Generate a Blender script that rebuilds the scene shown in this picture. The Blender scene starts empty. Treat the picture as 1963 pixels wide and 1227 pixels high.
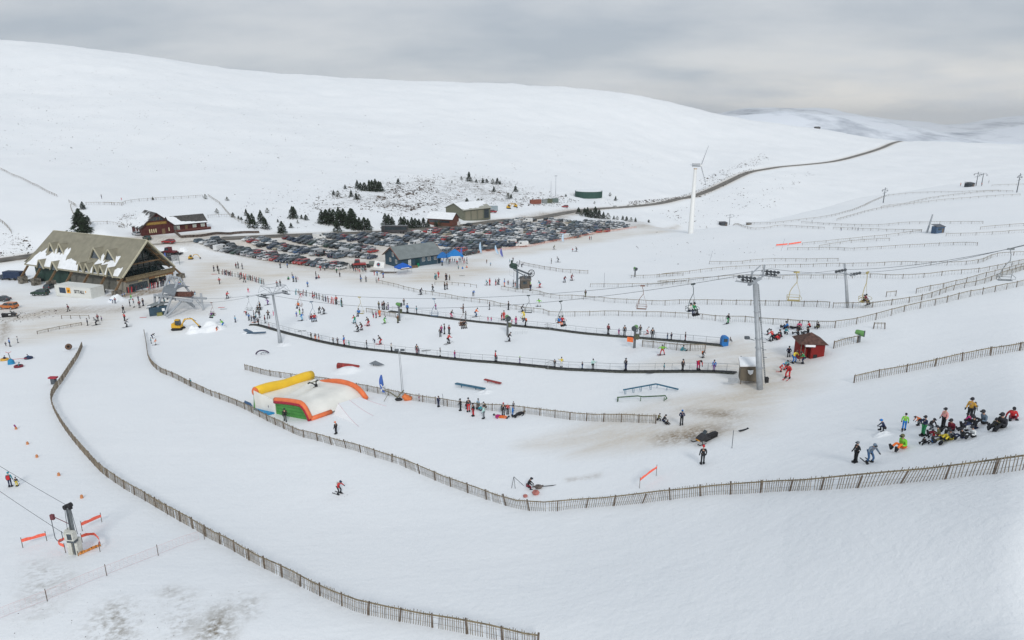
import bpy, bmesh, math, random
import numpy as np
from mathutils import Vector, Matrix, noise as mnoise
random.seed(7); rng = np.random.default_rng(7)
S = bpy.context.scene; COL = S.collection
# ------------------------------------------------------------------ camera, sky, sun, exposure
W0, H0 = 1963.0, 1227.0          # size of the photograph the pixel positions below refer to
FPX = 1309.0; PITCH = math.radians(16.1); HC = 60.0
cam_d = bpy.data.cameras.new("camera"); cam = bpy.data.objects.new("camera", cam_d); COL.objects.link(cam)
cam.location = (0, 0, HC); cam.rotation_euler = (math.pi / 2 - PITCH, 0, 0)
cam_d.sensor_width = 36.0; cam_d.lens = 36.0 * FPX / W0; cam_d.clip_start = 0.5; cam_d.clip_end = 40000
S.camera = cam
SUN_EL, SUN_AZ = math.radians(33), math.radians(172)     # azimuth clockwise from +Y: behind the camera, to the right
wd = bpy.data.worlds.new("World"); S.world = wd; wd.use_nodes = True
nt = wd.node_tree; nt.nodes.clear(); N = nt.nodes.new; Lk = nt.links.new
out = N("ShaderNodeOutputWorld"); bg = N("ShaderNodeBackground"); Lk(bg.outputs[0], out.inputs[0])
sky = N("ShaderNodeTexSky"); sky.sky_type = 'NISHITA'; sky.sun_disc = False
sky.sun_elevation = SUN_EL; sky.sun_rotation = SUN_AZ; sky.air_density = 1.0; sky.dust_density = 2.0
tc = N("ShaderNodeTexCoord"); sep = N("ShaderNodeSeparateXYZ"); Lk(tc.outputs["Generated"], sep.inputs[0])
zc = N("ShaderNodeMath"); zc.operation = 'MAXIMUM'; zc.inputs[1].default_value = 0.0; Lk(sep.outputs[2], zc.inputs[0])
za = N("ShaderNodeMath"); za.operation = 'ADD'; za.inputs[1].default_value = 0.26; Lk(zc.outputs[0], za.inputs[0])
dx = N("ShaderNodeMath"); dx.operation = 'DIVIDE'; Lk(sep.outputs[0], dx.inputs[0]); Lk(za.outputs[0], dx.inputs[1])
dy = N("ShaderNodeMath"); dy.operation = 'DIVIDE'; Lk(sep.outputs[1], dy.inputs[0]); Lk(za.outputs[0], dy.inputs[1])
cmb = N("ShaderNodeCombineXYZ"); Lk(dx.outputs[0], cmb.inputs[0]); Lk(dy.outputs[0], cmb.inputs[1])
mp = N("ShaderNodeMapping"); mp.inputs["Scale"].default_value = (1.0, 1.5, 1); mp.inputs["Location"].default_value = (3.1, 1.7, 0); Lk(cmb.outputs[0], mp.inputs[0])
n1 = N("ShaderNodeTexNoise"); n1.inputs["Scale"].default_value = 0.95; n1.inputs["Detail"].default_value = 5; n1.inputs["Roughness"].default_value = 0.52; Lk(mp.outputs[0], n1.inputs["Vector"])
cr = N("ShaderNodeValToRGB"); Lk(n1.outputs[0], cr.inputs[0])
cr.color_ramp.elements[0].position = 0.38; cr.color_ramp.elements[0].color = (0.385, 0.43, 0.485, 1)
cr.color_ramp.elements[1].position = 0.60; cr.color_ramp.elements[1].color = (0.545, 0.57, 0.60, 1)
# brightness by elevation: pale band along the horizon, brighter again towards the zenith as on any overcast day
er = N("ShaderNodeValToRGB"); Lk(zc.outputs[0], er.inputs[0]); er.color_ramp.interpolation = 'EASE'
e = er.color_ramp.elements; e[0].position = 0.0; e[0].color = (1.2,) * 3 + (1,); e[1].position = 1.0; e[1].color = (1.26, 1.30, 1.33, 1)
for p, c in ((0.05, 1.10), (0.12, 1.06), (0.22, 1.08), (0.40, 1.18)):
    k = er.color_ramp.elements.new(p); k.color = (c, c, c, 1)
ml = N("ShaderNodeMix"); ml.data_type = 'RGBA'; ml.blend_type = 'MULTIPLY'; ml.inputs[0].default_value = 1; Lk(cr.outputs[0], ml.inputs[6]); Lk(er.outputs[0], ml.inputs[7])
sc_ = N("ShaderNodeVectorMath"); sc_.operation = 'SCALE'; sc_.inputs[3].default_value = 0.10; Lk(sky.outputs[0], sc_.inputs[0])
mx = N("ShaderNodeMix"); mx.data_type = 'RGBA'; mx.inputs[0].default_value = 0.93; Lk(sc_.outputs[0], mx.inputs[6]); Lk(ml.outputs[2], mx.inputs[7])
# paler creamy break in the cloud low down to the right of the view
xb = N("ShaderNodeMapRange"); xb.inputs[1].default_value = .05; xb.inputs[2].default_value = .42; Lk(sep.outputs[0], xb.inputs[0])
eb = N("ShaderNodeMapRange"); eb.inputs[1].default_value = .11; eb.inputs[2].default_value = .03; Lk(zc.outputs[0], eb.inputs[0])
n2 = N("ShaderNodeTexNoise"); n2.inputs["Scale"].default_value = 5.0; n2.inputs["Detail"].default_value = 5; m2_ = N("ShaderNodeMapping"); m2_.inputs["Scale"].default_value = (1, 1, 5); Lk(tc.outputs["Generated"], m2_.inputs[0]); Lk(m2_.outputs[0], n2.inputs["Vector"])
nr2 = N("ShaderNodeMapRange"); nr2.inputs[1].default_value = .36; nr2.inputs[2].default_value = .56; Lk(n2.outputs[0], nr2.inputs[0])
mm1 = N("ShaderNodeMath"); mm1.operation = 'MULTIPLY'; Lk(xb.outputs[0], mm1.inputs[0]); Lk(eb.outputs[0], mm1.inputs[1])
mm2 = N("ShaderNodeMath"); mm2.operation = 'MULTIPLY'; Lk(mm1.outputs[0], mm2.inputs[0]); Lk(nr2.outputs[0], mm2.inputs[1])
mxc = N("ShaderNodeMix"); mxc.data_type = 'RGBA'; Lk(mm2.outputs[0], mxc.inputs[0]); Lk(mx.outputs[2], mxc.inputs[6]); mxc.inputs[7].default_value = (.74, .73, .70, 1)
Lk(mxc.outputs[2], bg.inputs[0]); bg.inputs[1].default_value = 1.13
sl = bpy.data.lights.new("sun", 'SUN'); sl.energy = 1.85; sl.angle = math.radians(11); sl.color = (1.0, 0.975, 0.935)
sun = bpy.data.objects.new("sun", sl); COL.objects.link(sun)
sd = Vector((math.sin(SUN_AZ) * math.cos(SUN_EL), math.cos(SUN_AZ) * math.cos(SUN_EL), math.sin(SUN_EL)))
sun.rotation_euler = sd.to_track_quat('Z', 'Y').to_euler()
S.view_settings.view_transform = 'Standard'; S.view_settings.look = 'None'; S.view_settings.gamma = 1; S.view_settings.exposure = 0.0
S.render.engine = 'CYCLES'; S.cycles.max_bounces = 5; S.cycles.volume_bounces = 0; S.cycles.diffuse_bounces = 3

# ------------------------------------------------------------------ materials
MATS = {}
def mat(name, col, rough=0.7, metal=0.0, var=0.12, scale=3.0, bump=0.0, spec=0.3):
    if name in MATS: return MATS[name]
    m = bpy.data.materials.new(name); m.use_nodes = True; t = m.node_tree; b = t.nodes["Principled BSDF"]
    b.inputs["Roughness"].default_value = rough; b.inputs["Metallic"].default_value = metal
    b.inputs["Specular IOR Level"].default_value = spec
    c = t.nodes.new("ShaderNodeTexCoord"); n = t.nodes.new("ShaderNodeTexNoise"); n.inputs["Scale"].default_value = scale; n.inputs["Detail"].default_value = 4
    t.links.new(c.outputs["Object"], n.inputs["Vector"])
    r = t.nodes.new("ShaderNodeValToRGB"); t.links.new(n.outputs[0], r.inputs[0])
    lo = [max(0, x * (1 - var * 1.6)) for x in col]; hi = [min(1, x * (1 + var)) for x in col]
    r.color_ramp.elements[0].position = 0.3; r.color_ramp.elements[1].position = 0.7
    r.color_ramp.elements[0].color = (*lo, 1); r.color_ramp.elements[1].color = (*hi, 1)
    t.links.new(r.outputs[0], b.inputs["Base Color"])
    if bump:
        bp = t.nodes.new("ShaderNodeBump"); bp.inputs["Strength"].default_value = bump; t.links.new(n.outputs[0], bp.inputs["Height"]); t.links.new(bp.outputs[0], b.inputs["Normal"])
    m.diffuse_color = (*col, 1); MATS[name] = m; return m
CC = dict(black=(.018,.02,.024), navy=(.02,.03,.075), dark=(.035,.035,.042), grey=(.17,.19,.21), white=(.66,.68,.68), red=(.50,.03,.035),
    maroon=(.17,.02,.035), orange=(.72,.16,.03), yellow=(.66,.52,.05), lime=(.20,.56,.05), green=(.03,.26,.10), teal=(.05,.28,.34),
    blue=(.02,.17,.50), pink=(.70,.10,.22), magenta=(.42,.02,.16), purple=(.15,.05,.24), brown=(.12,.07,.045), olive=(.12,.12,.06),
    skyblue=(.25,.50,.68), salmon=(.78,.36,.34), mint=(.40,.66,.62), camo=(.13,.18,.24), mustard=(.60,.34,.06), jeans=(.05,.11,.22))
def cloth(c): return mat("cloth_" + c, CC[c], 0.85, var=0.18, scale=6)
M_WOOD = mat("weathered_wood", (.15,.125,.095), .9, var=.35, scale=5)
M_STEEL = mat("galvanised_steel", (.36,.385,.41), .55, .25, var=.08)
M_DSTEEL = mat("dark_steel", (.10,.115,.13), .6, .3)
M_BLK = mat("black_rubber", (.02,.02,.022), .7)
M_GLASS = mat("dark_glass", (.03,.045,.055), .12, 0, spec=.8, var=.3)
M_SNOWP = mat("settled_snow", (.765,.785,.805), .7, var=.05, scale=1, bump=.1)
M_SKIN = mat("skin", (.50,.30,.22), .6)
M_WHITE = mat("white_paint", (.70,.71,.70), .5, var=.05)
M_CABLE = mat("steel_cable", (.16,.17,.18), .6, .3)
M_ORNET = mat("orange_netting", (.85,.17,.07), .8, var=.2, scale=9)

# ------------------------------------------------------------------ terrain: heights along azimuths, near to far
def pix_dir(u, v):
    xv = (u - W0 / 2) / FPX; yv = (v - H0 / 2) / FPX
    return xv, math.cos(PITCH) - yv * math.sin(PITCH), -(math.sin(PITCH) + yv * math.cos(PITCH))
def dn(u, v, down):          # control point at a given depth below the camera
    x, f, d = pix_dir(u, v); k = down / -d; return math.atan2(x, f), k * math.hypot(x, f), HC - down
def zz(u, v, z):             # control point at a given distance along the view axis
    x, f, d = pix_dir(u, v); return math.atan2(x, f), z * math.hypot(x, f), HC + z * d
def hid(u, z, down):         # ground out of sight behind a brow
    x, f, d = pix_dir(u, 430); return math.atan2(x, f), z * math.hypot(x, f), HC - down
FL = [
 [dn(0,1227,33), dn(500,1227,32), dn(1000,1227,30), dn(1500,1227,25), dn(1963,1227,20)],
 [dn(0,980,36), dn(500,980,36), dn(1000,980,34), dn(1350,980,28.5), dn(1650,980,22.5), dn(1963,980,18)],
 [dn(0,850,39), dn(500,850,38), dn(1000,850,35.5), dn(1350,850,29.5), dn(1650,850,24.5), dn(1963,850,19)],
 [dn(0,720,42.5), dn(500,720,41.5), dn(1000,720,37), dn(1350,720,31), dn(1550,720,28.5), dn(1750,720,25.5), dn(1963,720,22)],
 [dn(0,620,47), dn(250,620,46), dn(500,620,43.5), dn(750,620,41), dn(1000,620,38), dn(1250,620,34.5), dn(1450,620,31), dn(1625,620,27), dn(1800,620,25), dn(1963,620,23)],
 [dn(0,540,48), dn(250,540,47), dn(500,540,45.5), dn(750,540,45), dn(1000,540,43), dn(1250,540,40), dn(1450,540,36), dn(1625,540,31), dn(1800,540,28), dn(1963,540,25.5)],
 [dn(0,480,44), dn(250,478,44), dn(500,480,46), dn(750,480,47), dn(1000,480,48), dn(1250,480,47), dn(1450,480,43), dn(1700,480,36), dn(1963,480,30)],
 [dn(0,440,40), dn(300,447,40), dn(500,445,44), dn(750,435,48), dn(1000,425,53), dn(1200,430,56), dn(1324,443,49), dn(1450,428,46), dn(1700,372,42), dn(1850,350,38), dn(1963,338,36)],
 [dn(0,395,36), dn(250,400,37), dn(500,410,42), dn(750,405,46), dn(1000,395,52), dn(1190,390,62), hid(1324,450,78), hid(1450,470,85), hid(1700,560,85), hid(1963,620,80)],
 [zz(0,300,450), zz(250,310,480), zz(500,320,500), zz(750,330,540), zz(1000,345,580), zz(1200,362,640), zz(1324,380,670), zz(1450,345,760), zz(1600,325,900), zz(1700,330,900), zz(1963,320,950)],
 [zz(0,180,700), zz(250,190,720), zz(500,215,760), zz(750,235,800), zz(1000,250,850), zz(1200,270,900), zz(1324,290,950), zz(1450,288,1000), zz(1600,284,1100), zz(1700,287,1150), zz(1963,298,1150)],
 [zz(0,82,1100), zz(120,92,1110), zz(250,108,1130), zz(450,136,1150), zz(700,153,1200), zz(950,162,1230), zz(1130,172,1250), zz(1230,184,1260), zz(1300,201,1270), zz(1400,222,1290), zz(1500,238,1300), zz(1600,252,1320), zz(1720,270,1350), zz(1800,272,1370), zz(1963,277,1400)],
]
def pchip(x, y, q):          # smooth interpolation without overshoot
    x = np.asarray(x, float); y = np.asarray(y, float); h = np.diff(x); d = np.diff(y) / h; m = np.zeros_like(y)
    m[0] = d[0]; m[-1] = d[-1]
    for i in range(1, len(x) - 1):
        if d[i-1] * d[i] > 0:
            w1 = 2 * h[i] + h[i-1]; w2 = h[i] + 2 * h[i-1]; m[i] = (w1 + w2) / (w1 / d[i-1] + w2 / d[i])
    q = np.clip(q, x[0], x[-1]); k = np.clip(np.searchsorted(x, q) - 1, 0, len(x) - 2); t = (q - x[k]) / h[k]
    return (1+2*t)*(1-t)**2*y[k] + t*(1-t)**2*h[k]*m[k] + t*t*(3-2*t)*y[k+1] + t*t*(t-1)*h[k]*m[k+1]
AZV = np.radians(np.arange(-46, 46.001, 0.115))
RV = np.exp(np.linspace(math.log(14), math.log(2600), 640))
LR = np.log(RV)
node_r = []; node_z = []
for ln in FL:
    a = [p[0] for p in ln]; node_r.append(pchip(a, np.log([p[1] for p in ln]), AZV)); node_z.append(pchip(a, [p[2] for p in ln], AZV))
node_r = np.array(node_r); node_z = np.array(node_z)
def sm1(a, n):               # smoothing along azimuth hides the joins of the control columns
    k = np.hanning(n); k /= k.sum(); return np.array([np.convolve(np.pad(r, n // 2, 'edge'), k, 'valid') for r in a])
node_r[:-1] = sm1(node_r[:-1], 41); node_z[:-1] = sm1(node_z[:-1], 41); node_r[-1:] = sm1(node_r[-1:], 13); node_z[-1:] = sm1(node_z[-1:], 13)
HT = np.zeros((len(AZV), len(RV)))
for i in range(len(AZV)):
    r = node_r[i * 0 + 0:0] if False else node_r[:, i]; z = node_z[:, i]
    rr = np.concatenate([[LR[0] - .01], r, [r[-1] + 0.10, r[-1] + 0.25, max(r[-1] + .4, LR[-1] + .01)]])
    near = z[0] + (z[0] - z[1]) * 0.25 + 1.0
    zz_ = np.concatenate([[near], z, [z[-1] - 14, z[-1] - 75, min(z[-1] - 170, HC - 200)]])
    HT[i] = pchip(rr, zz_, LR)
def vnoise(x, y, seed=0):    # tileless value noise
    xi = np.floor(x).astype(np.int64); yi = np.floor(y).astype(np.int64); fx = x - xi; fy = y - yi
    def hsh(a, b):
        n = (a * 374761393 + b * 668265263 + seed * 974634777) & 0x7fffffff; n = ((n ^ (n >> 13)) * 1274126177) & 0x7fffffff
        return ((n ^ (n >> 16)) & 0xffff) / 65535.0
    u = fx*fx*(3-2*fx); w = fy*fy*(3-2*fy)
    return (hsh(xi,yi)*(1-u)+hsh(xi+1,yi)*u)*(1-w)+(hsh(xi,yi+1)*(1-u)+hsh(xi+1,yi+1)*u)*w
def fbm(x, y, seed=0, o=4):
    s = 0; a = .5
    for k in range(o): s = s + a * (vnoise(x * 2**k, y * 2**k, seed + k) - .5); a *= .5
    return s
XX = np.sin(AZV)[:, None] * RV[None, :]; YY = np.cos(AZV)[:, None] * RV[None, :]
amp = np.interp(RV, [14, 60, 200, 330, 600, 1100], [.25, .35, .5, .9, 2.6, 5.0])[None, :]
HT += amp * fbm(XX / 42 + 50, YY / 42 + 50, 3) * 1.2 + .30 * np.minimum(1, amp) * fbm(XX / 7 + 9, YY / 7, 8, 3)
def smooth(a): a = np.clip(a, 0, 1); return a * a * (3 - 2 * a)
def ground_z(x, y):
    a = math.atan2(x, y); r = math.hypot(x, y)
    fi = np.clip((a - AZV[0]) / (AZV[1] - AZV[0]), 0, len(AZV) - 1.001); fj = np.clip((math.log(max(r, 14.01)) - LR[0]) / (LR[1] - LR[0]), 0, len(RV) - 1.001)
    i = int(fi); j = int(fj); s = fi - i; t = fj - j
    return float((HT[i,j]*(1-s)+HT[i+1,j]*s)*(1-t)+(HT[i,j+1]*(1-s)+HT[i+1,j+1]*s)*t)
def P(u, v):                 # where the sight line through a pixel of the photograph meets the ground
    x, f, d = pix_dir(u, v); a = math.atan2(x, f); tn = d / math.hypot(x, f)
    fi = np.clip((a - AZV[0]) / (AZV[1] - AZV[0]), 0, len(AZV) - 1.001); i = int(fi); s = fi - i
    prof = HT[i] * (1 - s) + HT[i+1] * s; ray = HC + RV * tn; k = np.nonzero(prof >= ray)[0]
    if len(k) == 0: j = np.argmin(ray - prof); r = RV[j]
    else:
        j = k[0]
        if j == 0: r = RV[0]
        else:
            d0 = ray[j-1] - prof[j-1]; d1 = ray[j] - prof[j]; r = RV[j-1] + (RV[j] - RV[j-1]) * d0 / (d0 - d1)
    X, Y = math.sin(a) * r, math.cos(a) * r
    return Vector((X, Y, ground_z(X, Y)))
def ppm(p):                  # photo pixels per metre at a world point
    return FPX / (p[1] * math.cos(PITCH) + (HC - p[2]) * math.sin(PITCH))
def Q(u, v, z):              # world point on a sight line at a distance along the view axis
    x, f, d = pix_dir(u, v); return Vector((x * z, f * z, HC + d * z))
def pix(p):
    z = p[1] * math.cos(PITCH) + (HC - p[2]) * math.sin(PITCH); y = -p[1] * math.sin(PITCH) + (HC - p[2]) * math.cos(PITCH)
    return W0 / 2 + FPX * p[0] / z, H0 / 2 + FPX * y / z

# ------------------------------------------------------------------ mesh and object helpers
def link(name, me, m=None, parent=None, loc=None, rz=None, smooth_=False):
    o = bpy.data.objects.new(name, me); COL.objects.link(o)
    if m is not None:
        for k in (m if isinstance(m, (list, tuple)) else [m]): me.materials.append(k)
    if parent is not None: o.parent = parent
    if loc is not None: o.location = loc
    if rz is not None: o.rotation_euler = (0, 0, rz)
    if smooth_: me.polygons.foreach_set("use_smooth", [True] * len(me.polygons))
    return o
class MB:                    # collects shapes, then becomes ONE mesh object
    def __init__(s): s.v = []; s.f = []; s.m = []
    def add(s, vs, fs, mi=0):
        b = len(s.v); s.v += [tuple(p) for p in vs]; s.f += [tuple(i + b for i in f) for f in fs]; s.m += [mi] * len(fs); return s
    def box(s, x0, x1, y0, y1, z0, z1, mi=0):
        v = [(x0,y0,z0),(x1,y0,z0),(x1,y1,z0),(x0,y1,z0),(x0,y0,z1),(x1,y0,z1),(x1,y1,z1),(x0,y1,z1)]
        return s.add(v, [(0,3,2,1),(4,5,6,7),(0,1,5,4),(1,2,6,5),(2,3,7,6),(3,0,4,7)], mi)
    def bar(s, a, b, w, h=None, mi=0, up=(0,0,1)):      # rectangular bar from a to b
        a = Vector(a); b = Vector(b); h = h or w; d = (b - a)
        if d.length < 1e-6: return s
        d.normalize(); up = Vector(up); sx = d.cross(up)
        if sx.length < .05: sx = d.cross(Vector((1, 0, 0)))
        sx.normalize(); sy = sx.cross(d); sx = sx * w / 2; sy = sy * h / 2
        v = [a-sx-sy, a+sx-sy, a+sx+sy, a-sx+sy, b-sx-sy, b+sx-sy, b+sx+sy, b-sx+sy]
        return s.add(v, [(0,1,2,3),(7,6,5,4),(0,4,5,1),(1,5,6,2),(2,6,7,3),(3,7,4,0)], mi)
    def tube(s, pts, rad, n=8, mi=0, cap=True, close=False):
        pts = [Vector(p) for p in pts]; k = len(pts); rad = rad if isinstance(rad, (list, tuple)) else [rad] * k; vs = []
        prev = None
        for i, p in enumerate(pts):
            if close: d = pts[(i+1) % k] - pts[i-1]
            else: d = pts[min(i+1, k-1)] - pts[max(i-1, 0)]
            if d.length < 1e-9: d = Vector((0, 0, 1))
            d.normalize(); ref = prev if prev is not None else (Vector((0,0,1)) if abs(d.z) < .9 else Vector((1,0,0)))
            x = ref - d * ref.dot(d)
            if x.length < 1e-4: x = d.cross(Vector((0.3, .8, .1)))
            x.normalize(); prev = x; y = d.cross(x)
            vs += [p + (x * math.cos(2*math.pi*j/n) + y * math.sin(2*math.pi*j/n)) * rad[i] for j in range(n)]
        fs = []
        for i in range(k if close else k - 1):
            for j in range(n): a = i*n+j; b = i*n+(j+1)%n; c = ((i+1)%k)*n+(j+1)%n; d2 = ((i+1)%k)*n+j; fs.append((a, b, c, d2))
        if cap and not close: fs += [tuple(range(n))[::-1], tuple(range((k-1)*n, k*n))]
        return s.add(vs, fs, mi)
    def cyl(s, c, r, h, axis=2, n=14, mi=0, r2=None):
        d = [0, 0, 0]; d[axis] = h; c = Vector(c); return s.tube([c, c + Vector(d)], [r, r if r2 is None else r2], n, mi)
    def ball(s, c, r, mi=0, n=8, sc=(1,1,1)):
        vs = []; fs = []; c = Vector(c)
        for i in range(n//2 + 1):
            for j in range(n):
                a = math.pi * i / (n//2); b = 2 * math.pi * j / n
                vs.append(c + Vector((math.sin(a)*math.cos(b)*r*sc[0], math.sin(a)*math.sin(b)*r*sc[1], math.cos(a)*r*sc[2])))
        for i in range(n//2):
            for j in range(n): fs.append((i*n+j, (i+1)*n+j, (i+1)*n+(j+1)%n, i*n+(j+1)%n))
        return s.add(vs, fs, mi)
    def prism(s, poly, y0, y1, mi=0):    # polygon in the XZ plane extruded along Y
        n = len(poly); v = [(p[0], y0, p[1]) for p in poly] + [(p[0], y1, p[1]) for p in poly]
        f = [tuple(range(n)), tuple(range(2*n-1, n-1, -1))] + [(i, i+n, (i+1)%n+n, (i+1)%n) for i in range(n)]
        return s.add(v, f, mi)
    def slab(s, q, t, mi=0):             # quad (4 points) thickened along its normal by t
        q = [Vector(p) for p in q]; n = (q[1]-q[0]).cross(q[3]-q[0]).normalized() * t
        v = q + [p + n for p in q]
        return s.add(v, [(3,2,1,0),(4,5,6,7),(0,1,5,4),(1,2,6,5),(2,3,7,6),(3,0,4,7)], mi)
    def mesh(s, name="mesh"):
        me = bpy.data.meshes.new(name); me.from_pydata(s.v, [], s.f)
        if any(s.m): me.polygons.foreach_set("material_index", s.m)
        me.update(); return me
    def build(s, name, m, parent=None, loc=None, rz=None, smooth_=False, fix=True):
        me = s.mesh(name)
        if fix:
            bm = bmesh.new(); bm.from_mesh(me); bmesh.ops.recalc_face_normals(bm, faces=bm.faces); bm.to_mesh(me); bm.free()
        return link(name, me, m, parent, loc, rz, smooth_)
def tag(o, label=None, cat=None, group=None, kind=None):
    if label: o["label"] = label
    if cat: o["category"] = cat
    if group: o["group"] = group
    if kind: o["kind"] = kind
    return o
def thing(name, label, cat, loc=(0,0,0), rz=0, group=None):
    o = bpy.data.objects.new(name, None); COL.objects.link(o); o.location = loc; o.rotation_euler = (0, 0, rz); o.empty_display_size = .3
    return tag(o, label, cat, group)
def dup(root, loc, rz, label=None, group=None, scale=None):
    def cp(o, par):
        c = o.copy(); COL.objects.link(c); c.parent = par
        for ch in kids.get(o, []): cp(ch, c)
        return c
    kids = {}
    def walk(o):
        kids[o] = list(o.children)
        for ch in kids[o]: walk(ch)
    walk(root); r = cp(root, None); r.location = loc; r.rotation_euler = (0, 0, rz)
    if label: r["label"] = label
    if group: r["group"] = group
    if scale: r.scale = (scale,) * 3
    return r
def heading(d): return math.atan2(d.y, d.x)
def tang(p, ang):            # unit vector at image-like angle: 0 = to the right, 90 = away
    return Vector((math.cos(math.radians(ang)), math.sin(math.radians(ang)), 0))
# ------------------------------------------------------------------ road levelled into the terrain, wear on the snow, ground sheet
Z1A = (0, 380, 4.72); Z2A = (200, 300, 4.72); Z3A = (560, 320, 4.72); Z4A = (860, 300, 4.72); Z5A = (360, 500, 4.72); Z6A = (660, 500, 4.72)
Z7A = (960, 480, 4.72); Z8A = (1260, 420, 3.61); Z1B = (1300, 230, 2.961); Z2B = (1560, 720, 4.72); Z3B = (1160, 720, 4.72); Z4B = (760, 700, 4.09)
Z5B = (440, 660, 4.72); Z6B = (0, 620, 5.113); Z7B = (0, 860, 5.113)
def px(z, pts): return [(z[0] + a / z[2], z[1] + b / z[2]) for a, b in pts]
ROAD = [(-60,508),(0,500),(55,492),(130,478),(200,468),(290,462),(330,461),(450,455),(560,451),(640,448),(740,444),(830,437),(900,431),(960,422),(1000,419.5)] + px(Z4A, [(850,545),(1100,500),(1340,470),(1600,455),(1888,425)]) + \
    px(Z1B, [(0,448),(60,438),(180,398),(290,345),(400,297),(500,277),(600,263),(750,250),(900,231),(1050,192),(1150,160),(1220,130),(1262,115)])
def resample(pts, step):
    out = [pts[0]]; acc = 0
    for a, b in zip(pts[:-1], pts[1:]):
        L = (b - a).length; 
        if L < 1e-6: continue
        t = step - acc
        while t <= L: out.append(a + (b - a) * (t / L)); t += step
        acc = (acc + L) % step if L >= step - acc else acc + L
    if (out[-1] - pts[-1]).length > step * .3: out.append(pts[-1])
    return out
def curve(pts, step):        # Catmull-Rom through the points, then evenly spaced
    p = [pts[0]] + pts + [pts[-1]]; o = []
    for i in range(1, len(p) - 2):
        n = max(2, int((p[i+1] - p[i]).length / step) + 1)
        for k in range(n):
            t = k / n; o.append(0.5*((2*p[i])+(p[i+1]-p[i-1])*t+(2*p[i-1]-5*p[i]+4*p[i+1]-p[i+2])*t*t+(3*p[i]-p[i-1]-3*p[i+1]+p[i+2])*t**3))
    o.append(pts[-1]); return resample(o, step)
rp = [P(*q) for q in ROAD]
road_pts = curve(rp, 4.0)
zr = np.array([p.z for p in road_pts]); k = np.hanning(23); k /= k.sum(); zr = np.convolve(np.pad(zr, 11, 'edge'), k, 'valid')
for p, z in zip(road_pts, zr): p.z = z
RX = np.array([p.x for p in road_pts]); RY = np.array([p.y for p in road_pts])
def road_dist(X, Y):
    D = np.full(X.shape, 1e9); Zt = np.zeros(X.shape)
    for i in range(len(RX) - 1):
        ax, ay, bx, by = RX[i], RY[i], RX[i+1], RY[i+1]; dx_, dy_ = bx-ax, by-ay; L2 = dx_*dx_+dy_*dy_
        t = np.clip(((X-ax)*dx_+(Y-ay)*dy_)/L2, 0, 1); d = np.hypot(X-ax-t*dx_, Y-ay-t*dy_); m = d < D
        D[m] = d[m]; Zt[m] = (zr[i]*(1-t)+zr[i+1]*t)[m]
    return D, Zt
sel = (RV > 170)
D, Zt = road_dist(XX[:, sel], YY[:, sel])
w = smooth((16 - D) / 10.5)
HT[:, sel] = HT[:, sel] * (1 - w) + (Zt - .35) * w
RD = np.full(HT.shape, 1e9); RD[:, sel] = D

def level(u, v, R_, soft, dy=0):   # a levelled platform for a building
    c = P(u, v); cx, cy = c.x, c.y + dy; d = np.hypot(XX-cx, YY-cy); w_ = smooth((R_ + soft - d) / soft); HT[:] = HT * (1-w_) + (c.z) * w_
level(1131, 381, 11, 6, 9); level(300, 450, 16, 8, 8)
def poly_mask(poly, soft):   # soft mask of a polygon given in photograph pixels, laid on the ground
    w_ = [P(*q) for q in poly]; xs = [p.x for p in w_]; ys = [p.y for p in w_]
    x0, x1, y0, y1 = min(xs)-soft*2, max(xs)+soft*2, min(ys)-soft*2, max(ys)+soft*2
    bb = (XX > x0) & (XX < x1) & (YY > y0) & (YY < y1); X = XX[bb]; Y = YY[bb]
    ins = np.zeros(X.shape, bool); dm = np.full(X.shape, 1e9); n = len(xs)
    for i in range(n):
        ax, ay, bx, by = xs[i], ys[i], xs[(i+1)%n], ys[(i+1)%n]
        c = ((ay > Y) != (by > Y)) & (X < (bx-ax)*(Y-ay)/((by-ay) if abs(by-ay) > 1e-9 else 1e-9)+ax); ins ^= c
        dx_, dy_ = bx-ax, by-ay; t = np.clip(((X-ax)*dx_+(Y-ay)*dy_)/(dx_*dx_+dy_*dy_+1e-9), 0, 1); dm = np.minimum(dm, np.hypot(X-ax-t*dx_, Y-ay-t*dy_))
    sd_ = np.where(ins, dm, -dm); out_ = np.zeros(HT.shape); out_[bb] = smooth(sd_ / soft / 2 + .5); return out_
LOT = [(372,466),(440,487),(480,497),(520,507),(600,519),(690,527),(760,505),(870,494),(930,483),(1008,472),(1110,455),(1210,437),(1185,427),(1080,424),(1000,421),(940,432),(860,441),(760,448),(640,453),(500,459),(400,462)]
beige = np.zeros(HT.shape); brown = np.zeros(HT.shape); heath = np.zeros(HT.shape); stone = np.zeros(HT.shape)
nz = fbm(XX / 9, YY / 9, 21) * 2; nf = fbm(XX / 2.2, YY / 2.2, 31) * 2
def addb(a, poly, soft, s, n=.8): np.maximum(a, poly_mask(poly, soft) * s * np.clip(1 + n * nz, 0, 1.6), out=a)
lot = poly_mask(LOT, 4); np.maximum(beige, lot * .9, out=beige); np.maximum(brown, lot * np.clip(.25 + .5 * nz, 0, .6), out=brown)
addb(beige, [(320,470),(470,497),(700,530),(900,500),(980,520),(860,545),(720,548),(560,535),(430,560),(400,600),(330,600),(250,600),(200,640),(0,665),(0,560),(200,592),(330,560),(350,520)], 9, .75)
addb(beige, [(1000,425),(1210,437),(1300,432),(1290,445),(1200,455),(1000,490),(900,505),(880,495)], 6, .7)
addb(beige, [(1330,660),(1420,650),(1560,690),(1555,740),(1480,770),(1440,800),(1300,790),(1200,800),(1280,840),(1200,850),(1020,850),(1160,800),(1300,760),(1400,750),(1380,715),(1220,705),(1300,680)], 4, .95)
addb(beige, [(1280,760),(1500,770),(1460,830),(1290,850),(1100,870),(1180,820)], 3, .9)
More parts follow.
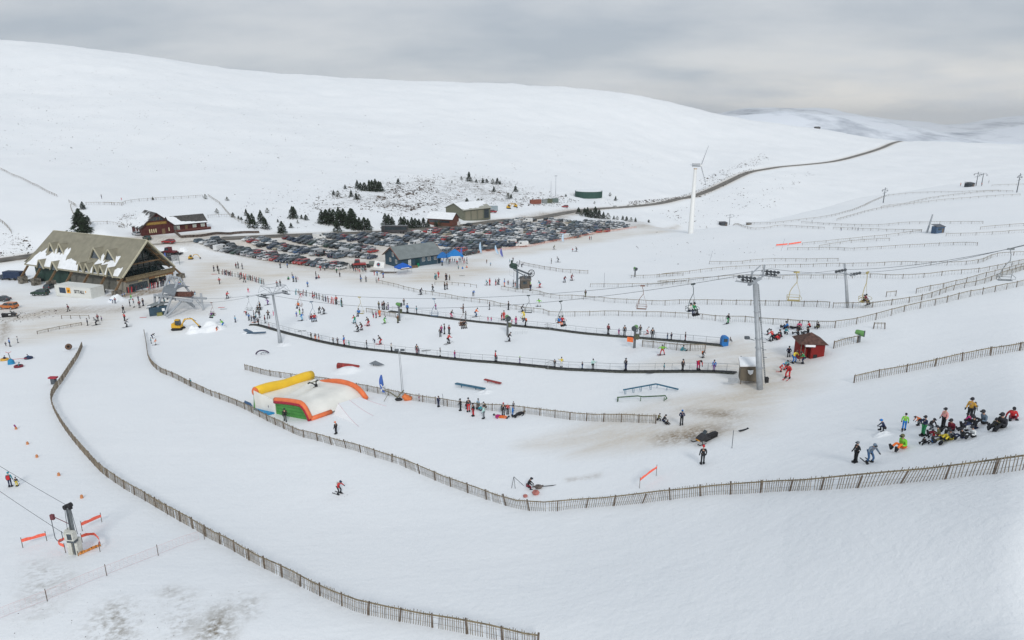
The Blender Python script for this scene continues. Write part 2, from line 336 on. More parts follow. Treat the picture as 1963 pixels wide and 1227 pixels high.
addb(brown, [(1300,785),(1400,790),(1440,800),(1420,815),(1390,830),(1330,845),(1270,850),(1260,835),(1330,818),(1400,805)], 1.6, 1.0, 1.6)
addb(brown, [(1085,918),(1150,908),(1150,914),(1090,922)], .6, .5, 1)
addb(brown, [(0,598),(60,594),(140,588),(230,583),(300,590),(210,602),(120,603),(60,612),(0,618)], 2.5, .55)
addb(brown, [(0,622),(14,616),(20,632),(8,650),(0,660)], 1.5, .8)
addb(brown, [(200,566),(330,548),(340,556),(240,572)], 1.5, .9)
addb(brown, [(270,450),(330,452),(372,466),(380,474),(330,470),(290,470)], 4, .55)
addb(brown, [(930,438),(1000,412),(1075,402),(1140,398),(1080,424),(1000,432),(960,440)], 4, .6)
addb(brown, [(1300,432),(1200,425),(1140,420),(1150,430),(1230,437)], 3, .45)
for q, s_ in (([(170,1180),(215,1150),(260,1165),(250,1227),(160,1227)], .75), ([(320,1130),(360,1140),(365,1200),(330,1215)], .7), ([(400,1165),(440,1160),(430,1227),(380,1227)], .7), ([(60,1080),(140,1100),(120,1180),(40,1200)], .28), ([(440,1140),(490,1150),(480,1180)], .4)):
    addb(stone, q, 1.6, s_, 1.6)
addb(heath, [(560,395),(700,345),(860,335),(960,340),(1060,375),(1000,400),(930,395),(850,405),(760,420),(700,400),(600,405)], 22, 1.0, .6)
addb(heath, [(440,370),(700,350),(720,420),(640,445),(500,430)], 20, .42, .5)
addb(heath, [(0,455),(45,450),(60,480),(0,490)], 4, .8, .6); addb(heath, [(225,412),(262,405),(255,440),(230,440)], 4, .8, .6)
far_h = smooth((RV[None, :] - 330) / 120) * np.ones(HT.shape); heath = np.maximum(heath, far_h * np.clip(.27 + .5 * fbm(XX / 60, YY / 60, 77) , 0.06, .5))
heath *= smooth((RD - 5) / 8)
verge = smooth((11 - RD) / 6) * (YY > 150); beige = np.maximum(beige, verge * .7); brown = np.maximum(brown, smooth((7 - RD) / 3) * .45)
# smooth groomed runs on the right-hand slope carry no heather
run = poly_mask([(1210,432),(1340,446),(1450,430),(1560,424),(1640,405),(1700,374),(1963,340),(2300,300),(2300,600),(1500,600),(1100,520)], 6); heath *= (1 - run * .88)

# full ring of azimuths; behind the camera the edge profiles are blended
azb = np.radians(np.arange(50, 310.1, 4.0)); AZA = np.concatenate([AZV, azb]); nb = len(azb)
tb = smooth((azb - azb[0]) / (azb[-1] - azb[0]))[:, None]
HB = HT[-1][None, :] * (1 - tb) + HT[0][None, :] * tb
HA = np.vstack([HT, HB]); n_a, n_r = HA.shape
ext = np.array([3500., 6000., 10000., 15000.])
XA = np.sin(AZA)[:, None] * np.concatenate([RV, ext])[None, :]; YA = np.cos(AZA)[:, None] * np.concatenate([RV, ext])[None, :]
ZA = np.hstack([HA, np.tile(np.array([[HC - 230, HC - 260, HC - 300, HC - 340]]), (n_a, 1))])
n_r = ZA.shape[1]
co = np.stack([XA, YA, ZA], -1).reshape(-1, 3); co = np.vstack([co, [[0, 0, float(HT[:, 0].mean())]]])
I, J = np.meshgrid(np.arange(n_a), np.arange(n_r - 1), indexing='ij'); I2 = (I + 1) % n_a
quads = np.stack([I*n_r+J, I*n_r+J+1, I2*n_r+J+1, I2*n_r+J], -1).reshape(-1, 4)
ct = len(co) - 1; tris = np.stack([np.full(n_a, ct), np.arange(n_a)*n_r, ((np.arange(n_a)+1)%n_a)*n_r], -1)
me = bpy.data.meshes.new("snow_ground"); nl = quads.size + tris.size; npoly = len(quads) + len(tris)
me.vertices.add(len(co)); me.vertices.foreach_set("co", co.astype(np.float32).ravel())
me.loops.add(nl); me.loops.foreach_set("vertex_index", np.concatenate([quads.ravel(), tris.ravel()]).astype(np.int32))
me.polygons.add(npoly); ls = np.concatenate([np.arange(len(quads))*4, quads.size+np.arange(len(tris))*3]).astype(np.int32)
me.polygons.foreach_set("loop_start", ls); me.polygons.foreach_set("use_smooth", np.ones(npoly, bool)); me.update(calc_edges=True); me.validate()
def full(a): return np.concatenate([np.hstack([np.vstack([a, np.zeros((nb, a.shape[1]))]), np.zeros((n_a, 4))]).ravel(), [0]])
at = me.color_attributes.new("wear", 'FLOAT_COLOR', 'POINT')
at.data.foreach_set("color", np.stack([full(beige), full(brown), full(heath), full(stone)], -1).astype(np.float32).ravel())
gm = bpy.data.materials.new("snow"); gm.use_nodes = True; t = gm.node_tree; b = t.nodes["Principled BSDF"]; T = t.nodes.new; K = t.links.new
b.inputs["Roughness"].default_value = .62; b.inputs["Specular IOR Level"].default_value = .25
geo = T("ShaderNodeNewGeometry"); atn = T("ShaderNodeVertexColor"); atn.layer_name = "wear"; sc3 = T("ShaderNodeSeparateColor"); K(atn.outputs[0], sc3.inputs[0])
def noi(scale, det=4, rough=.55, vec=None, st=None):
    n = T("ShaderNodeTexNoise"); n.inputs["Scale"].default_value = scale; n.inputs["Detail"].default_value = det; n.inputs["Roughness"].default_value = rough
    if st:
        m = T("ShaderNodeMapping"); m.inputs["Scale"].default_value = st[0]; m.inputs["Rotation"].default_value = (0, 0, st[1]); K(geo.outputs["Position"], m.inputs[0]); K(m.outputs[0], n.inputs["Vector"])
    else: K(geo.outputs["Position"], n.inputs["Vector"])
    return n
def math_(op, a, b_, c=None, clamp=False):
    n = T("ShaderNodeMath"); n.operation = op; n.use_clamp = clamp
    for i, x in enumerate((a, b_, c)):
        if x is None: continue
        if isinstance(x, (int, float)): n.inputs[i].default_value = x
        else: K(x, n.inputs[i])
    return n.outputs[0]
def mixc(f, a, b_):
    n = T("ShaderNodeMix"); n.data_type = 'RGBA'
    for i, x in ((0, f), (6, a), (7, b_)):
        if isinstance(x, (int, float)): n.inputs[i].default_value = x
        elif isinstance(x, tuple): n.inputs[i].default_value = (*x, 1)
        else: K(x, n.inputs[i])
    return n.outputs[2]
def wav(scale, rot, dist, dsc):
    w_ = T("ShaderNodeTexWave"); w_.inputs["Scale"].default_value = scale; w_.inputs["Distortion"].default_value = dist; w_.inputs["Detail"].default_value = 2.5; w_.inputs["Detail Scale"].default_value = dsc
    m = T("ShaderNodeMapping"); m.inputs["Rotation"].default_value = (0, 0, math.radians(rot)); m.inputs["Scale"].default_value = (1, .35, 1); K(geo.outputs["Position"], m.inputs[0]); K(m.outputs[0], w_.inputs["Vector"]); return w_.outputs["Fac"]
tnoi = noi(.06, 2); tn2 = noi(.11, 2)
w1 = math_('MULTIPLY', math_('POWER', wav(.75, 72, 22, .3), 12), math_('MULTIPLY', math_('SUBTRACT', tnoi.outputs[0], .40), 4, clamp=True))
w2 = math_('MULTIPLY', math_('POWER', wav(.9, 112, 18, .3), 14), math_('MULTIPLY', math_('SUBTRACT', tn2.outputs[0], .44), 4, clamp=True))
w3 = math_('MULTIPLY', math_('POWER', wav(.6, 20, 24, .25), 18), math_('MULTIPLY', math_('SUBTRACT', tn2.outputs[0], .36), 4, clamp=True))
trk0 = math_('MAXIMUM', math_('MAXIMUM', w1, w2), w3); trk = math_('MULTIPLY', trk0, .13)
big = noi(.035, 3); mid = noi(.35, 5, .6); fine = noi(2.2, 5, .65); streak = noi(.5, 5, .6, st=((.12, 1.0, 1), math.radians(14)))
streak2 = noi(.9, 4, .6, st=((1.0, .16, 1), math.radians(-30)))
base = mixc(big.outputs[0], (.715,.745,.772), (.82,.83,.84)); base = mixc(math_('MULTIPLY', mid.outputs[0], .35), base, (.85,.86,.865))
fb = math_('ADD', math_('MULTIPLY', streak.outputs[0], .9), math_('MULTIPLY', fine.outputs[0], .5))
bf = math_('MULTIPLY', sc3.outputs[0], math_('SUBTRACT', math_('MULTIPLY', fb, 1.55), .38, clamp=True), clamp=True)
base = mixc(bf, base, (.58,.52,.435))
rf = math_('MULTIPLY', sc3.outputs[1], math_('SUBTRACT', math_('MULTIPLY', math_('ADD', math_('MULTIPLY', streak2.outputs[0], .5), math_('MULTIPLY', fine.outputs[0], .9)), 3.2), 1.55, clamp=True), clamp=True)
base = mixc(rf, base, (.25,.19,.125))
# heather and boulders breaking through, as small dark flecks
vo = T("ShaderNodeTexNoise"); vo.inputs["Scale"].default_value = .75; vo.inputs["Detail"].default_value = 6; vo.inputs["Roughness"].default_value = .72
mpn = T("ShaderNodeMapping"); mpn.inputs["Scale"].default_value = (.45, 1, .6); mpn.inputs["Rotation"].default_value = (0, 0, math.radians(-18)); K(geo.outputs["Position"], mpn.inputs[0]); K(mpn.outputs[0], vo.inputs["Vector"])
hm = math_('MULTIPLY', math_('SUBTRACT', vo.outputs[0], math_('SUBTRACT', .69, math_('MULTIPLY', sc3.outputs[2], .17))), 14, clamp=True)
hm = math_('MULTIPLY', hm, math_('MULTIPLY', sc3.outputs[2], 3, clamp=True), clamp=True)
base = mixc(math_('MULTIPLY', hm, .82), base, (.14,.12,.10))
sm = math_('MULTIPLY', math_('MULTIPLY', atn.outputs[1], 1.5), math_('MULTIPLY', math_('SUBTRACT', math_('ADD', math_('MULTIPLY', fine.outputs[0], .6), math_('MULTIPLY', mid.outputs[0], .45)), .46), 6, clamp=True), clamp=True)
base = mixc(sm, base, (.23,.20,.155))
base = mixc(trk, base, (.60,.645,.69))
K(base, b.inputs["Base Color"])
hgt = math_('SUBTRACT', math_('ADD', math_('MULTIPLY', streak.outputs[0], .13), math_('ADD', math_('MULTIPLY', fine.outputs[0], .10), math_('ADD', math_('MULTIPLY', mid.outputs[0], .17), math_('MULTIPLY', streak2.outputs[0], .09)))), math_('MULTIPLY', trk0, .004))
bp = T("ShaderNodeBump"); bp.inputs["Strength"].default_value = .75; bp.inputs["Distance"].default_value = .6; K(hgt, bp.inputs["Height"]); K(bp.outputs[0], b.inputs["Normal"])
ground = link("snow_ground", me, gm); tag(ground, "snow covered ground of the ski slopes and hills", "ground", kind="structure")

# the road itself, a thin sheet along the levelled strip
def strip(name, pts, half, off, m, kind, label, cat):
    mb = MB(); n = len(pts); vs = []
    for i, p in enumerate(pts):
        d = (pts[min(i+1, n-1)] - pts[max(i-1, 0)]); d.z = 0; d.normalize(); s_ = Vector((d.y, -d.x, 0)); 
        for q, dz in ((-half-1.2, -.9), (-half, 0), (half, 0), (half+1.2, -.9)): vs.append(p + s_ * q + Vector((0, 0, off + dz)))
    fs = [(i*4+k_, i*4+k_+1, i*4+k_+5, i*4+k_+4) for i in range(n-1) for k_ in range(3)]
    mb.add(vs, fs); o = mb.build(name, m); tag(o, label, cat, kind=kind); return o
M_ROAD = mat("wet_slushy_tarmac", (.135,.12,.10), .6, var=.4, scale=.25)
strip("road", road_pts, 3.6, .05, M_ROAD, "structure", "wet grey road climbing past the car park to the skyline", "road")

# distant hills: rounded ranges standing kilometres away beyond the skyline
hm_ = bpy.data.materials.new("distant_hill_snow"); hm_.use_nodes = True; t = hm_.node_tree; b = t.nodes["Principled BSDF"]; b.inputs["Roughness"].default_value = .9
T = t.nodes.new; K = t.links.new; geo = T("ShaderNodeNewGeometry")
n_ = noi(.0022, 8, .62, st=((1, 1, 3.5), .4)); r_ = T("ShaderNodeValToRGB"); K(n_.outputs[0], r_.inputs[0])
r_.color_ramp.elements[0].position = .50; r_.color_ramp.elements[0].color = (.72,.76,.82, 1); r_.color_ramp.elements[1].position = .68; r_.color_ramp.elements[1].color = (.21,.245,.30, 1)
K(r_.outputs[0], b.inputs["Base Color"])
def hills(label, y, x0, x1, base_z, prof, sd_, rough):
    nx, ny = 260, 44; X = np.linspace(x0, x1, nx)[:, None] * np.ones((1, ny)); V = np.linspace(-1, 1, ny)[None, :] * np.ones((nx, 1))
    tops = np.interp(X, [p[0] for p in prof], [p[1] for p in prof]); Y = y + V * y * .22
    Z = base_z + (tops - base_z) * np.cos(V * math.pi / 2) ** 1.3 + rough * fbm(X / 900, Y / 900, sd_, 6) * np.cos(V * math.pi / 2)
    v = np.stack([X, Y, Z], -1).reshape(-1, 3); f = [(i*ny+j, (i+1)*ny+j, (i+1)*ny+j+1, i*ny+j+1) for i in range(nx-1) for j in range(ny-1)]
    me_ = bpy.data.meshes.new("distant_hills"); me_.from_pydata(v.tolist(), [], f); me_.update(); o = link("distant_hills", me_, hm_, smooth_=True); tag(o, label, "hills", kind="structure")
def hx(u, v, y): x, f, d = pix_dir(u, v); k_ = y / f; return (x * k_, HC + d * k_)
hills("patchy brown and white hills just beyond the ridge", 3600, -1500, 5200, -260, [hx(u, v, 3600) for u, v in ((1250,240),(1400,222),(1500,214),(1600,226),(1660,246),(1760,258),(1880,268),(2000,270),(2300,262))], 5, 60)
hills("dark patched hills in the middle distance", 5600, -2500, 8000, -300, [hx(u, v, 5600) for u, v in ((1100,245),(1400,228),(1560,222),(1700,240),(1800,250),(1963,240),(2300,236))], 9, 120)
hills("pale snowy mountains on the far horizon", 9500, -5000, 11500, -300, [hx(u, v, 9500) for u, v in ((900,240),(1350,222),(1480,206),(1600,212),(1700,232),(1800,240),(1900,226),(1963,218),(2200,222))], 15, 160)
# ------------------------------------------------------------------ snow fences, nets, conveyor lifts
M_PICK = mat("split_chestnut_pale", (.23,.195,.15), .95, var=.4, scale=4)
M_POST = mat("fence_post_wood", (.15,.12,.095), .95, var=.3, scale=4)
M_RAIL = mat("fence_rail_wood", (.22,.18,.115), .9, var=.3, scale=3)
M_NET = mat("pale_fence_mesh", (.44,.44,.42), .9, var=.25, scale=5)
FENCES = []
def dens(pts):
    w_ = [P(*q) for q in pts]; c = curve(w_, .5) if len(w_) > 2 else resample(w_, .5)
    for p in c: p.z = ground_z(p.x, p.y)
    return c
def fence(label, pts, hgt=.95, post=2.6, gap=.21, lean=.12, pk=True, name="snow_fence", group="wooden snow fences across the slopes", pale=False, cat="fence", wire=False, rail=True, jit=.10, pw=.10):
    c = dens(pts); root = thing(name, label, cat, c[0], 0, group); o0 = c[0]
    L = (len(c) - 1) * .5; rnd = random.Random(int(pts[0][0] * 7 + pts[0][1]))
    def at_(s_):
        i = min(int(s_ / .5), len(c) - 2); t_ = s_ / .5 - i; return c[i].lerp(c[i+1], t_) - o0, (c[i+1] - c[i]).normalized()
    ls = [0]; 
    while len(ls) < L / 1.5 + 3: ls.append(ls[-1] * .8 + rnd.uniform(-1, 1) * lean * .7)
    def ln_(s_): i = min(int(s_ / 1.5), len(ls) - 2); f_ = s_ / 1.5 - i; return ls[i] * (1 - f_) + ls[i+1] * f_
    def top(s_): p, d = at_(s_); return p + d * ln_(s_) * hgt + Vector((0, 0, hgt * (.98 + .06 * math.sin(s_ * .7) + .03 * math.sin(s_ * 2.1))))
    if rail:
        r = MB(); s_ = 0
        while s_ < L - .1: e_ = min(s_ + post, L); r.bar(top(s_), top(e_), .045, .09); s_ += post
        r.build("rail", M_RAIL, root)
    m = MB(); s_ = .05
    while s_ < L and pk:
        p, d = at_(s_); l_ = ln_(s_) + rnd.uniform(-.04, .04); h_ = hgt * rnd.uniform(1.0, 1.12 + jit)
        m.bar(p + Vector((0, 0, -.25)), p + d * l_ * h_ + Vector((0, 0, h_)), .022, .042) if rnd.random() > .04 else None; s_ += gap * rnd.uniform(.85, 1.15)
    if pk:
        for hh in (.35, .8):
            s_ = 0
            while s_ < L - .1: e_ = min(s_ + 1.5, L); a, da = at_(s_); b_, db = at_(e_); m.bar(a + da * ln_(s_) * hh * hgt + Vector((0,0,hh*hgt)), b_ + db * ln_(e_) * hh * hgt + Vector((0,0,hh*hgt)), .012); s_ += 1.5
        m.build("pale_panel", M_NET if pale else M_PICK, root)
    s_ = 0; n = int(L / post); step = L / max(1, n); k_ = 0
    if n > 98: step = L / 98
    while s_ <= L + .01:
        p, d = at_(min(s_, L)); l_ = ln_(min(s_, L)) + rnd.uniform(-.12, .12) * (lean > .05); q = MB(); hh = hgt * rnd.uniform(1.05, 1.2)
        q.bar((0, 0, -.3), (d.x * l_ * hh, d.y * l_ * hh, hh), pw); q.build("post", M_POST, root, p); s_ += step
    FENCES.append(root); return root
fence("long paled fence sweeping from the tubing run down the near left foreground", [(158,665),(150,684),(138,703),(122,728),(106,750),(99,768),(105,790),(122,820),(146,852),(170,880),(197,908),(235,935),(283,963),(330,991),(385,1022),(398,1031),(440,1052),(490,1081),(540,1106),(600,1136),(655,1161),(690,1175),(760,1190),(830,1203),(900,1216),(960,1229),(1030,1243)], hgt=.98, post=2.5, gap=.17)
fence("long paled fence curving around below the airbag towards the right edge", [(277,640),(281,663),(284,684),(292,700),(308,714),(330,723),(365,741),(400,757),(440,772),(470,785),(493,797),(537,819),(567,833),(584,839),(601,843),(633,852),(673,862),(713,875),(760,889),(806,909),(859,931),(916,952),(975,971),(1007,978),(1036,980),(1063,980),(1102,975),(1160,971),(1228,965),(1309,955),(1364,949),(1420,947),(1480,943),(1539,941),(1598,938),(1660,934),(1730,926),(1799,920),(1857,913),(1954,902),(2060,888)], hgt=.92, post=2.6, gap=.19, lean=.36)
fence("paled fence running from behind the yellow airbag bolster to the waiting snowboarders", [(470,709),(508,719),(550,726),(609,733),(660,742),(707,751),(749,759),(779,766),(838,775),(869,781),(947,788),(1013,794),(1051,799),(1094,805),(1141,808),(1185,809),(1216,810),(1257,812)], hgt=.95, post=2.4, gap=.19, lean=.05)
fence("long rail fence winding from the blue building past the red hut to the right", px(Z6A,[(300,200),(430,230),(560,265),(690,295),(910,330),(1035,355),(1160,375),(1290,390),(1415,420),(1530,440),(1660,460),(1840,485)])+px(Z7A,[(430,590),(590,600),(770,595),(950,590),(1135,595),(1345,600),(1550,605),(1770,620)])+px(Z8A,[(360,700),(490,710),(640,715),(860,735),(950,740),(1140,755),(1210,755),(1300,745)])+px(Z1B,[(1145,1130),(1280,1090),(1450,1055),(1630,1010),(1830,970),(1963,940),(2100,905)]), hgt=.95, post=3.0, gap=.35, lean=.04, jit=0, pale=True, pw=.08)
fence("rail and mesh fence from the drag lift station passing below the far chairs", px(Z6A,[(1420,262)])+px(Z7A,[(205,385),(330,395),(400,420),(530,440),(610,440),(800,450),(990,470),(1310,490),(1510,500),(1590,490),(1655,485),(1875,490)])+px(Z8A,[(560,595),(830,600),(1188,615)]), hgt=.95, post=3.2, gap=.4, lean=.04, jit=0, pale=True, pw=.08)
fence("fence starting at the foot of the slim lift tower and climbing to the right edge", px(Z8A,[(1216,617),(1444,617)])+px(Z1B,[(1115,1062),(1300,1040),(1450,1005),(1550,970),(1730,930),(1850,885),(1963,850),(2100,800)]), hgt=.85, post=3, gap=.35, lean=.04, jit=0, pale=True, pw=.08)
G2 = "thin piste fences on the far slope"
for lab, pts in (
 ("thin piste fence whose left end lies below the empty brown chair", px(Z7A,[(810,332),(1020,332),(1420,326),(1500,312),(1730,302)])+px(Z8A,[(0,452),(500,412),(790,417),(1000,412),(1280,412),(1444,407)])+px(Z1B,[(1300,902),(1520,882),(1700,867),(1830,842),(1963,812),(2050,790)])),
 ("thin piste fence starting beside the small pale snow gun, behind the big tower head", px(Z7A,[(1180,252),(1330,252),(1660,227)])+px(Z8A,[(0,402),(280,372),(450,352),(620,342),(830,337),(1100,332),(1444,327)])+px(Z1B,[(1240,824),(1640,823),(1800,778),(1963,768),(2050,760)])),
 ("thin fence with a tall leaning marker pole at its left end", px(Z8A,[(360,312),(560,312),(630,302),(830,292),(1250,292)])),
 ("short thin fence, lowest of the three below the orange tapes", px(Z8A,[(900,216),(1200,212)])+px(Z1B,[(1000,742),(1350,722),(1550,712),(1700,714)])),
 ("thin fence beginning at the end of the orange tape", px(Z1B,[(705,711),(920,690),(1170,666),(1380,638)])),
 ("short thin fence between two longer ones near the orange tape", px(Z1B,[(800,726),(1000,696),(1200,686)])),
 ("thin fence with three far people standing along it", px(Z1B,[(880,620),(1060,628),(1380,636)])),
 ("short thin fence above the blue cabin on the far slope, at the right edge", px(Z1B,[(1715,622),(1963,602)])),
 ("thin fence running right from beside the blue cabin", px(Z1B,[(1520,660),(1700,655),(1963,640)])),
 ("thin fence following the crest past the far pylon", px(Z1B,[(400,592),(520,592),(700,572),(850,552),(950,527),(1050,492),(1100,467),(1200,432),(1400,417),(1820,406)])),
 ("thin fence parallel to the crest, ending below the far upper station", px(Z1B,[(900,572),(1000,543),(1150,507),(1400,472),(1600,452),(1940,430)])),
 ("second thin fence climbing close beside the crest fence", px(Z1B,[(1150,500),(1190,492),(1300,478),(1500,438),(1750,412),(1900,410)])),
 ("thin fence sagging across the slope below the crest", px(Z1B,[(700,587),(1100,606),(1300,592),(1730,590)])),
 ("thin fence running right from the far tow hut beneath the turbine", px(Z1B,[(160,607),(350,602),(600,607),(830,621)])),
 ("thin fence at the far upper station on the right", px(Z1B,[(1780,377),(1963,370)])),
 ("upper of two close fences rising to the right edge under the last empty chair", px(Z1B,[(1350,985),(1600,932),(1830,872),(1963,835),(2050,800)])),
 ("tiny loose length of fence on the slope right of the slim tower", px(Z1B,[(1180,1005),(1240,1000)])),
): fence(lab, pts, hgt=.85, post=3.6, gap=.6, lean=.03, pale=True, group=G2, name="piste_fence", jit=0, pw=.075)
fence("paled fence with tall sharp pickets on the near right slope", [(1637,734),(1660,728),(1700,721),(1750,711),(1800,701),(1880,685),(1963,671),(2050,655)], hgt=.85, post=2.6, gap=.22, lean=.10)
fence("short fence leading to the green snow gun right of the red hut", [(1598,668),(1620,662),(1645,657)], hgt=.9, post=1.6, gap=.25, lean=.03)
fence("small broken fence piece above the green snow gun", px(Z1B,[(1108,1185),(1175,1187)]), hgt=.8, post=1.5, gap=.5, lean=.2)
fence("short paled fence beside the snow gun with the orange mat", px(Z7A,[(1280,872),(1370,882),(1640,907),(1848,912)]), hgt=1.0, post=2.2, gap=.25, lean=.03)
fence("fence behind the beginners' queue at the lower end of the upper conveyor", px(Z6A,[(200,467),(330,490),(470,517)]), hgt=1.0, post=2, gap=.3, lean=.04)
fence("low rope barrier with posts in front of the blue building", px(Z6A,[(820,217),(940,215),(1060,227),(1200,245)]), hgt=.8, post=2.5, pk=False, lean=.02, name="rope_barrier", cat="barrier", group=None)
fence("thin rail fence running right behind the drag lift station", px(Z4A,[(640,977),(780,1006),(930,1032),(1060,1050),(1260,1062)]), hgt=1.0, post=3, gap=.45, lean=.03, jit=0)
fence("dark railing below the dirty parking track at the left", px(Z1A,[(560,1092),(660,1092),(808,1092)]), hgt=.9, post=2.5, pk=False, lean=0, name="railing", cat="railing", group=None)
fence("blue grey tubing run barrier at the left above the path", px(Z1A,[(340,1230),(520,1190),(740,1150)]), hgt=.7, post=2.2, gap=.3, lean=0, name="barrier", cat="barrier", group=None)
G3 = "old post fences on the hillside behind the buildings"
for lab, pts in (
 ("post fence above the brown building running right to a corner tree", px(Z2A,[(0,438),(150,442),(215,420),(400,400),(640,386),(890,368)])),
 ("post fence dropping from the corner tree to the young pines", px(Z2A,[(940,362),(1040,430),(1130,532),(1200,580),(1320,642)])),
 ("short post fence right of the brown building", px(Z2A,[(940,555),(1040,548),(1150,546)])),
 ("row of fence posts coming down the snowy hill at the left edge", [(0,325),(50,348),(85,366),(110,378)]),
 ("short leaning fence at the left edge above the big lodge", px(Z1A,[(-20,195),(50,250),(105,315)])),
 ("bent fence beside the tall dark pine behind the lodge", px(Z1A,[(625,40),(690,80),(640,80),(670,160)])),
 ("post fence between the lodge and the brown building", px(Z1A,[(820,240),(1000,235),(1130,270)])),
 ("thin post fence right of the pine above the lodge", px(Z1A,[(780,62),(1000,60),(1105,68)])),
): fence(lab, pts, hgt=1.2, post=4.5, gap=1.2, lean=.1, group=G3, name="post_fence", jit=0)
def wall_strip(label, pts, h, w, m, name, cat):
    c = dens(pts); mb = MB()
    for a, b_ in zip(c[::3], c[3::3]): mb.bar(a + Vector((0,0,h/2)), b_ + Vector((0,0,h/2)), w, h)
    tag(mb.build(name, m), label, cat)
wall_strip("low dark stone wall beside the road below the brown building", px(Z2A,[(690,737),(900,722),(1150,705),(1400,692)]), .9, .6, mat("dry_stone", (.13,.10,.085), .95, var=.5, scale=2), "stone_wall", "wall")
wall_strip("snow capped kerb wall between the brown building and the road", px(Z2A,[(640,690),(690,737)]), .8, .5, MATS["dry_stone"], "stone_wall", "wall")
# orange netting along the car park: mesh of strands between canes
def net(label, pts, h=.9, m=M_ORNET, post=3.0, cell=.30, base=.25, group=None, name="safety_net", solid=False, sag=0.0, cat="net"):
    c = dens(pts); root = thing(name, label, cat, c[0], 0, group); o0 = c[0]; mb = MB(); L = (len(c)-1)*.5
    def at_(s_): i = min(int(s_/.5), len(c)-2); return c[i].lerp(c[i+1], s_/.5-i) - o0
    if solid:
        n = max(2, int(L/.4)); 
        for i in range(n):
            a, b_ = at_(L*i/n), at_(L*(i+1)/n); s0 = sag*math.sin(math.pi*i/n); s1 = sag*math.sin(math.pi*(i+1)/n); j0 = .04*math.sin(i*2.3); j1 = .04*math.sin((i+1)*2.3)
            d = (b_-a).normalized(); nn = Vector((-d.y, d.x, 0))*.012
            q = [a+Vector((0,0,base-s0))-nn, b_+Vector((0,0,base-s1))-nn, b_+Vector((0,0,base+h-s1+j1))-nn, a+Vector((0,0,base+h-s0+j0))-nn]
            mb.slab(q, .024)
    else:
        for k_ in range(int(h/cell)+1):
            z = base + k_*cell
            for i in range(int(L/1.0)): a, b_ = at_(i), at_(i+1); mb.bar(a+Vector((0,0,z)), b_+Vector((0,0,z)), .035 if solid is False else .007)
        for i in range(int(L/cell/2)): a = at_(i*cell*2); mb.bar(a+Vector((0,0,base)), a+Vector((0,0,base+h)), .03 if solid is False else .006)
    if solid is None:
        for z in (base, base+h):
            for i in range(int(L)): mb.bar(at_(i)+Vector((0,0,z)), at_(i+1)+Vector((0,0,z)), .018)
    mb.build("netting", m, root); n = max(1, round(L/post))
    for i in range(min(n, 98)+1):
        a = at_(min(L*i/min(n, 98), L-.001)); MB().bar((0,0,-.2), (0,0,base+h+.15), .04).build("cane", M_POST, root, a)
    return root
net("orange safety net along the snow edge of the packed car park", px(Z4A,[(170,885),(400,862),(700,825),(900,785),(1180,735),(1400,690),(1650,655),(1700,648)]), h=.75, solid=False, cell=.25, m=mat('faded_orange_net', (.75,.27,.17), .8))
M_TAPE = mat("orange_banner_fabric", (.90,.16,.10), .75, var=.12, scale=6)
GT = "orange banner tapes around the lift return station"
net("orange banner tape standing apart left of the lift return station", [(44,1050),(90,1037)], h=.28, base=.55, m=M_TAPE, post=9, solid=True, group=GT, name="banner_tape", cat="tape")
net("orange banner tape with black marks behind the lift return station", [(158,1018),(198,1000)], h=.30, base=.55, m=M_TAPE, post=9, solid=True, group=GT, name="banner_tape", cat="tape")
net("orange banner tape bent in front of the lift return station on its left", [(126,1060),(112,1052),(132,1042)], h=.28, base=.5, m=M_TAPE, post=9, solid=True, group=GT, name="banner_tape", cat="tape")
net("orange banner tape enclosing the right side of the lift return station", [(158,1040),(180,1034),(193,1046),(192,1058)], h=.25, base=.5, m=M_TAPE, post=9, solid=True, group=GT, name="banner_tape", cat="tape")
net("checked orange tape lying low across the foot of the lift return station", [(150,1066),(194,1047)], h=.25, base=.05, m=mat("checked_orange_tape", (.95,.25,.06), .7, var=.6, scale=8), post=9, solid=True, group=GT, name="banner_tape", cat="tape")
net("sagging orange ribbon between two canes in front of the long fence", [(1226,936),(1258,912)], h=.22, base=.75, m=M_TAPE, post=9, solid=True, sag=-.05, name="banner_tape", cat="tape")
net("long orange tape on the far slope, left piece", px(Z8A,[(822,190),(900,183)]), h=.5, base=.3, m=M_TAPE, post=9, solid=True, name="banner_tape", cat="tape")
net("long orange tape on the far slope, joined to the fence end", px(Z8A,[(908,183),(995,170)]), h=.5, base=.3, m=M_TAPE, post=9, solid=True, name="banner_tape", cat="tape")
net("faint red net fence crossing the trodden snow in the bottom left corner", [(-40,1210),(0,1188),(83,1156),(180,1114),(272,1078),(352,1046),(392,1034)], h=.75, base=.15, cell=.16, solid=None, m=mat("faded_red_net", (.66,.50,.50), .9), post=4.5, name="net_fence")

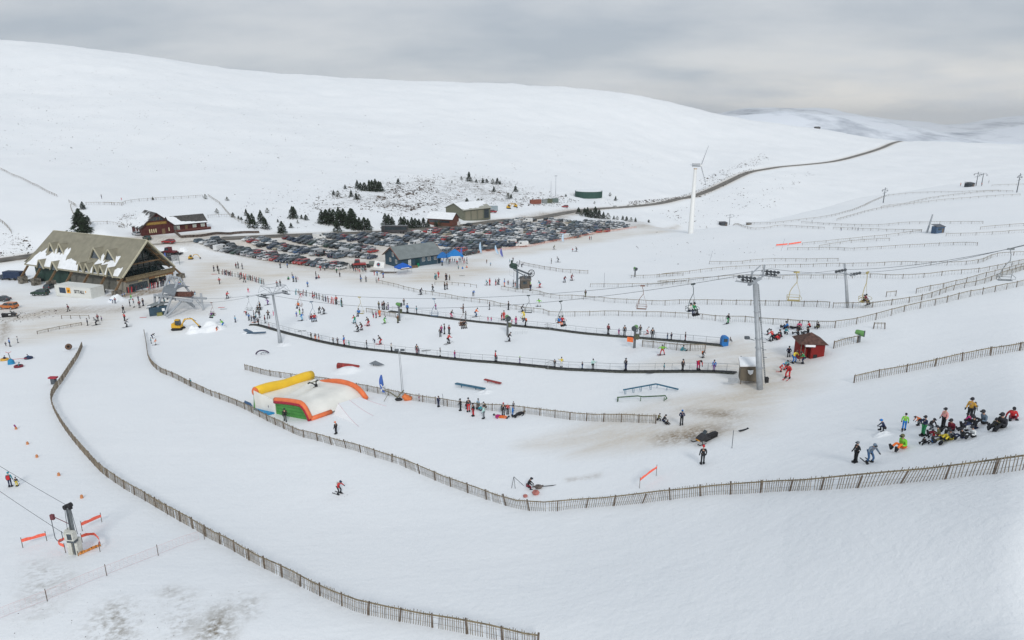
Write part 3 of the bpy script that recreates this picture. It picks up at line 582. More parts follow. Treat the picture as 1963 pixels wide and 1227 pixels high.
# conveyor lifts
def carpet(label, pts, ends=None):
    c = dens(pts); o0 = c[0]; root = thing("magic_carpet", label, "conveyor lift", o0); n = len(c); bl = MB(); sd_ = MB(); rl = MB(); snow = MB()
    def nrm(i): d = (c[min(i+1,n-1)] - c[max(i-1,0)]); d.z = 0; d.normalize(); return Vector((-d.y, d.x, 0))
    for i in range(0, n-2, 2):
        j = min(i+2, n-1); a, b_ = c[i]-o0, c[j]-o0; na, nb_ = nrm(i), nrm(j)
        bl.slab([a-na*.34+Vector((0,0,.15)), b_-nb_*.34+Vector((0,0,.15)), b_+nb_*.34+Vector((0,0,.15)), a+na*.34+Vector((0,0,.15))], .03)
        for s_ in (-1, 1): sd_.bar(a+na*.42*s_+Vector((0,0,.08)), b_+nb_*.42*s_+Vector((0,0,.06)), .09, .2)
        rl.bar(a+na*.8+Vector((0,0,1.0)), b_+nb_*.8+Vector((0,0,1.0)), .05); rl.bar(a+na*.8+Vector((0,0,.6)), b_+nb_*.8+Vector((0,0,.6)), .02)
    bl.build("belt", M_BLK, root); sd_.build("side_frame", mat("carpet_frame_timber", (.085,.09,.075), .85, var=.3), root); rl.build("handrail", mat("pale_handrail", (.38,.40,.41), .6), root)
    k_ = max(5, int(n/95)+1)
    for i in range(0, n, k_): a = c[i]-o0+nrm(i)*.8; MB().bar((0,0,-.2), (0,0,1.0), .05).build("rail_post", MATS["pale_handrail"], root, a)
    return root
CARP1 = px(Z5A,[(560,583),(640,585),(810,632),(1000,682),(1200,732),(1500,787),(1888,832)])+px(Z6A,[(860,877),(1100,902),(1590,942),(1888,970)])+px(Z7A,[(400,1062),(800,1087),(1200,1102),(1888,1102)])+px(Z8A,[(560,1070)])
CARP2 = px(Z6A,[(410,458),(660,487),(900,517),(1140,547),(1440,577),(1888,622)])+px(Z7A,[(400,707),(900,767),(1340,802),(1888,852)])+px(Z8A,[(470,880)])
carpet("long dark conveyor lift running from the slim tower to the timber hut", CARP1)
carpet("upper dark conveyor lift ending at the blue booth", CARP2)
# ------------------------------------------------------------------ chairlift, drag lift, towers
def sheave(mb, c, d, n=4, r=.25, sp=.55, mi=1):
    d = Vector(d).normalized(); s_ = Vector((-d.y, d.x, 0)).normalized()
    for i in range(n): p = Vector(c) + d * (i - (n-1)/2) * sp; mb.tube([p - s_*.05, p + s_*.05], r, 12, mi)
    mb.bar(Vector(c) - d * n * sp / 2, Vector(c) + d * n * sp / 2, .1, .14, 0)
def wheel_ring(mb, c, ax, r, t=.05, mi=0, n=14, spokes=4):
    ax = Vector(ax).normalized(); a = ax.cross(Vector((0,0,1))).normalized(); b_ = ax.cross(a); c = Vector(c)
    mb.tube([c + (a*math.cos(2*math.pi*k/n)+b_*math.sin(2*math.pi*k/n))*r for k in range(n)], t, 5, mi, close=True)
    for k in range(spokes): q = (a*math.cos(math.pi*k/spokes)+b_*math.sin(math.pi*k/spokes))*r; mb.bar(c-q, c+q, t)
# big foreground tower
base = P(1458, 747); zt = HC * 0 + (base.y*math.cos(PITCH)+(HC-base.z)*math.sin(PITCH))
tp = Q(1447, 541, zt); lean_ = (tp - base); lean_.z = 0; H1 = tp.z - base.z
RA = [Q(1478, 517, zt + 2.2), Q(1432, 528, zt - 1.8)]            # where the two ropes pass over its sheaves: far, near
t0b = P(537, 657); z0 = (t0b.y*math.cos(PITCH)+(HC-t0b.z)*math.sin(PITCH))
R0 = [Q(546, 557, z0 + 2), Q(505, 564, z0 - 2)]
dirR = (RA[0]+RA[1]-R0[0]-R0[1]); dirR.z = 0; dirR.normalize(); arm = Vector((-dirR.y, dirR.x, 0))
t = thing("lift_tower", "tall grey tubular chairlift tower with ladder standing beside the timber hut", "lift tower", base)
top = Vector((lean_.x, lean_.y, H1)); mid_ = top * .38
MB().tube([Vector((0,0,-.6)), mid_*.9, mid_, top], [.36,.33,.27,.25], 20).build("mast", M_STEEL, t, smooth_=True)
for zf in (.2, .385, .47, .72): MB().tube([top*zf, top*zf+Vector((0,0,.1))], [.44-.18*zf]*2, 16).build("flange", M_STEEL, t)
q = MB()
for s_ in (-.16, .16): q.bar(Vector((.47, s_, .8)), top*.985+Vector((.37, s_, 0)), .04)
for k in range(46): p = Vector((.47,0,.8)).lerp(top*.985+Vector((.37,0,0)), k/46); q.bar(p-Vector((0,.16,0)), p+Vector((0,.16,0)), .03)
for zf in (.30,.37,.44): q.bar(top*zf+Vector((.5,0,0)), top*zf+Vector((.9,0,0)), .05)
q.build("ladder", M_DSTEEL, t)
q = MB(); c0 = top + Vector((0,0,.1)); q.bar(c0-arm*2.1, c0+arm*2.1, .3, .26); q.build("crossarm", M_STEEL, t)
for nm_, rr in (("far", RA[0]), ("near", RA[1])):
    q = MB(); rel = rr - base - Vector((0,0,.25)); sheave(q, rel, dirR+Vector((0,0,.02)), 5, .19, .42); sheave(q, rel-Vector((0,0,.36))+arm*.2, dirR, 3, .17, .46)
    q.build("sheave_assembly", [M_DSTEEL, mat("grey_sheave_rubber", (.10,.11,.12), .7)], t)
    q = MB(); a = rel - Vector((0,0,.55)); q.bar(a-dirR*1.2, a+dirR*1.2, .6, .04)
    for k in range(-2, 3): q.bar(a+dirR*k*.55, a+dirR*k*.55+Vector((0,0,.5)), .035)
    q.build("catwalk", M_STEEL, t)
    q = MB(); b0 = c0 + arm*((rel-c0).dot(arm))*.75; q.bar(b0, b0+Vector((0,0,1.5))+dirR*.1, .2, .2); q.build("frame_post", M_STEEL, t)
q = MB(); q.bar(c0-arm*1.6+Vector((0,0,1.15)), c0+arm*1.6+Vector((0,0,1.6)), .10); q.build("frame_beam", M_STEEL, t)
q = MB(); q.bar(top*.46+Vector((-.4,0,0)), top*.46+Vector((-1.2,-.1,.25)), .07); q.box(-.25,.25,-.2,.2,-.12,.18); 
q.v[-8:] = [tuple(Vector(v_) + top*.46+Vector((-1.3,-.1,.3))) for v_ in q.v[-8:]]; q.build("floodlight", M_DSTEEL, t)
MB().box(.42,.75,-.2,.2,.9,1.5).build("control_box", M_BLK, t)
# slim tower at the left end of the conveyor
t = thing("lift_tower", "slim grey chairlift tower with lattice head at the start of the lower conveyor", "lift tower", t0b)
tp0 = Q(523, 565, z0) - t0b
MB().tube([Vector((0,0,-.5)), Vector((0,0,1.2)), Vector((0,0,1.3))+tp0*.1, tp0], [.44,.38,.28,.21], 14).build("mast", M_STEEL, t, smooth_=True)
q = MB(); hd = tp0; q.bar(R0[0]-t0b-Vector((0,0,.3)), R0[1]-t0b-Vector((0,0,.3)), .3); q.build("crossarm", M_STEEL, t)
for rr in R0:
    q = MB(); rel = rr - t0b - Vector((0,0,.2)); sheave(q, rel, dirR, 4, .18, .45); q.bar(rel-dirR*1.5-Vector((0,0,.4)), rel+dirR*1.5-Vector((0,0,.4)), .6, .05); q.build("sheave_assembly", [M_DSTEEL, MATS["grey_sheave_rubber"]], t)
q = MB(); u1 = hd+Vector((0,0,1.7)); c4 = [R0[0]-t0b+dirR*1.8, R0[0]-t0b-dirR*1.8, R0[1]-t0b-dirR*1.8, R0[1]-t0b+dirR*1.8]; c4t = [hd+(p-hd)*.8+Vector((0,0,1.5)) for p in c4]
for a in range(4): q.bar(c4[a], c4t[a], .06); q.bar(c4t[a], c4t[(a+1)%4], .07); q.bar(c4[a], c4t[(a+1)%4], .05); q.bar(hd, c4t[a], .06)
q.build("lattice_head", M_STEEL, t)
# third, slim tower upslope
t2b = P(1626, 590); z2 = (t2b.y*math.cos(PITCH)+(HC-t2b.z)*math.sin(PITCH)); tp2 = Q(1619, 505, z2) - t2b
R2 = [Q(1640, 524, z2+1.5), Q(1612, 518, z2-1.5)]
t = thing("lift_tower", "thin grey lift tower standing on the slope right of the big tower", "lift tower", t2b)
MB().tube([Vector((0,0,-.5)), tp2*.5, tp2], [.26,.22,.16], 10).build("mast", M_STEEL, t, smooth_=True)
q = MB(); q.bar(R2[0]-t2b-Vector((0,0,.4)), R2[1]-t2b-Vector((0,0,.4)), .16); q.build("crossarm", M_STEEL, t)
for rr in R2: q = MB(); sheave(q, rr-t2b-Vector((0,0,.1)), (1,.2,.15), 4, .24, .5); q.build("sheave_assembly", [M_DSTEEL, MATS["grey_sheave_rubber"]], t)
# ropes
def sagline(a, b_, sag, n=40): return [a.lerp(b_, k/n) - Vector((0,0,4*sag*(k/n)*(1-k/n))) for k in range(n+1)]
zs = 168.; ropeA = sagline(Q(372,573,zs+3), R0[0], .6, 16)[:-1] + sagline(R0[0], RA[0], 2.6) [:-1] + sagline(RA[0], R2[0], .3, 10)[:-1] + sagline(R2[0], Q(2080,440,62), .9, 24)
ropeB = sagline(Q(345,580,zs-2), R0[1], .8, 16)[:-1] + sagline(R0[1], RA[1], 3.4)[:-1] + sagline(RA[1], R2[1], .3, 10)[:-1] + sagline(R2[1], Q(2080,446,60), .9, 24)
for rp_, lb in ((ropeA, "steel haul rope of the chairlift, far side"), (ropeB, "steel haul rope of the chairlift, near side")):
    tag(MB().tube([p + Vector((0,0,.1)) for p in rp_], .028, 5).build("haul_rope", M_CABLE), lb, "cable")
# two seat chairs
def make_chair(label, colname, col, root_loc):
    m = mat("chair_" + colname, col, .6, .1); r = thing("lift_chair", label, "chairlift chair", root_loc, 0, "double chairs hanging on the chairlift")
    q = MB(); q.tube([(0,0,0),(0,0,-.25),(.1,0,-.45),(.15,0,-1.0),(-.25,0,-1.6),(-.42,0,-2.0),(-.5,0,-2.9)], .035, 6); q.tube([(.15,0,-1.0),(.32,0,-1.5),(.55,0,-2.1),(.5,0,-2.95)], .016, 5); q.box(-.28,.28,-.06,.06,-.05,.12); q.build("hanger", m, r)
    q = MB(); q.box(-.6,.6,-.22,.2,-2.94,-2.89); q.build("seat", mat("chair_seat_" + colname, tuple(c*.85 for c in col), .7), r)
    q = MB(); q.tube([(-.62,.25,-2.9),(-.62,.3,-2.4),(.62,.3,-2.4),(.62,.25,-2.9)], .022, 5); q.bar((-.6,.29,-2.65), (.6,.29,-2.65), .02, .05)
    q.build("backrest", m, r)
    q = MB(); q.tube([(-.62,.25,-2.4),(-.68,-.45,-2.55),(-.6,-.6,-2.7),(.6,-.6,-2.7),(.68,-.45,-2.55),(.62,.25,-2.4)], .022, 5); q.build("safety_bar", m, r)
    return r
def rope_at(rope, u):
    for a, b_ in zip(rope[:-1], rope[1:]):
        ua, ub = pix(a)[0], pix(b_)[0]
        if ua <= u <= ub: return a.lerp(b_, (u-ua)/(ub-ua+1e-9))
CHAIRS = {}
CHC = dict(grey=(.22,.24,.25), yellow=(.42,.35,.15), brown=(.26,.16,.13), dark=(.05,.07,.07), blue=(.08,.14,.22))
for key, rope, u, cn, lb in (
 ("a",ropeB,405,"brown","occupied lift chair nearest the bottom station, with a purple clad rider"), ("b",ropeA,475,"grey","empty grey lift chair just left of the slim lattice tower"),
 ("c",ropeB,494,"grey","grey lift chair carrying riders beside the slim lattice tower"), ("d",ropeA,572,"brown","brown lift chair with one rider in orange, right of the slim tower"),
 ("e",ropeB,597,"blue","dark blue lift chair with two red jacketed riders"), ("f",ropeA,689,"yellow","yellow lift chair with a rider in blue"),
 ("g",ropeA,832,"blue","empty blue grey lift chair over the upper conveyor"), ("h",ropeB,886,"brown","lift chair carrying dark riders over the upper conveyor"),
 ("i",ropeA,1013,"dark","empty dark green lift chair near the drag lift hut"), ("j",ropeB,1075,"dark","lift chair with riders in blue and red jackets"),
 ("k",ropeA,1232,"brown","empty reddish brown lift chair in the middle of the span"), ("l",ropeB,1329,"dark","dark lift chair with riders in white and green"),
 ("m",ropeA,1527,"yellow","empty yellow lift chair right of the big tower"), ("n",ropeA,1663,"yellow","yellow lift chair with dark clad riders right of the slim tower"),
 ("o",ropeB,1938,"grey","empty grey lift chair at the right edge")):
    p = rope_at(rope, u); r = make_chair(lb, cn, CHC[cn], p); r.rotation_euler = (0, 0, heading(dirR) + math.radians({"e":70,"h":60,"j":75,"l":70,"n":80,"d":20}.get(key, 25))); CHAIRS[key] = r
    px_m = ppm(p); want = dict(a=25,b=27,c=28,d=27,e=33,f=32,g=33,h=34,i=33,j=41,k=45,l=52,m=55,n=56,o=60)[key]; r.scale = (max(.75, min(1.5, want / (2.9 * px_m))),) * 3

# bottom station: big frame of leaning tubes, hood and rail
sp = P(352, 603); px_ = 1 / ppm(sp); sr = thing("chairlift_station", "grey steel chairlift bottom station of leaning tubes with a curved metal hood", "lift station", sp)
def sq(x, y, dpt=0.0, zg=None):      # local point from station crop coordinates, dpt metres behind the station plane
    u, v = 240 + x / 8.765, 500 + y / 8.765; z = (sp.y*math.cos(PITCH)+(HC-sp.z)*math.sin(PITCH)) + dpt; return Q(u, v, z) - sp
tb = [((740,240,6),(620,560,3),(545,770,0)), ((910,280,4),(800,560,1),(665,915,-3)), ((910,280,4),(1010,430,5),(1110,560,6)), ((940,680,0),(830,800,-2),(695,935,-3.5)), ((1040,690,2),(1100,740,3),(1160,780,4)), ((1270,545,3),(1290,700,3),(1310,825,3)), ((1200,660,3),(1260,720,3),(1300,780,3)), ((490,560,3),(495,660,3),(500,760,3)), ((1090,690,3),(1130,740,3),(1160,775,4)), ((780,280,7),(820,340,7),(860,400,7))]
for a in tb: MB().tube([sq(*p) for p in a], .27, 10).build("leg", M_STEEL, sr)
q = MB(); q.bar(sq(480,570,3), sq(1110,690,0), .35, .45); q.bar(sq(560,560,6), sq(1360,635,4), .35, .4); q.bar(sq(1120,620,3), sq(1365,635,3), .5, .5); q.bar(sq(860,640,0), sq(1130,680,0), .6, .5); q.bar(sq(740,250,6), sq(910,285,4), .3); q.build("beam", M_STEEL, sr)
q = MB(); A1 = [sq(625,520+0,2), sq(650,440,4), sq(760,395,6.5), sq(900,400,7)]; B1 = [sq(830,600,-1), sq(870,480,1), sq(960,440,3.5), sq(1080,440,5)]
for i in range(3): q.slab([A1[i], B1[i], B1[i+1], A1[i+1]], .15)
q.build("hood", mat("dull_hood_metal", (.20,.22,.24), .5, .3), sr)
q = MB()
for k in range(9): f_ = k/9; a = sq(500+620*f_, 600+70*f_, 2-f_*2); q.tube([a, a+Vector((0,0,-.45))], .2, 8)
q.build("guide_wheel", M_DSTEEL, sr)
q = MB(); q.box(-2.4,2.4,-.7,.7,-.5,.5); bw = sq(970,560,2); q.v = [tuple(Vector(v_)+bw) for v_ in q.v]; q.build("drive_unit", mat("rusty_machinery", (.13,.06,.045), .8, var=.4), sr)
q = MB(); wheel_ring(q, sq(950,500,3), (0,0,1), 1.9, .12, n=20); q.build("bull_wheel", M_DSTEEL, sr)

# drag lift station in the middle distance
def dq(x, y, dp=0): u, v = 940 + x / 13.63, 480 + y / 13.63; z = (dp0.y*math.cos(PITCH)+(HC-dp0.z)*math.sin(PITCH)) + dp; return Q(u, v, z) - dp0
dp0 = P(991.5, 555); dr = thing("drag_lift_station", "dark steel drag lift drive station with a spoked wheel at its end", "lift station", dp0)
MB().tube([Vector((0,0,-.4)), dq(705,480)], [.30,.26], 12).build("mast", mat("blue_grey_steel", (.11,.135,.16), .55, .2), dr)
q = MB(); q.bar(dq(500,420), dq(1060,640), .35, .4); q.bar(dq(700,560), dq(1050,740,.5), .2); q.bar(dq(730,750), dq(850,660), .18); q.bar(dq(600,500), dq(700,560), .18); q.bar(dq(900,620), dq(910,740), .2); q.bar(dq(945,640), dq(945,740), .2); q.build("beam", M_DSTEEL, dr)
q = MB(); c = dq(600,390); q.ball(c, .9, sc=(1.3,.7,.7)); q.bar(dq(560,260), dq(560,430), .55, .5); q.bar(dq(540,420), dq(700,470), .8, .7); q.build("drive_unit", mat("dark_green_machinery", (.03,.06,.05), .7, var=.3), dr)
q = MB(); wheel_ring(q, dq(1068,602), (.5,-1,0), .95, .09, n=22); q.build("bull_wheel", M_BLK, dr)
q = MB(); q.bar(dq(715,290), dq(720,440), .12); q.bar(dq(770,250), dq(735,430), .1); q.bar(dq(660,370), dq(690,300), .08); q.build("aerial", M_DSTEEL, dr)
q = MB()
for a, b_ in (((500,480),(500,640)), ((620,520),(600,780)), ((650,560),(620,780)), ((600,690),(610,560)), ((500,640),(600,690))): q.bar(dq(*a), dq(*b_), .05)
q.build("tow_frame", M_STEEL, dr)

# generic far drag-lift pylons and tow huts
def pylon(label, u, v, hpx, armpx=16, dbl=True, lean=0.0):
    b_ = P(u, v); s_ = ppm(b_); h = hpx / s_; r = thing("tow_pylon", label, "pylon", b_, 0, "drag lift pylons on the upper slopes")
    MB().tube([(0,0,-.4), (lean*h,0,h)], [.24,.15], 8).build("mast", M_DSTEEL, r); q = MB(); w_ = armpx / s_ / 2; q.bar((lean*h-w_,0,h*.86), (lean*h+w_,.3,h*.92), .18)
    for s2 in (-1, 1): wheel_ring(q, (lean*h+w_*s2,0,h*.8), (0,1,0), .38, .08, n=8, spokes=2)
    if dbl: q.bar((lean*h-w_*.8,0,h*.62), (lean*h+w_*.8,0,h*.7), .14)
    q.build("crossarm", M_DSTEEL, r); return r
pylon("dark pylon beside the small far hut on the crest right of the turbine", 1398, 431, 21, 14)
pylon("lone pylon on the crest with a crossarm near its top", 1693, 389, 29, 9)
pylon("first pylon of the far upper station", 1871, 356, 26, 14); pylon("second pylon of the far upper station, with pale arms", 1882, 352, 20, 14, False)
pylon("pylon at the right edge of the far slope, orange at its foot", 1949, 369, 36, 7)
b_ = P(1776, 447); r = thing("marker_mast", "plain leaning grey mast on the slope left of the blue cabin", "mast", b_); s_ = ppm(b_); MB().tube([(0,0,-.4), (6/s_,0,36/s_)], [.32,.22], 8).build("mast_pole", M_STEEL, r)
def hut(label, u, v, wpx, hpx, col, roofcol, name="tow_hut", depth=None, roof='pent', cat="hut", win=True, ang=8):
    b_ = P(u, v); s_ = ppm(b_); w_ = wpx / s_; h = hpx / s_; d = depth or w_ * .8; r = thing(name, label, cat, b_, math.radians(ang)); mw = mat("hut_wall_" + "_".join(str(int(c*100)) for c in col), col, .85, var=.2); mr = mat("hut_roof_" + "_".join(str(int(c*100)) for c in roofcol), roofcol, .8, var=.15)
    MB().box(-w_/2, w_/2, 0, d, -.4, h*.78).build("wall", mw, r)
    q = MB(); q.slab([(-w_*.56,-.25,h*.80),(w_*.56,-.25,h*.80),(w_*.56,d+.25,h*.98),(-w_*.56,d+.25,h*.98)], .12) if roof == 'pent' else (q.slab([(-w_*.56,-.25,h*.72),(w_*.56,-.25,h*.72),(w_*.56,d/2,h),(-w_*.56,d/2,h)], .1), q.slab([(-w_*.56,d/2,h),(w_*.56,d/2,h),(w_*.56,d+.25,h*.72),(-w_*.56,d+.25,h*.72)], .1))
    q.build("roof", mr, r)
    if win: MB().box(-w_*.3, w_*.1, -.03, .05, h*.38, h*.62).build("window", M_GLASS, r); MB().box(w_*.2, w_*.42, -.03, .05, 0, h*.62).build("door", M_POST, r)
    return r
hut("small dark tow hut on the crest beside its pylon", 1388, 433, 13, 7, (.05,.055,.065), (.08,.08,.09))
hut("tiny brown hut on the crest fence", 1437, 431, 8, 3.5, (.16,.14,.11), (.3,.3,.3), win=False)
hut("dark hut at the foot of the far upper station", 1862, 358, 13, 8, (.04,.05,.06), (.10,.11,.12))
hut("blue cabin with dark roof on the far slope", 1802, 447, 17, 15, (.07,.12,.20), (.12,.13,.15), name="lift_cabin", cat="cabin")
hut("tiny dark hut on the skyline left of the road top", 1569, 242, 9, 4, (.08,.08,.08), (.12,.12,.12), win=False)
hut("dark weathered operator hut under the drag lift station", 1008, 553, 19, 22, (.11,.095,.08), (.15,.14,.13), name="operator_hut", roof='gable')

# pole mounted snow guns
def snow_gun(label, u, v, hpx, col=(.12,.28,.09), ang=0, box=True, extra=None, gunpx=8):
    b_ = P(u, v); s_ = ppm(b_); h = hpx / s_; r = thing("snow_gun", label, "snow gun", b_, math.radians(ang), "fan snow guns beside the runs"); g = gunpx / s_ / 2; mg = mat("green_gun_housing", col, .5); hh = h - g
    MB().tube([(0,0,-.3), (0,0,hh-g)], [.22,.18], 10).build("mast", mat("gun_mast_grey", (.13,.14,.15), .6), r)
    q = MB(); n = 16; q.tube([(0,-1.3*g,hh), (0,-.9*g,hh), (0,.9*g,hh+.12), (0,1.4*g,hh+.15)], [g*1.0,g*.95,g*.8,g*.55], n, cap=False); q.build("barrel", mg, r, smooth_=True)
    q = MB(); wheel_ring(q, (0,-1.3*g,hh), (0,1,0), g*.95, .06, n=16, spokes=5); wheel_ring(q, (0,-1.25*g,hh), (0,1,0), g*.5, .05, n=12, spokes=3); q.build("nozzle_ring", M_DSTEEL, r)
    MB().tube([(0,-.9*g,hh), (0,.7*g,hh+.1)], [g*.35,g*.3], 10).build("fan_hub", M_BLK, r)
    q = MB(); q.bar((-g,0,hh), (-g*.9,0,hh-g*1.2), .1); q.bar((g,0,hh), (g*.9,0,hh-g*1.2), .1); q.bar((-g*.9,0,hh-g*1.2), (g*.9,0,hh-g*1.2), .12); q.build("yoke", M_DSTEEL, r)
    if box: MB().box(.1,.65,-.4,.3,h*.42,h*.62).build("control_cabinet", mat("olive_cabinet", (.09,.10,.06), .7), r)
    return r
g = snow_gun("green snow gun on a pole beside the beginners' fence", 766, 615, 36, ang=70)
g = snow_gun("green snow gun on a pole in the middle of the nursery slope", 973, 643, 40, ang=15, gunpx=10)
g = snow_gun("green snow gun on a brown pole with an orange mat, near the upper conveyor", 1216, 667, 45, ang=-30, gunpx=10)
q = MB().box(-1.1,-.15,-.45,-.3,1.0,1.75); q.build("padding_mat", mat("orange_padding", (.85,.18,.05), .7), g); 
g = snow_gun("green snow gun low on the ground right of the red hut", 1646, 656, 24, ang=60, gunpx=12, box=False)
g = snow_gun("small pale snow gun on the slope above the empty brown chair", 1217, 531, 19, col=(.25,.35,.42), ang=20, gunpx=6, box=False)
# net screens at the foot of the two guns
for lb, x, y in (("white mesh screen beside the pole of the nursery slope snow gun", 983, 642), ("white mesh screen beside the snow gun pole by the beginners' fence", 770, 614)):
    a = P(x, y); s_ = ppm(a); r = thing("mesh_screen", lb, "screen", a); q = MB()
    for k in range(7): q.bar((k*.45,0,0), (k*.45,0,1.0), .03)
    for k in range(4): q.bar((0,0,k*.33+.02), (2.7,0,k*.33+.02), .03)
    q.build("mesh_panel", mat("white_mesh", (.6,.63,.64), .7), r)

# small lift return station bottom left, with its two cables
b_ = P(148, 1062); s_ = ppm(b_); r = thing("lift_return_station", "white cabinet lift return post with a pulley on top, ringed by orange tape", "lift station", b_, math.radians(-8))
lz = (b_.y*math.cos(PITCH)+(HC-b_.z)*math.sin(PITCH)); Ht = (Q(137, 952, lz) - b_).z
MB().box(-.13,.13,-.12,.12,-.3,Ht*.96).build("mast", mat("grey_channel_post", (.20,.22,.23), .5, .3), r)
q = MB(); q.box(-.06,.06,-.175,-.15,0,Ht*.93); q.bar((-.45,0,Ht*.5), (-.30,0,Ht*.93), .03); q.bar((.42,0,Ht*.42), (.24,0,Ht*.93), .03); q.build("guide_rail", M_DSTEEL, r)
MB().box(-.62,-.2,-.2,.3,-.2,Ht*.50).build("cabinet", mat("cream_cabinet", (.55,.55,.50), .6), r)
q = MB(); q.box(-.3,.5,-.62,-.16,Ht*.36,Ht*.52); q.build("control_housing", MATS["cream_cabinet"], r); MB().box(-.02,.38,-.64,-.60,Ht*.385,Ht*.50).build("screen", M_GLASS, r)
MB().box(-.2,.5,-.55,-.16,Ht*.31,Ht*.355).build("shelf", M_DSTEEL, r); MB().box(.2,.45,-.3,.2,-.2,Ht*.34).build("side_cabinet", MATS["cream_cabinet"], r)
q = MB(); q.tube([(-.20,-.16,Ht*.96), (-.12,.16,Ht*.96)], .2, 14); q.tube([(.16,-.16,Ht*1.0), (.24,.16,Ht*1.0)], .2, 14); q.bar((-.35,0,Ht*.93), (.35,0,Ht*.95), .2); q.build("pulley", M_BLK, r)
q = MB(); q.bar((-.2,0,Ht*.62), (-1.5,0,Ht*.74), .04); q.box(-1.75,-1.45,-.1,.1,Ht*.68,Ht*.78); q.build("signal_arm", mat("dark_red_box", (.16,.05,.06), .7), r)
q = MB(); q.tube([(-1.75,0,Ht*.68),(-1.75,0,Ht*.3),(-1.6,0,Ht*.24),(-1.2,0,Ht*.24),(-1.05,0,Ht*.3),(-1.05,0,Ht*.45)], .03, 5); q.build("bow_frame", M_DSTEEL, r)
pa = b_ + Vector((0,0,Ht*.99)); 
for lb, A_, B_ in (("upper thin cable running from the pulley to the left edge", Q(-60,856,lz*1.15), pa), ("lower thin cable running from the cabinet to the left edge", Q(-60,900,lz*1.02), b_+Vector((-.4,0,Ht*.36)))):
    tag(MB().tube(sagline(A_, B_, .12, 12), .02, 5).build("cable", M_CABLE), lb, "cable")
# long steel mast poles on the slope
for lb, u, v, u2, h in (("tall thin leaning marker pole at the left end of a thin fence", 1359, 506, 1364, 25), ("thin leaning pole crossed by the orange tape", 1497, 481, 1502, 24), ("thin pole standing right of the snowmobile", 1403, 859, 1403, 37), ("thin bare pole rising from the fence by the waiting boarders", 851, 779, 849, 26), ("slender pole on the slope left of the thin fence end", 1158, 552, 1158, 30)):
    a = P(u, v); s_ = ppm(a); o = MB().tube([(0,0,-.2), ((u2-u)/s_,0,h/s_)], .03, 6).build("marker_pole", M_DSTEEL, None, a); tag(o, lb, "pole")
# ------------------------------------------------------------------ buildings
def snow_patch(quad, blobs, name, root, seed=1, cut=.5, n=44, off=.06, th=.10, sc=1.6, label=None, hprof=None):
    """irregular sheet of lying snow on a roof plane; quad = 4 corners, blobs = (u, v, ru, rv) in the unit square"""
    q = [Vector(p) for p in quad]; nrm = (q[1]-q[0]).cross(q[3]-q[0]).normalized(); nrm *= (1 if nrm.z > 0 else -1)
    def pt(a, b_): return q[0].lerp(q[1], a).lerp(q[3].lerp(q[2], a), b_)
    mb = MB(); idx = {}; m2 = max(6, int(n * (q[3]-q[0]).length / (q[1]-q[0]).length)); vs = []; fs = []
    A, B_ = np.meshgrid(np.linspace(0, 1, n+1), np.linspace(0, 1, m2+1), indexing='ij')
    f_ = np.full(A.shape, -1.0)
    for (u, v, ru, rv) in blobs: f_ = np.maximum(f_, 1 - np.hypot((A-u)/ru, (B_-v)/rv))
    if hprof: f_ = (np.interp(A, [p[0] for p in hprof], [p[1] for p in hprof]) - B_) * 2.2
    f_ = np.minimum(f_, .42); f_ = f_ + (fbm(A*n*.30+seed*7, B_*m2*.12, seed, 4) * .75 + fbm(A*n*.09+seed, B_*m2*.09, seed+5, 2) * .5) * sc; on = (f_[:-1,:-1]+f_[1:,:-1]+f_[:-1,1:]+f_[1:,1:])/4 > cut - .5
    def vi(i, j):
        if (i, j) not in idx: idx[(i, j)] = len(vs); vs.append(pt(i/n, j/m2) + nrm * (off + th * min(1, max(0, f_[i,j] + .5 - cut) * 3)))
        return idx[(i, j)]
    for i in range(n):
        for j in range(m2):
            if on[i, j]: fs.append((vi(i,j), vi(i+1,j), vi(i+1,j+1), vi(i,j+1)))
    if fs: mb.add(vs, fs); o = mb.build(name, M_SNOWP, root, smooth_=True); return o
def roof_mat(name, col, rib=1.6, rough=.6):
    if name in MATS: return MATS[name]
    m = mat(name, col, rough, var=.10, scale=.6); t = m.node_tree; b = t.nodes["Principled BSDF"]; c = t.nodes.new("ShaderNodeTexCoord"); w = t.nodes.new("ShaderNodeTexWave"); w.wave_profile = 'SIN'; w.inputs["Scale"].default_value = rib; w.inputs["Distortion"].default_value = 0
    t.links.new(c.outputs["Object"], w.inputs["Vector"]); bp = t.nodes.new("ShaderNodeBump"); bp.inputs["Strength"].default_value = .5; bp.inputs["Distance"].default_value = .06; t.links.new(w.outputs[0], bp.inputs["Height"]); t.links.new(bp.outputs[0], b.inputs["Normal"]); return m
def clad_mat(name, col, sc=4, vertical=False):
    if name in MATS: return MATS[name]
    m = mat(name, col, .85, var=.09, scale=1); t = m.node_tree; b = t.nodes["Principled BSDF"]; c = t.nodes.new("ShaderNodeTexCoord"); w = t.nodes.new("ShaderNodeTexWave"); w.bands_direction = 'X' if vertical else 'Z'; w.inputs["Scale"].default_value = sc
    t.links.new(c.outputs["Object"], w.inputs["Vector"]); bp = t.nodes.new("ShaderNodeBump"); bp.inputs["Strength"].default_value = .6; bp.inputs["Distance"].default_value = .05; t.links.new(w.outputs[0], bp.inputs["Height"]); t.links.new(bp.outputs[0], b.inputs["Normal"]); return m
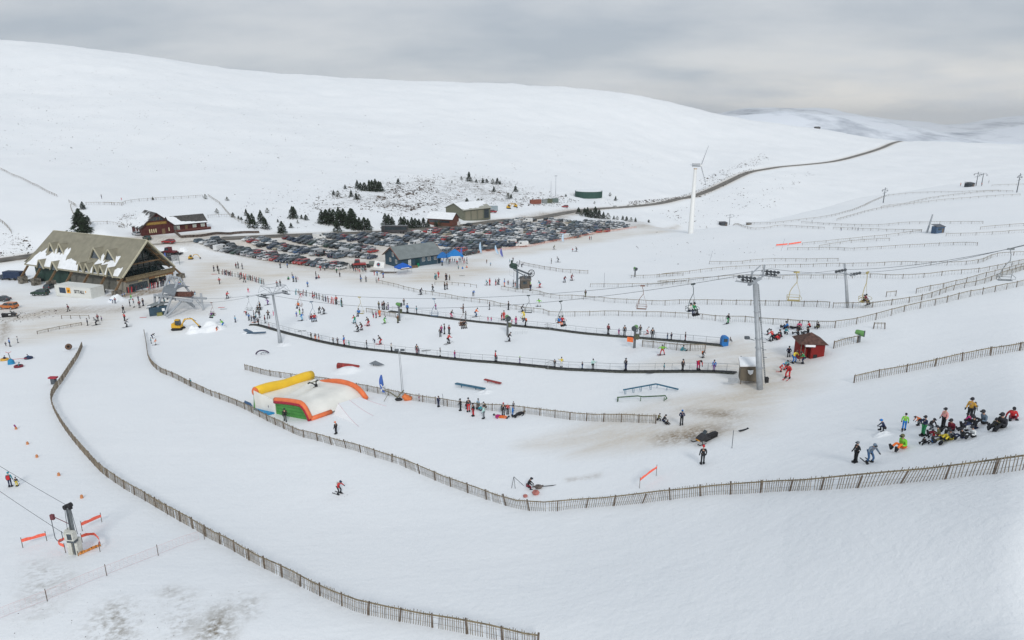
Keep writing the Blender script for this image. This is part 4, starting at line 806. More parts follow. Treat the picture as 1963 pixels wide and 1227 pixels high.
def gable(root, L, D, wh, rh, wm, rm, ridge='x', ov=.5, th=.16, bargeboard=None, x0=0, y0=0, name_wall="wall", z0=-.8):
    """house body: x along the front wall, y away from it; ridge along x or y"""
    q = MB()
    if ridge == 'x': q.prism([(y0,z0),(y0+D,z0),(y0+D,wh),(y0+D/2,wh+rh),(y0,wh)], x0, x0+L); q.v = [(b_, a, c) for a, b_, c in q.v]
    else: q.prism([(x0,z0),(x0+L,z0),(x0+L,wh),(x0+L/2,wh+rh),(x0,wh)], y0, y0+D)
    q.build(name_wall, wm, root)
    if ridge == 'x':
        k = rh/(D/2); zt = wh+rh+.05
        A = [(x0-ov,y0-ov,zt-k*(D/2+ov)),(x0+L+ov,y0-ov,zt-k*(D/2+ov)),(x0+L+ov,y0+D/2,zt),(x0-ov,y0+D/2,zt)]; B_ = [(x0+L+ov,y0+D+ov,zt-k*(D/2+ov)),(x0-ov,y0+D+ov,zt-k*(D/2+ov)),(x0-ov,y0+D/2,zt),(x0+L+ov,y0+D/2,zt)]
    else:
        k = rh/(L/2); zt = wh+rh+.05
        A = [(x0-ov,y0+D+ov,zt-k*(L/2+ov)),(x0-ov,y0-ov,zt-k*(L/2+ov)),(x0+L/2,y0-ov,zt),(x0+L/2,y0+D+ov,zt)]; B_ = [(x0+L+ov,y0-ov,zt-k*(L/2+ov)),(x0+L+ov,y0+D+ov,zt-k*(L/2+ov)),(x0+L/2,y0+D+ov,zt),(x0+L/2,y0-ov,zt)]
    q = MB(); q.slab(A, th); q.slab(B_, th); q.build("roof", rm, root)
    if bargeboard:
        q = MB()
        ends = [(x0-ov-.06, 0), (x0+L+ov+.06, 0)] if ridge == 'x' else [(y0-ov-.06, 0), (y0+D+ov+.06, 0)]
        for e_, _ in ends:
            if ridge == 'x':
                for s_ in (-1, 1): q.bar((e_, y0+D/2, zt+.02), (e_, y0+D/2+s_*(D/2+ov), zt-k*(D/2+ov)+.02), .10, .34, up=(1,0,0))
            else:
                for s_ in (-1, 1): q.bar((x0+L/2, e_, zt+.02), (x0+L/2+s_*(L/2+ov), e_, zt-k*(L/2+ov)+.02), .34, .10, up=(0,1,0))
        q.build("bargeboard", bargeboard, root)
    return A, B_, k, zt
def window(root, x, y, z, w_, h_, axis='x', pane=M_GLASS, frame=None, bars=1, name="window"):
    frame = frame or M_WHITE; q = MB(); t_ = .07
    def bx_(a0, a1, z0, z1, d): 
        if axis == 'x': q.box(x+a0, x+a1, y-d, y+.02, z+z0, z+z1)
        else: q.box(x-d, x+.02, y+a0, y+a1, z+z0, z+z1)
    bx_(-t_,w_+t_,-t_,0,.08); bx_(-t_,w_+t_,h_,h_+t_,.08); bx_(-t_,0,0,h_,.08); bx_(w_,w_+t_,0,h_,.08)
    for k in range(bars): c = w_*(k+1)/(bars+1); bx_(c-.03,c+.03,0,h_,.07)
    f = q.build(name, frame, root); q = MB(); bx_(0,w_,0,h_,.04); q.build("pane", pane, f); return f
def text(root, s, loc, size, m, rot, name="lettering", ext=.01, sx=1.0):
    c = bpy.data.curves.new(name, 'FONT'); c.body = s; c.size = size; c.extrude = ext; c.align_x = 'CENTER'; c.align_y = 'CENTER'
    tmp = bpy.data.objects.new("t", c); COL.objects.link(tmp); dg = bpy.context.evaluated_depsgraph_get(); me_ = bpy.data.meshes.new_from_object(tmp.evaluated_get(dg)); bpy.data.objects.remove(tmp)
    me_.materials.clear(); o = link(name, me_, m, root, loc); o.rotation_euler = rot; o.scale = (sx, 1, 1); return o

# big A-frame day lodge: local x = along the roof away from the open gable, local y = across the gable
M_LROOF = roof_mat("olive_grey_roof", (.235,.22,.165), .9); M_LTRIM = mat("cream_fascia", (.46,.43,.32), .7); M_LWALL = clad_mat("grey_lodge_cladding", (.15,.15,.13), 3); M_TIMB = mat("brown_timber", (.17,.11,.06), .8, var=.25)
M_GRN = mat("dark_green_wall", (.025,.055,.045), .7)
fl = Vector((-110.9, 189.8, 0)); dirL = Vector((-.905,.425,0)).normalized(); dirW = Vector((.425,.905,0)).normalized()
gz = HC - 47.3; LL, LW, EH, RH = 45.0, 17.5, 4.9, 9.4
lo = thing("ski_lodge", "large A frame lodge with patchy snow on its olive roof and an open glazed gable", "lodge", (fl.x, fl.y, gz), 0)
lo.matrix_world = Matrix(((dirL.x, dirW.x, 0, fl.x), (dirL.y, dirW.y, 0, fl.y), (0, 0, 1, gz), (0, 0, 0, 1)))
# matrix is left handed if x and y are swapped, so check and flip the cross axis
if lo.matrix_world.to_3x3().determinant() < 0:
    lo.matrix_world = Matrix(((-dirL.x, dirW.x, 0, fl.x), (-dirL.y, dirW.y, 0, fl.y), (0, 0, 1, gz), (0, 0, 0, 1))); SX = -1
else: SX = 1
kL = RH / (LW/2)
def lx(a): return a * SX       # a = metres back from the open gable
q = MB(); q.box(min(lx(3.5),lx(LL-2)), max(lx(3.5),lx(LL-2)), 2.2, LW-2.2, -1, EH+1.2); q.build("wall", M_LWALL, lo)
q = MB(); q.box(min(lx(27),lx(LL-1.5)), max(lx(27),lx(LL-1.5)), 1.9, 2.15, -1, EH+.6); q.build("rear_wall_panel", M_GRN, lo)
q = MB(); q.slab([(lx(0),0,EH),(lx(LL),0,EH),(lx(LL-3),LW/2,EH+RH),(lx(-1.0),LW/2,EH+RH)], .3*1 if SX>0 else -.3); q.slab([(lx(0),LW,EH),(lx(LL),LW,EH),(lx(LL-3),LW/2,EH+RH),(lx(-1.0),LW/2,EH+RH)], .3 if SX<0 else -.3)
q.slab([(lx(LL-3.4),.2+8.75,EH+RH-.6),(lx(LL+3.6),2.0,EH+.2),(lx(LL+3.6),LW-2,EH+.2),(lx(LL-3.4),LW/2+.1,EH+RH-.6)], .2); q.build("roof", M_LROOF, lo)
q = MB()
for s_ in (0, 1):
    a = Vector((lx(-.05), s_*LW, EH+.12)); b_ = Vector((lx(-1.06), LW/2, EH+RH+.14)); q.bar(a, b_, .35, .75, up=(1,0,0))
q.bar((lx(0),-.05,EH+.05), (lx(LL),-.05,EH+.05), .12, .3); q.bar((lx(-1.0),LW/2,EH+RH+.32), (lx(LL-3),LW/2,EH+RH+.32), .5, .1); q.build("fascia", M_LTRIM, lo)
# open gable: glazed screen set back, purlins, balcony and shop fronts
q = MB(); q.prism([(0.8,4.2),(LW-.8,4.2),(LW/2,EH+RH-.9)], 0, .1); q.v = [(lx(3.2)+b_*SX, a, c) for a, b_, c in q.v]; q.build("gable_glazing", mat("lodge_glass", (.015,.03,.033), .15, spec=.7, var=.6, scale=1.2), lo)
q = MB()
for k in range(1, 9): y = LW*k/9; zt_ = EH + kL*min(y, LW-y) - .9; q.bar((lx(3.05),y,4.1), (lx(3.05),y,max(4.3, zt_)), .12)
for z in (6.4, 8.8): hw = (EH+RH-.9-z)/kL; q.bar((lx(3.05),LW/2-hw,z), (lx(3.05),LW/2+hw,z), .14)
q.build("mullion", mat("dark_green_frame", (.03,.05,.045), .6), lo)
q = MB()
for f_ in (.3, .55, .8):
    for s_ in (0, 1): y = LW*s_ + (LW/2)*(1-2*s_)*f_; z = EH + RH*f_ - .45; q.bar((lx(-.3),y,z), (lx(3.1),y,z), .22, .3)
for s_ in (0, 1): q.bar((lx(1.6), s_*LW+(.5 if s_==0 else -.5), EH-.15), (lx(1.2), LW/2, EH+RH-.45), .3, .45, up=(1,0,0))
q.bar((lx(1.5),3.2,EH+2.9), (lx(1.5),LW-3.2,EH+2.9), .25, .4)
q.build("rafter", M_TIMB, lo)
q = MB(); q.box(min(lx(-.6),lx(3.5)), max(lx(-.6),lx(3.5)), .7, LW-.6, 3.55, 3.85); q.build("balcony_floor", M_TIMB, lo)
q = MB(); q.bar((lx(-.65),.7,4.3), (lx(-.65),LW-.6,4.3), .12, 1.1); q.bar((lx(-.8),.7,4.92), (lx(-.8),LW-.6,4.92), .3, .12); q.build("balcony_parapet", mat("weathered_deck_timber", (.19,.15,.09), .85, var=.3), lo)
q = MB(); q.box(min(lx(0),lx(3.6)), max(lx(0),lx(3.6)), .75, LW*.47, -1, 3.5); q.build("shop_front", mat("stone_grey_render", (.27,.25,.21), .85), lo)
q = MB(); q.box(min(lx(-.08),lx(0)), max(lx(-.08),lx(0)), 1.8, LW*.44, .2, 2.6); q.build("shop_window", M_GLASS, lo)
q = MB()
for k in range(9): y = 1.9+k*.65; q.bar((lx(-.12),y,.2), (lx(-.12),y,2.6), .05)
q.build("shop_window_bars", M_DSTEEL, lo)
q = MB(); q.box(min(lx(3.5),lx(3.7)), max(lx(3.5),lx(3.7)), LW*.47, LW-.9, -1, 3.5); q.build("shop_recess", M_GLASS, lo)
q = MB(); q.bar((lx(-.1),LW*.48,3.2), (lx(-.1),LW-.8,3.2), .12, .55); q.build("shop_sign_board", mat("tan_sign_board", (.34,.17,.07), .7), lo)
q = MB()
for y in (4.7, 5.4, 10.3, 11.1, 12.0, 12.8, 13.6): q.box(min(lx(-.22),lx(-.14)), max(lx(-.22),lx(-.14)), y, y+.6, 2.95, 3.25)
q.build("sign_lettering", mat("cream_lettering", (.62,.52,.30), .7), lo)
for y in (LW*.47, LW*.66, LW-.75): MB().box(min(lx(.2),lx(.6)), max(lx(.2),lx(.6)), y-.2, y+.2, -1, 3.55).build("pillar", mat("stone_grey_render", (.27,.25,.21)), lo)
M_STONE = mat("rubble_stone", (.17,.155,.13), .95, var=.55, scale=1.6, bump=.6)
for a in (.4, 7.6, 15, 22.5, 30, 37.5, 44):
    q = MB(); q.bar((lx(a),.4,EH-.1), (lx(a),-2.3,1.5), .35, .55); q.build("raking_strut", M_TIMB, lo)
    q = MB(); q.box(lx(a)-.8, lx(a)+.8, -3.0, -.9, -1, 1.7); q.build("stone_pier", M_STONE, lo)
q = MB(); q.bar((lx(.3),LW-.3,EH), (lx(.3),LW+2.2,2.2), .4, .5); q.build("raking_strut", M_TIMB, lo); MB().box(lx(.3)-.8, lx(.3)+.8, LW+1, LW+2.9, -1, 2.4).build("stone_pier", M_STONE, lo)
def dormer(a, f0, w_, h_, dep):   # small gabled dormer: a = metres back, f0 = height fraction on the near slope
    y = LW/2*f0; z = EH + RH*f0; q = MB(); y1 = y + dep
    def S_(p): return (lx(p[0]), p[1], p[2])
    zr_ = z + h_; yr = y + h_/kL + .1; 
    q.add([S_(p) for p in [(a-w_/2-.15,y-.5,z-.35),(a,y-.5,zr_),(a,yr,zr_),(a-w_/2-.15,y+.25,z-.15+kL*.15)]], [(0,1,2,3)]); q.add([S_(p) for p in [(a+w_/2+.15,y-.5,z-.35),(a,y-.5,zr_),(a,yr,zr_),(a+w_/2+.15,y+.25,z-.15+kL*.15)]], [(0,1,2,3)])
    d_ = q.build("dormer", M_LROOF, lo); md = d_.modifiers.new("s", 'SOLIDIFY'); md.thickness = .14
    q = MB(); q.bar(S_((a-w_/2-.15,y-.55,z-.35)), S_((a,y-.55,zr_+.02)), .14, .34, up=(0,1,0)); q.bar(S_((a+w_/2+.15,y-.55,z-.35)), S_((a,y-.55,zr_+.02)), .14, .34, up=(0,1,0)); q.build("dormer_fascia", M_LTRIM, d_)
    q = MB(); q.add([S_((a-w_/2,y-.3,z-.3)),S_((a+w_/2,y-.3,z-.3)),S_((a,y-.3,zr_-.15))], [(0,1,2)]); q.build("dormer_window", M_GLASS, d_)
for a, f0, w_, h_ in ((8.6,.40,5.0,3.3),(15.0,.40,5.0,3.3),(31.6,.44,3.0,2.9),(36.0,.44,3.0,2.9),(4.8,.02,2.6,2.5),(8.6,.04,2.4,2.6),(11.2,.04,2.4,2.6),(15.0,.04,2.4,2.6),(17.8,.04,2.4,2.6),(30.0,.0,3.2,2.4),(36.5,.0,3.2,2.4)): dormer(a, f0, w_, h_, 1)
snow_patch([(lx(0),-.02,EH+.3),(lx(LL),-.02,EH+.3),(lx(LL-3),LW/2,EH+RH+.3),(lx(-1),LW/2,EH+RH+.3)], [], "roof_snow", lo, 4, .50, 230, .05, .05, .62, hprof=[(0,-.4),(.025,-.1),(.04,.30),(.09,.30),(.11,.12),(.13,.62),(.17,.62),(.19,.50),(.24,.40),(.27,.66),(.31,.60),(.33,.18),(.38,.05),(.43,.30),(.5,.30),(.58,.40),(.62,.34),(.66,.68),(.70,.66),(.72,.45),(.8,.62),(.84,.40),(.90,.58),(.95,.38),(.985,.1),(1,-.3)])
MB().box(min(lx(26),lx(34)), max(lx(26),lx(34)), LW-1, LW+6, -1, 6.8).build("rear_annex", M_LTRIM, lo)

# frame on the ground: corner pixel, direction of the front wall in degrees
def frame(u, v, ang): p = P(u, v); return p, math.radians(ang)
# dark red pub with sign and snow roof
p, a = frame(273, 453, 36); M_RB = clad_mat("dark_red_boards", (.085,.022,.02), 3.5); M_SL = mat("dark_slate", (.075,.072,.068), .85, var=.35, scale=2)
ph = thing("timber_cafe", "dark red boarded building with long gold sign and snow covered left roof slope", "building", p, a + math.radians(8))
A_, B_, k_, zt_ = gable(ph, 11.6, 12, 3.2, 5.0, M_RB, M_SL, 'y', .55, bargeboard=mat("dark_barge", (.06,.04,.035)))
snow_patch([A_[0],A_[1],A_[2],A_[3]], [(.45,.40,.62,.50),(.15,.5,.4,.4)], "roof_snow", ph, 9, .60, 90, .2, .05, 1.3)
q = MB(); q.bar((1.8,-.1,4.4), (9.2,-.1,4.4), .1, 1.05); q.build("sign_board", mat("ochre_sign", (.22,.13,.035), .8), ph)
text(ph, "GLENLODGE CAFE", (5.5,-.17,4.4), .8, mat("gold_letters", (.45,.30,.07), .6), (math.pi/2, 0, 0), "sign_lettering", .02)
q = MB(); q.prism([(2.6,5.4),(8.6,5.4),(7.2,6.8),(4.0,6.8)], -.06, .05); w_ = q.build("window", M_GLASS, ph); q = MB(); 
for k in range(4): q.box(3.4+k*1.15, 3.5+k*1.15, -.12, -.06, 5.4, 6.8)
q.build("frame", M_TIMB, w_)
for k in range(4): window(ph, 2.6+k*.75, 0, .9, .38, 1.5, pane=mat("lit_cream_pane", (.62,.55,.34), .5), frame=M_RB, bars=0)
window(ph, 9.6, 0, 1.0, .35, 1.4, pane=MATS["lit_cream_pane"], frame=M_RB, bars=0); MB().box(7.2,8.3,-.06,.04,0,2.1).build("door", M_TIMB, ph)
for y in (3, 6.5): q = MB(); q.box(-.08,.02,y,y+.8,1.2,2.2); q.build("side_window", M_WHITE, ph)
wg = ph
A_, B_, k_, zt_ = gable(ph, 13.5, 8, 2.9, 2.7, M_RB, M_SL, 'x', .5, x0=11.6, y0=2.4, name_wall="wing_wall")
snow_patch([A_[0],A_[1],A_[2],A_[3]], [(.08,.3,.22,.7),(.5,.06,.5,.14),(.3,.14,.3,.2)], "wing_roof_snow", ph, 12, .45, 50, .2, .1, .5)
for x in (12.1, 13.5): window(ph, x, 2.4, .7, 1.0, 1.9, pane=mat("pale_curtained_pane", (.42,.45,.40), .4), bars=0)
window(ph, 19.6, 2.4, 1.2, 1.3, 1.0, pane=MATS["pale_curtained_pane"], bars=0); window(ph, 22.8, 2.4, 1.2, 1.4, 1.1, pane=MATS["pale_curtained_pane"], bars=0); MB().box(16.6,17.6,2.3,2.42,.3,2.3).build("wing_door", M_TIMB, ph)
q = MB(); q.box(11.4,25.9,.4,2.4,-.6,.3); q.build("deck", M_RB, ph); q = MB(); q.bar((11.4,.45,1.1), (25.9,.45,1.1), .08); q.bar((11.4,.45,.7), (25.9,.45,.7), .06, .5)
q.build("deck_rail", mat("red_brown_rail", (.12,.04,.03), .8), ph)

# blue ski school building
p, a = frame(768, 514.5, 38); M_BL = clad_mat("slate_blue_boards", (.038,.078,.11), 4, True); M_GR = roof_mat("green_grey_sheet_roof", (.19,.215,.215), 2.2)
bb = thing("ski_school_building", "slate blue timber building with green grey roof and white windows beside the car park", "building", p, a)
A_, B_, k_, zt_ = gable(bb, 15.5, 10.5, 3.3, 3.0, M_BL, M_GR, 'x', .7, bargeboard=mat("rust_barge", (.20,.08,.05)))
for x in (8.3, 10.5, 13.0): window(bb, x, 0, 1.4, .95, 1.15, bars=1)
window(bb, 3.0, 0, .3, .85, 2.1, pane=mat("white_door_glass", (.5,.53,.53), .3), bars=0, name="door"); q = MB(); q.box(5.6,7.3,-.04,.03,0,2.5); q.build("doorway", mat("dark_teal_recess", (.01,.045,.045), .8), bb)
for y, z, w_, h_ in ((2.3,1.3,1.0,1.1),(6.4,1.3,1.0,1.1),(4.4,3.3,.95,1.3)): window(bb, 0, y, z, w_, h_, axis='y', bars=1)
q = MB(); q.tube([(15.55,-.1,0),(15.55,-.1,3.2)], .05, 6); q.build("downpipe", M_BLK, bb)
q = MB(); q.box(-1.2,5.2,-2.6,-.1,-.3,.15); q.build("deck", M_TIMB, bb); q = MB(); q.box(-1.0,5.0,-2.6,-2.5,.15,.9); q.build("deck_rail", M_TIMB, bb)
o = thing("wheelie_bin", "small green wheelie bin in the dark doorway of the blue building", "bin", p + tang(0, 38)*6.3 + tang(0, -52)*.7); 
mbn = mat("bin_green", (.0,.22,.09), .5); MB().box(-.3,.3,-.3,.3,0,.95).build("bin_body", mbn, o); MB().box(-.34,.34,-.36,.34,.97,1.05).build("lid", mbn, o)

# maintenance shed behind the car park with a brown roofed cabin in front
p, a = frame(889, 423, 50); sh = thing("maintenance_shed", "large grey green workshop shed with snow on its low roof and vehicle bays", "shed", p, a - math.radians(8))
A_, B_, k_, zt_ = gable(sh, 19, 16, 5.6, 3.0, clad_mat("olive_sheeting", (.15,.155,.115), 3, True), roof_mat("pale_olive_roof", (.34,.34,.29), 1.5), 'x', .7)
snow_patch([A_[0],A_[1],A_[2],A_[3]], [(.3,.65,.5,.5),(.7,.8,.4,.3)], "roof_snow", sh, 3, .45, 50, .2, .05, .7)
for k in range(4): MB().box(1.2+k*4.4,4.6+k*4.4,-.06,.05,0,4.8).build("bay_door", mat("pale_bay_door", (.21,.20,.15), .7) if k < 3 else M_GLASS, sh)
p, a = frame(820, 429, -4); cb = thing("office_cabin", "low brown ended cabin with snowy roof in front of the workshop shed", "cabin", p, a + math.radians(-18))
A_, B_, k_, zt_ = gable(cb, 14, 7.5, 2.9, 2.6, mat("brown_gable_wall", (.13,.05,.035), .8), mat("slate", (.12,.12,.12)), 'x', .5)
snow_patch([A_[0],A_[1],A_[2],A_[3]], [(.5,.5,.9,.9)], "roof_snow", cb, 5, .1, 20, .2, .1, .3)
MB().box(1,12.5,-.06,.02,1.0,2.1).build("window_band", M_GLASS, cb)
# green water tank
p = P(1131, 381); s_ = ppm(p); r = thing("water_tank", "big round dark green water tank with a snow covered top", "tank", p); R_ = 26.5/s_; h_ = 12.5/s_
MB().tube([(0,R_,-1),(0,R_,h_)], R_, 40).build("tank_wall", clad_mat("tank_green", (.035,.085,.07), 2), r); MB().tube([(0,R_,h_),(0,R_,h_+.3)], [R_*.98,R_*.9], 40).build("snow_cap", M_SNOWP, r)
q = MB()
for z in (.25, .5, .75, 1.0): q.tube([(R_*math.cos(k*math.pi/20)*1.004, R_+R_*math.sin(k*math.pi/20)*1.004, h_*z) for k in range(40)], .09, 4, close=True)
q.build("hoop", MATS["tank_green"], r)
# containers in the yard
def container(label, u, v, L, ang, col, h=2.6, w_=2.4, name="container", raise_=0.0):
    p = P(u, v); r = thing(name, label, "container", p + Vector((0,0,raise_)), math.radians(ang)); cm = mat("white_container_paint", col, .6, var=.03, scale=.4) if raise_ else clad_mat("container_" + "_".join(str(int(c*100)) for c in col), col, 5, True)
    MB().box(0,L,0,w_,-.2,h).build("shell", cm, r); q = MB()
    for x in (0.04, L-.04):
        for y in (.04, w_-.04): q.box(x-.09,x+.09,y-.09,y+.09,-.25,h+.06)
    for z in (0, h): q.bar((0,0,z),(L,0,z),.16); q.bar((0,w_,z),(L,w_,z),.16); q.bar((0,0,z),(0,w_,z),.16); q.bar((L,0,z),(L,w_,z),.16)
    q.build("corner_frame", cm, r); q = MB()
    for y in (.5, .95, 1.45, 1.9): q.bar((L+.06,y,.15),(L+.06,y,h-.15),.05)
    q.build("door_bar", cm, r); return r
container("rust red shipping container in the yard below the water tank", 1018, 391, 7.5, 20, (.22,.075,.05)); container("grey container between the red and the green one in the yard", 1041, 390, 3.2, 20, (.22,.24,.24)); container("dark olive container in the yard", 1048, 389, 4.2, 16, (.10,.11,.07)); container("grey green container at the right end of the yard row", 1059, 388, 4.5, 14, (.12,.16,.15))
container("pale blue grey site container beside the workshop shed", 941, 404, 4.2, 10, (.28,.34,.37))
# white cabin container below the lodge, with lettering and an orange panel
WC = P(109, 570); WD = P(178, 576.5); dd = WD - WC; wa = heading(dd)
r = container("long white container with dark panel, orange sign and lettering below the lodge", 108.5, 568, 13.2, math.degrees(wa) + 3, (.62,.63,.60), h=3.0, w_=4.2, name="white_container", raise_=.3)
q = MB(); q.box(1.6,3.9,-.08,-.03,.9,2.45); q.build("dark_panel", mat("navy_panel", (.03,.05,.085), .5), r); q = MB(); q.box(4.3,5.7,-.08,-.03,1.0,2.6); q.build("orange_sign", mat("amber_sign", (.80,.36,.03), .6), r)
q = MB(); q.tube([(4.75,-.1,1.55),(5.0,-.1,1.35),(5.25,-.1,1.6),(5.3,-.1,2.0)], .09, 5); q.bar((4.8,-.1,1.75),(5.3,-.1,1.95),.12); q.build("emblem", M_BLK, r)
text(r, "SITTALL", (9.0,-.09,1.6), 1.35, M_BLK, (math.pi/2, 0, 0), "lettering", .02, .78); q = MB(); q.box(11.3,11.5,-.1,-.04,1.6,2.1); q.build("logo_mark", MATS["amber_sign"], r)
# blue grey shed at the chairlift station
p = P(287, 607); r = thing("ticket_shed", "blue grey shed with tilted snowy roof beside the chairlift station", "shed", p, math.radians(24)); mm = clad_mat("shed_blue_grey", (.045,.085,.12), 5, True)
q = MB(); q.prism([(0,-.3),(4.0,-.3),(4.0,2.5),(0,2.1)], 0, 2.6); q.build("wall", mm, r); q = MB(); q.slab([(-.4,-.4,2.12),(2.2,-.4,2.9),(2.2,3,2.9),(-.4,3,2.12)], .1); q.slab([(2.2,-.4,2.9),(4.4,-.4,2.45),(4.4,3,2.45),(2.2,3,2.9)], .1); q.build("roof", mat("shed_roof_grey", (.20,.22,.22), .7), r)
snow_patch([(-.4,-.4,2.2),(4.4,-.4,2.55),(4.4,3,2.6),(-.4,3,2.25)], [(.1,.15,.2,.3),(.75,.2,.3,.3)], "roof_snow", r, 2, .4, 20, .12, .1, .5)
MB().box(2.9,3.5,-.05,.02,1.1,1.8).build("window", M_SNOWP, r); MB().box(1.7,2.9,-.9,-.15,-.1,.9).build("storage_box", mat("olive_box", (.22,.22,.08), .7), r)
# snow mound at the lodge corner is ground; rail booth, huts
p = P(1388, 663); r = thing("operator_booth", "bright blue rounded booth at the top end of the upper conveyor", "booth", p, math.radians(5)); r.scale = (.78,.78,.82); mb_ = mat("booth_blue", (.02,.15,.42), .45)
q = MB(); q.prism([(-.62,0),(.62,0),(.62,1.5),(.5,1.75),(.25,1.88),(-.25,1.88),(-.5,1.75),(-.62,1.5)], -.5, .5); q.build("shell", mb_, r); MB().box(-.35,.35,-.56,-.50,.9,1.45).build("window", M_GLASS, r); q = MB(); q.bar((.7,-.4,0),(1.6,-.4,.1),.05); q.bar((.7,-.4,.9),(1.3,-.4,.9),.04); q.build("side_rail", M_STEEL, r)
p = P(1434, 733); r = thing("timber_hut", "weathered timber hut on stilts with a snow loaded roof beside the big tower", "hut", p + Vector((0,0,.5)), math.radians(-12)); mh = clad_mat("grey_weathered_boards", (.17,.145,.11), 5)
q = MB(); q.prism([(-1.05,-.1),(.95,-.1),(1.05,1.75),(-1.05,1.55)], -.7, .9); q.build("wall", mh, r); q = MB(); q.slab([(-1.2,-.9,1.6),(1.15,-.9,1.8),(1.15,1.1,2.15),(-1.2,1.1,2.0)], .09); q.build("roof", M_POST, r)
MB().slab([(-1.2,-.95,1.72),(1.17,-.95,1.92),(1.17,1.1,2.27),(-1.2,1.1,2.12)], .18).build("roof_snow", M_SNOWP, r); q = MB(); q.prism([(-.3,1.3),(.35,1.35),(.3,.95),(.05,.75),(-.2,.95)], -.85, -.72); q.build("hanging_snow", M_SNOWP, r)
for x in (-.9, .85): MB().bar((x,-.5,-.9),(x,-.5,.0),.1).build("stilt", M_POST, r)
q = MB(); q.box(-1.2,-.1,-1.0,-.95,-.8,-.2); q.v=[(x-1.2,y,z+.45) for x,y,z in q.v]; q.build("grey_ramp_panel", M_STEEL, r)
p = P(1551, 684); r = thing("red_hut", "small dark red timber hut with open porch and brown pyramid roof", "hut", p, math.radians(-6)); mr_ = clad_mat("barn_red_boards", (.24,.02,.018), 5)
q = MB(); q.box(-1.35,1.45,-.2,1.9,-.5,2.0); q.build("wall", mr_, r); q = MB(); q.box(-.2,1.45,-1.0,-.2,-.5,2.0); q.build("front_bay", mr_, r)
q = MB(); c0 = (0.05,.4,3.15); cs = [(-1.75,-1.3,2.0),(1.8,-1.3,2.0),(1.8,2.2,2.0),(-1.75,2.2,2.0)]; q.add(cs+[c0], [(0,1,4),(1,2,4),(2,3,4),(3,0,4),(3,2,1,0)]); q.build("roof", mat("brown_felt_roof", (.10,.055,.045), .9, var=.3), r)
for x in (-1.45, -.95): MB().bar((x,-1.05,-.4),(x,-1.05,2.0),.09).build("porch_post", M_POST, r)
MB().box(-1.0,.2,-1.25,-.9,1.7,1.98).build("snow_ledge", M_SNOWP, r); MB().box(.15,.6,-1.06,-.99,.1,.65).build("hatch", M_BLK, r)
# wind turbine
p = P(1324, 447); zt2 = p.y*math.cos(PITCH)+(HC-p.z)*math.sin(PITCH); s_ = ppm(p); hh = (Q(1331, 316, zt2) - p).z; MTB = mat('blade_shade_grey', (.42,.44,.46), .5, var=.03)  # shadow side of the white blades put into this grey; nacelle shares it
r = thing("wind_turbine", "white single wind turbine on the crest in front of the far snowy valley", "wind turbine", p); MT = mat("turbine_white", (.72,.73,.72), .45, var=.03)
MB().tube([(0,0,-8),(0,0,0),(0,0,hh*.97)], [5.9/s_,5.2/s_,2.9/s_], 20).build("tower", MT, r, smooth_=True); q = MB(); q.tube([(0,0,hh*.955),(0,0,hh*.965)], 3.2/s_, 20); q.build("yaw_ring", mat("rusty_ring", (.45,.28,.12), .8), r)
q = MB(); q.bar((-6/s_,0,hh+.4), (8/s_,0,hh+.4), 5/s_, 6/s_); q.build("nacelle", MTB, r); hub = Vector((9.0/s_,-1.0,hh+.2)); MB().ball(hub, 2.2/s_).build("hub", MT, r)
for dx_, dz in ((11,36),(12,-36),(-21,1.5)):
    tip = hub + Vector((dx_/s_, -.2, dz/s_)); ax = (tip-hub).normalized(); wv = ax.cross(Vector((0,1,0))).normalized(); q = MB(); n = 8; vs = []
    for k in range(n+1): f_ = k/n; c = hub.lerp(tip, f_); w_ = (1.5 if k else .8)*(1-f_*.75)/s_*1.7; vs += [c-wv*w_*.5, c+Vector((0,-.2,0)), c+wv*w_*.5, c+Vector((0,.2,0))]
    q.add(vs, [(k*4+j, k*4+(j+1)%4, k*4+4+(j+1)%4, k*4+4+j) for k in range(n) for j in range(4)]); q.build("blade", MTB, r)
# masts behind
for lb, u, v, h in (("left of two thin radio masts above the containers", 1056, 378, 30), ("right of two thin radio masts, with a small crossbar", 1065, 376, 38)):
    p = P(u, v); s_ = ppm(p); r = thing("radio_mast", lb, "mast", p); MB().tube([(0,0,-.3),(0,0,h/s_)], [.22,.12], 6).build("mast_pole", M_STEEL, r)
    if h > 35: q = MB(); q.bar((-2.6/s_,0,h/s_), (2.6/s_,0,h/s_), .3); q.build("crossbar", M_DSTEEL, r)
# ------------------------------------------------------------------ snow park: airbag, ramps, rails
ab = P(600, 803); s0 = ppm(ab); zb = ab.y*math.cos(PITCH)+(HC-ab.z)*math.sin(PITCH)
def G(x, y): return P(440 + x/4.72, 660 + y/4.72)          # ground point from the airbag crop
def gup(x, y, xt, yt):                                      # height of a point seen at (xt,yt) standing over ground point (x,y)
    p = G(x, y); return (y - yt) / 4.72 / ppm(p) / math.cos(PITCH*1.45)
r = thing("landing_airbag", "big inflatable landing airbag with yellow bolster, orange rims and green side", "airbag", ab)
M_AW = mat("airbag_cream", (.74,.73,.68), .6, var=.06, scale=.5, bump=.15); M_AY = mat("airbag_yellow", (.80,.50,.03), .45, var=.06, scale=.5); M_AO = mat("airbag_orange", (.72,.17,.06), .5, var=.1, scale=.8); M_AG = mat("airbag_green", (.07,.27,.06), .5, var=.15, scale=.8); M_AR = mat("airbag_crimson", (.35,.02,.04), .5)
NL, NR = G(425, 630) - ab, G(735, 690) - ab                # near side: back-left and front-right feet
FR = G(1240, 512) - ab; BL = G(240, 590) - ab; BR = BL + (FR - NR) * 1.05
BR.z = ground_z(BR.x + ab.x, BR.y + ab.y) - ab.z
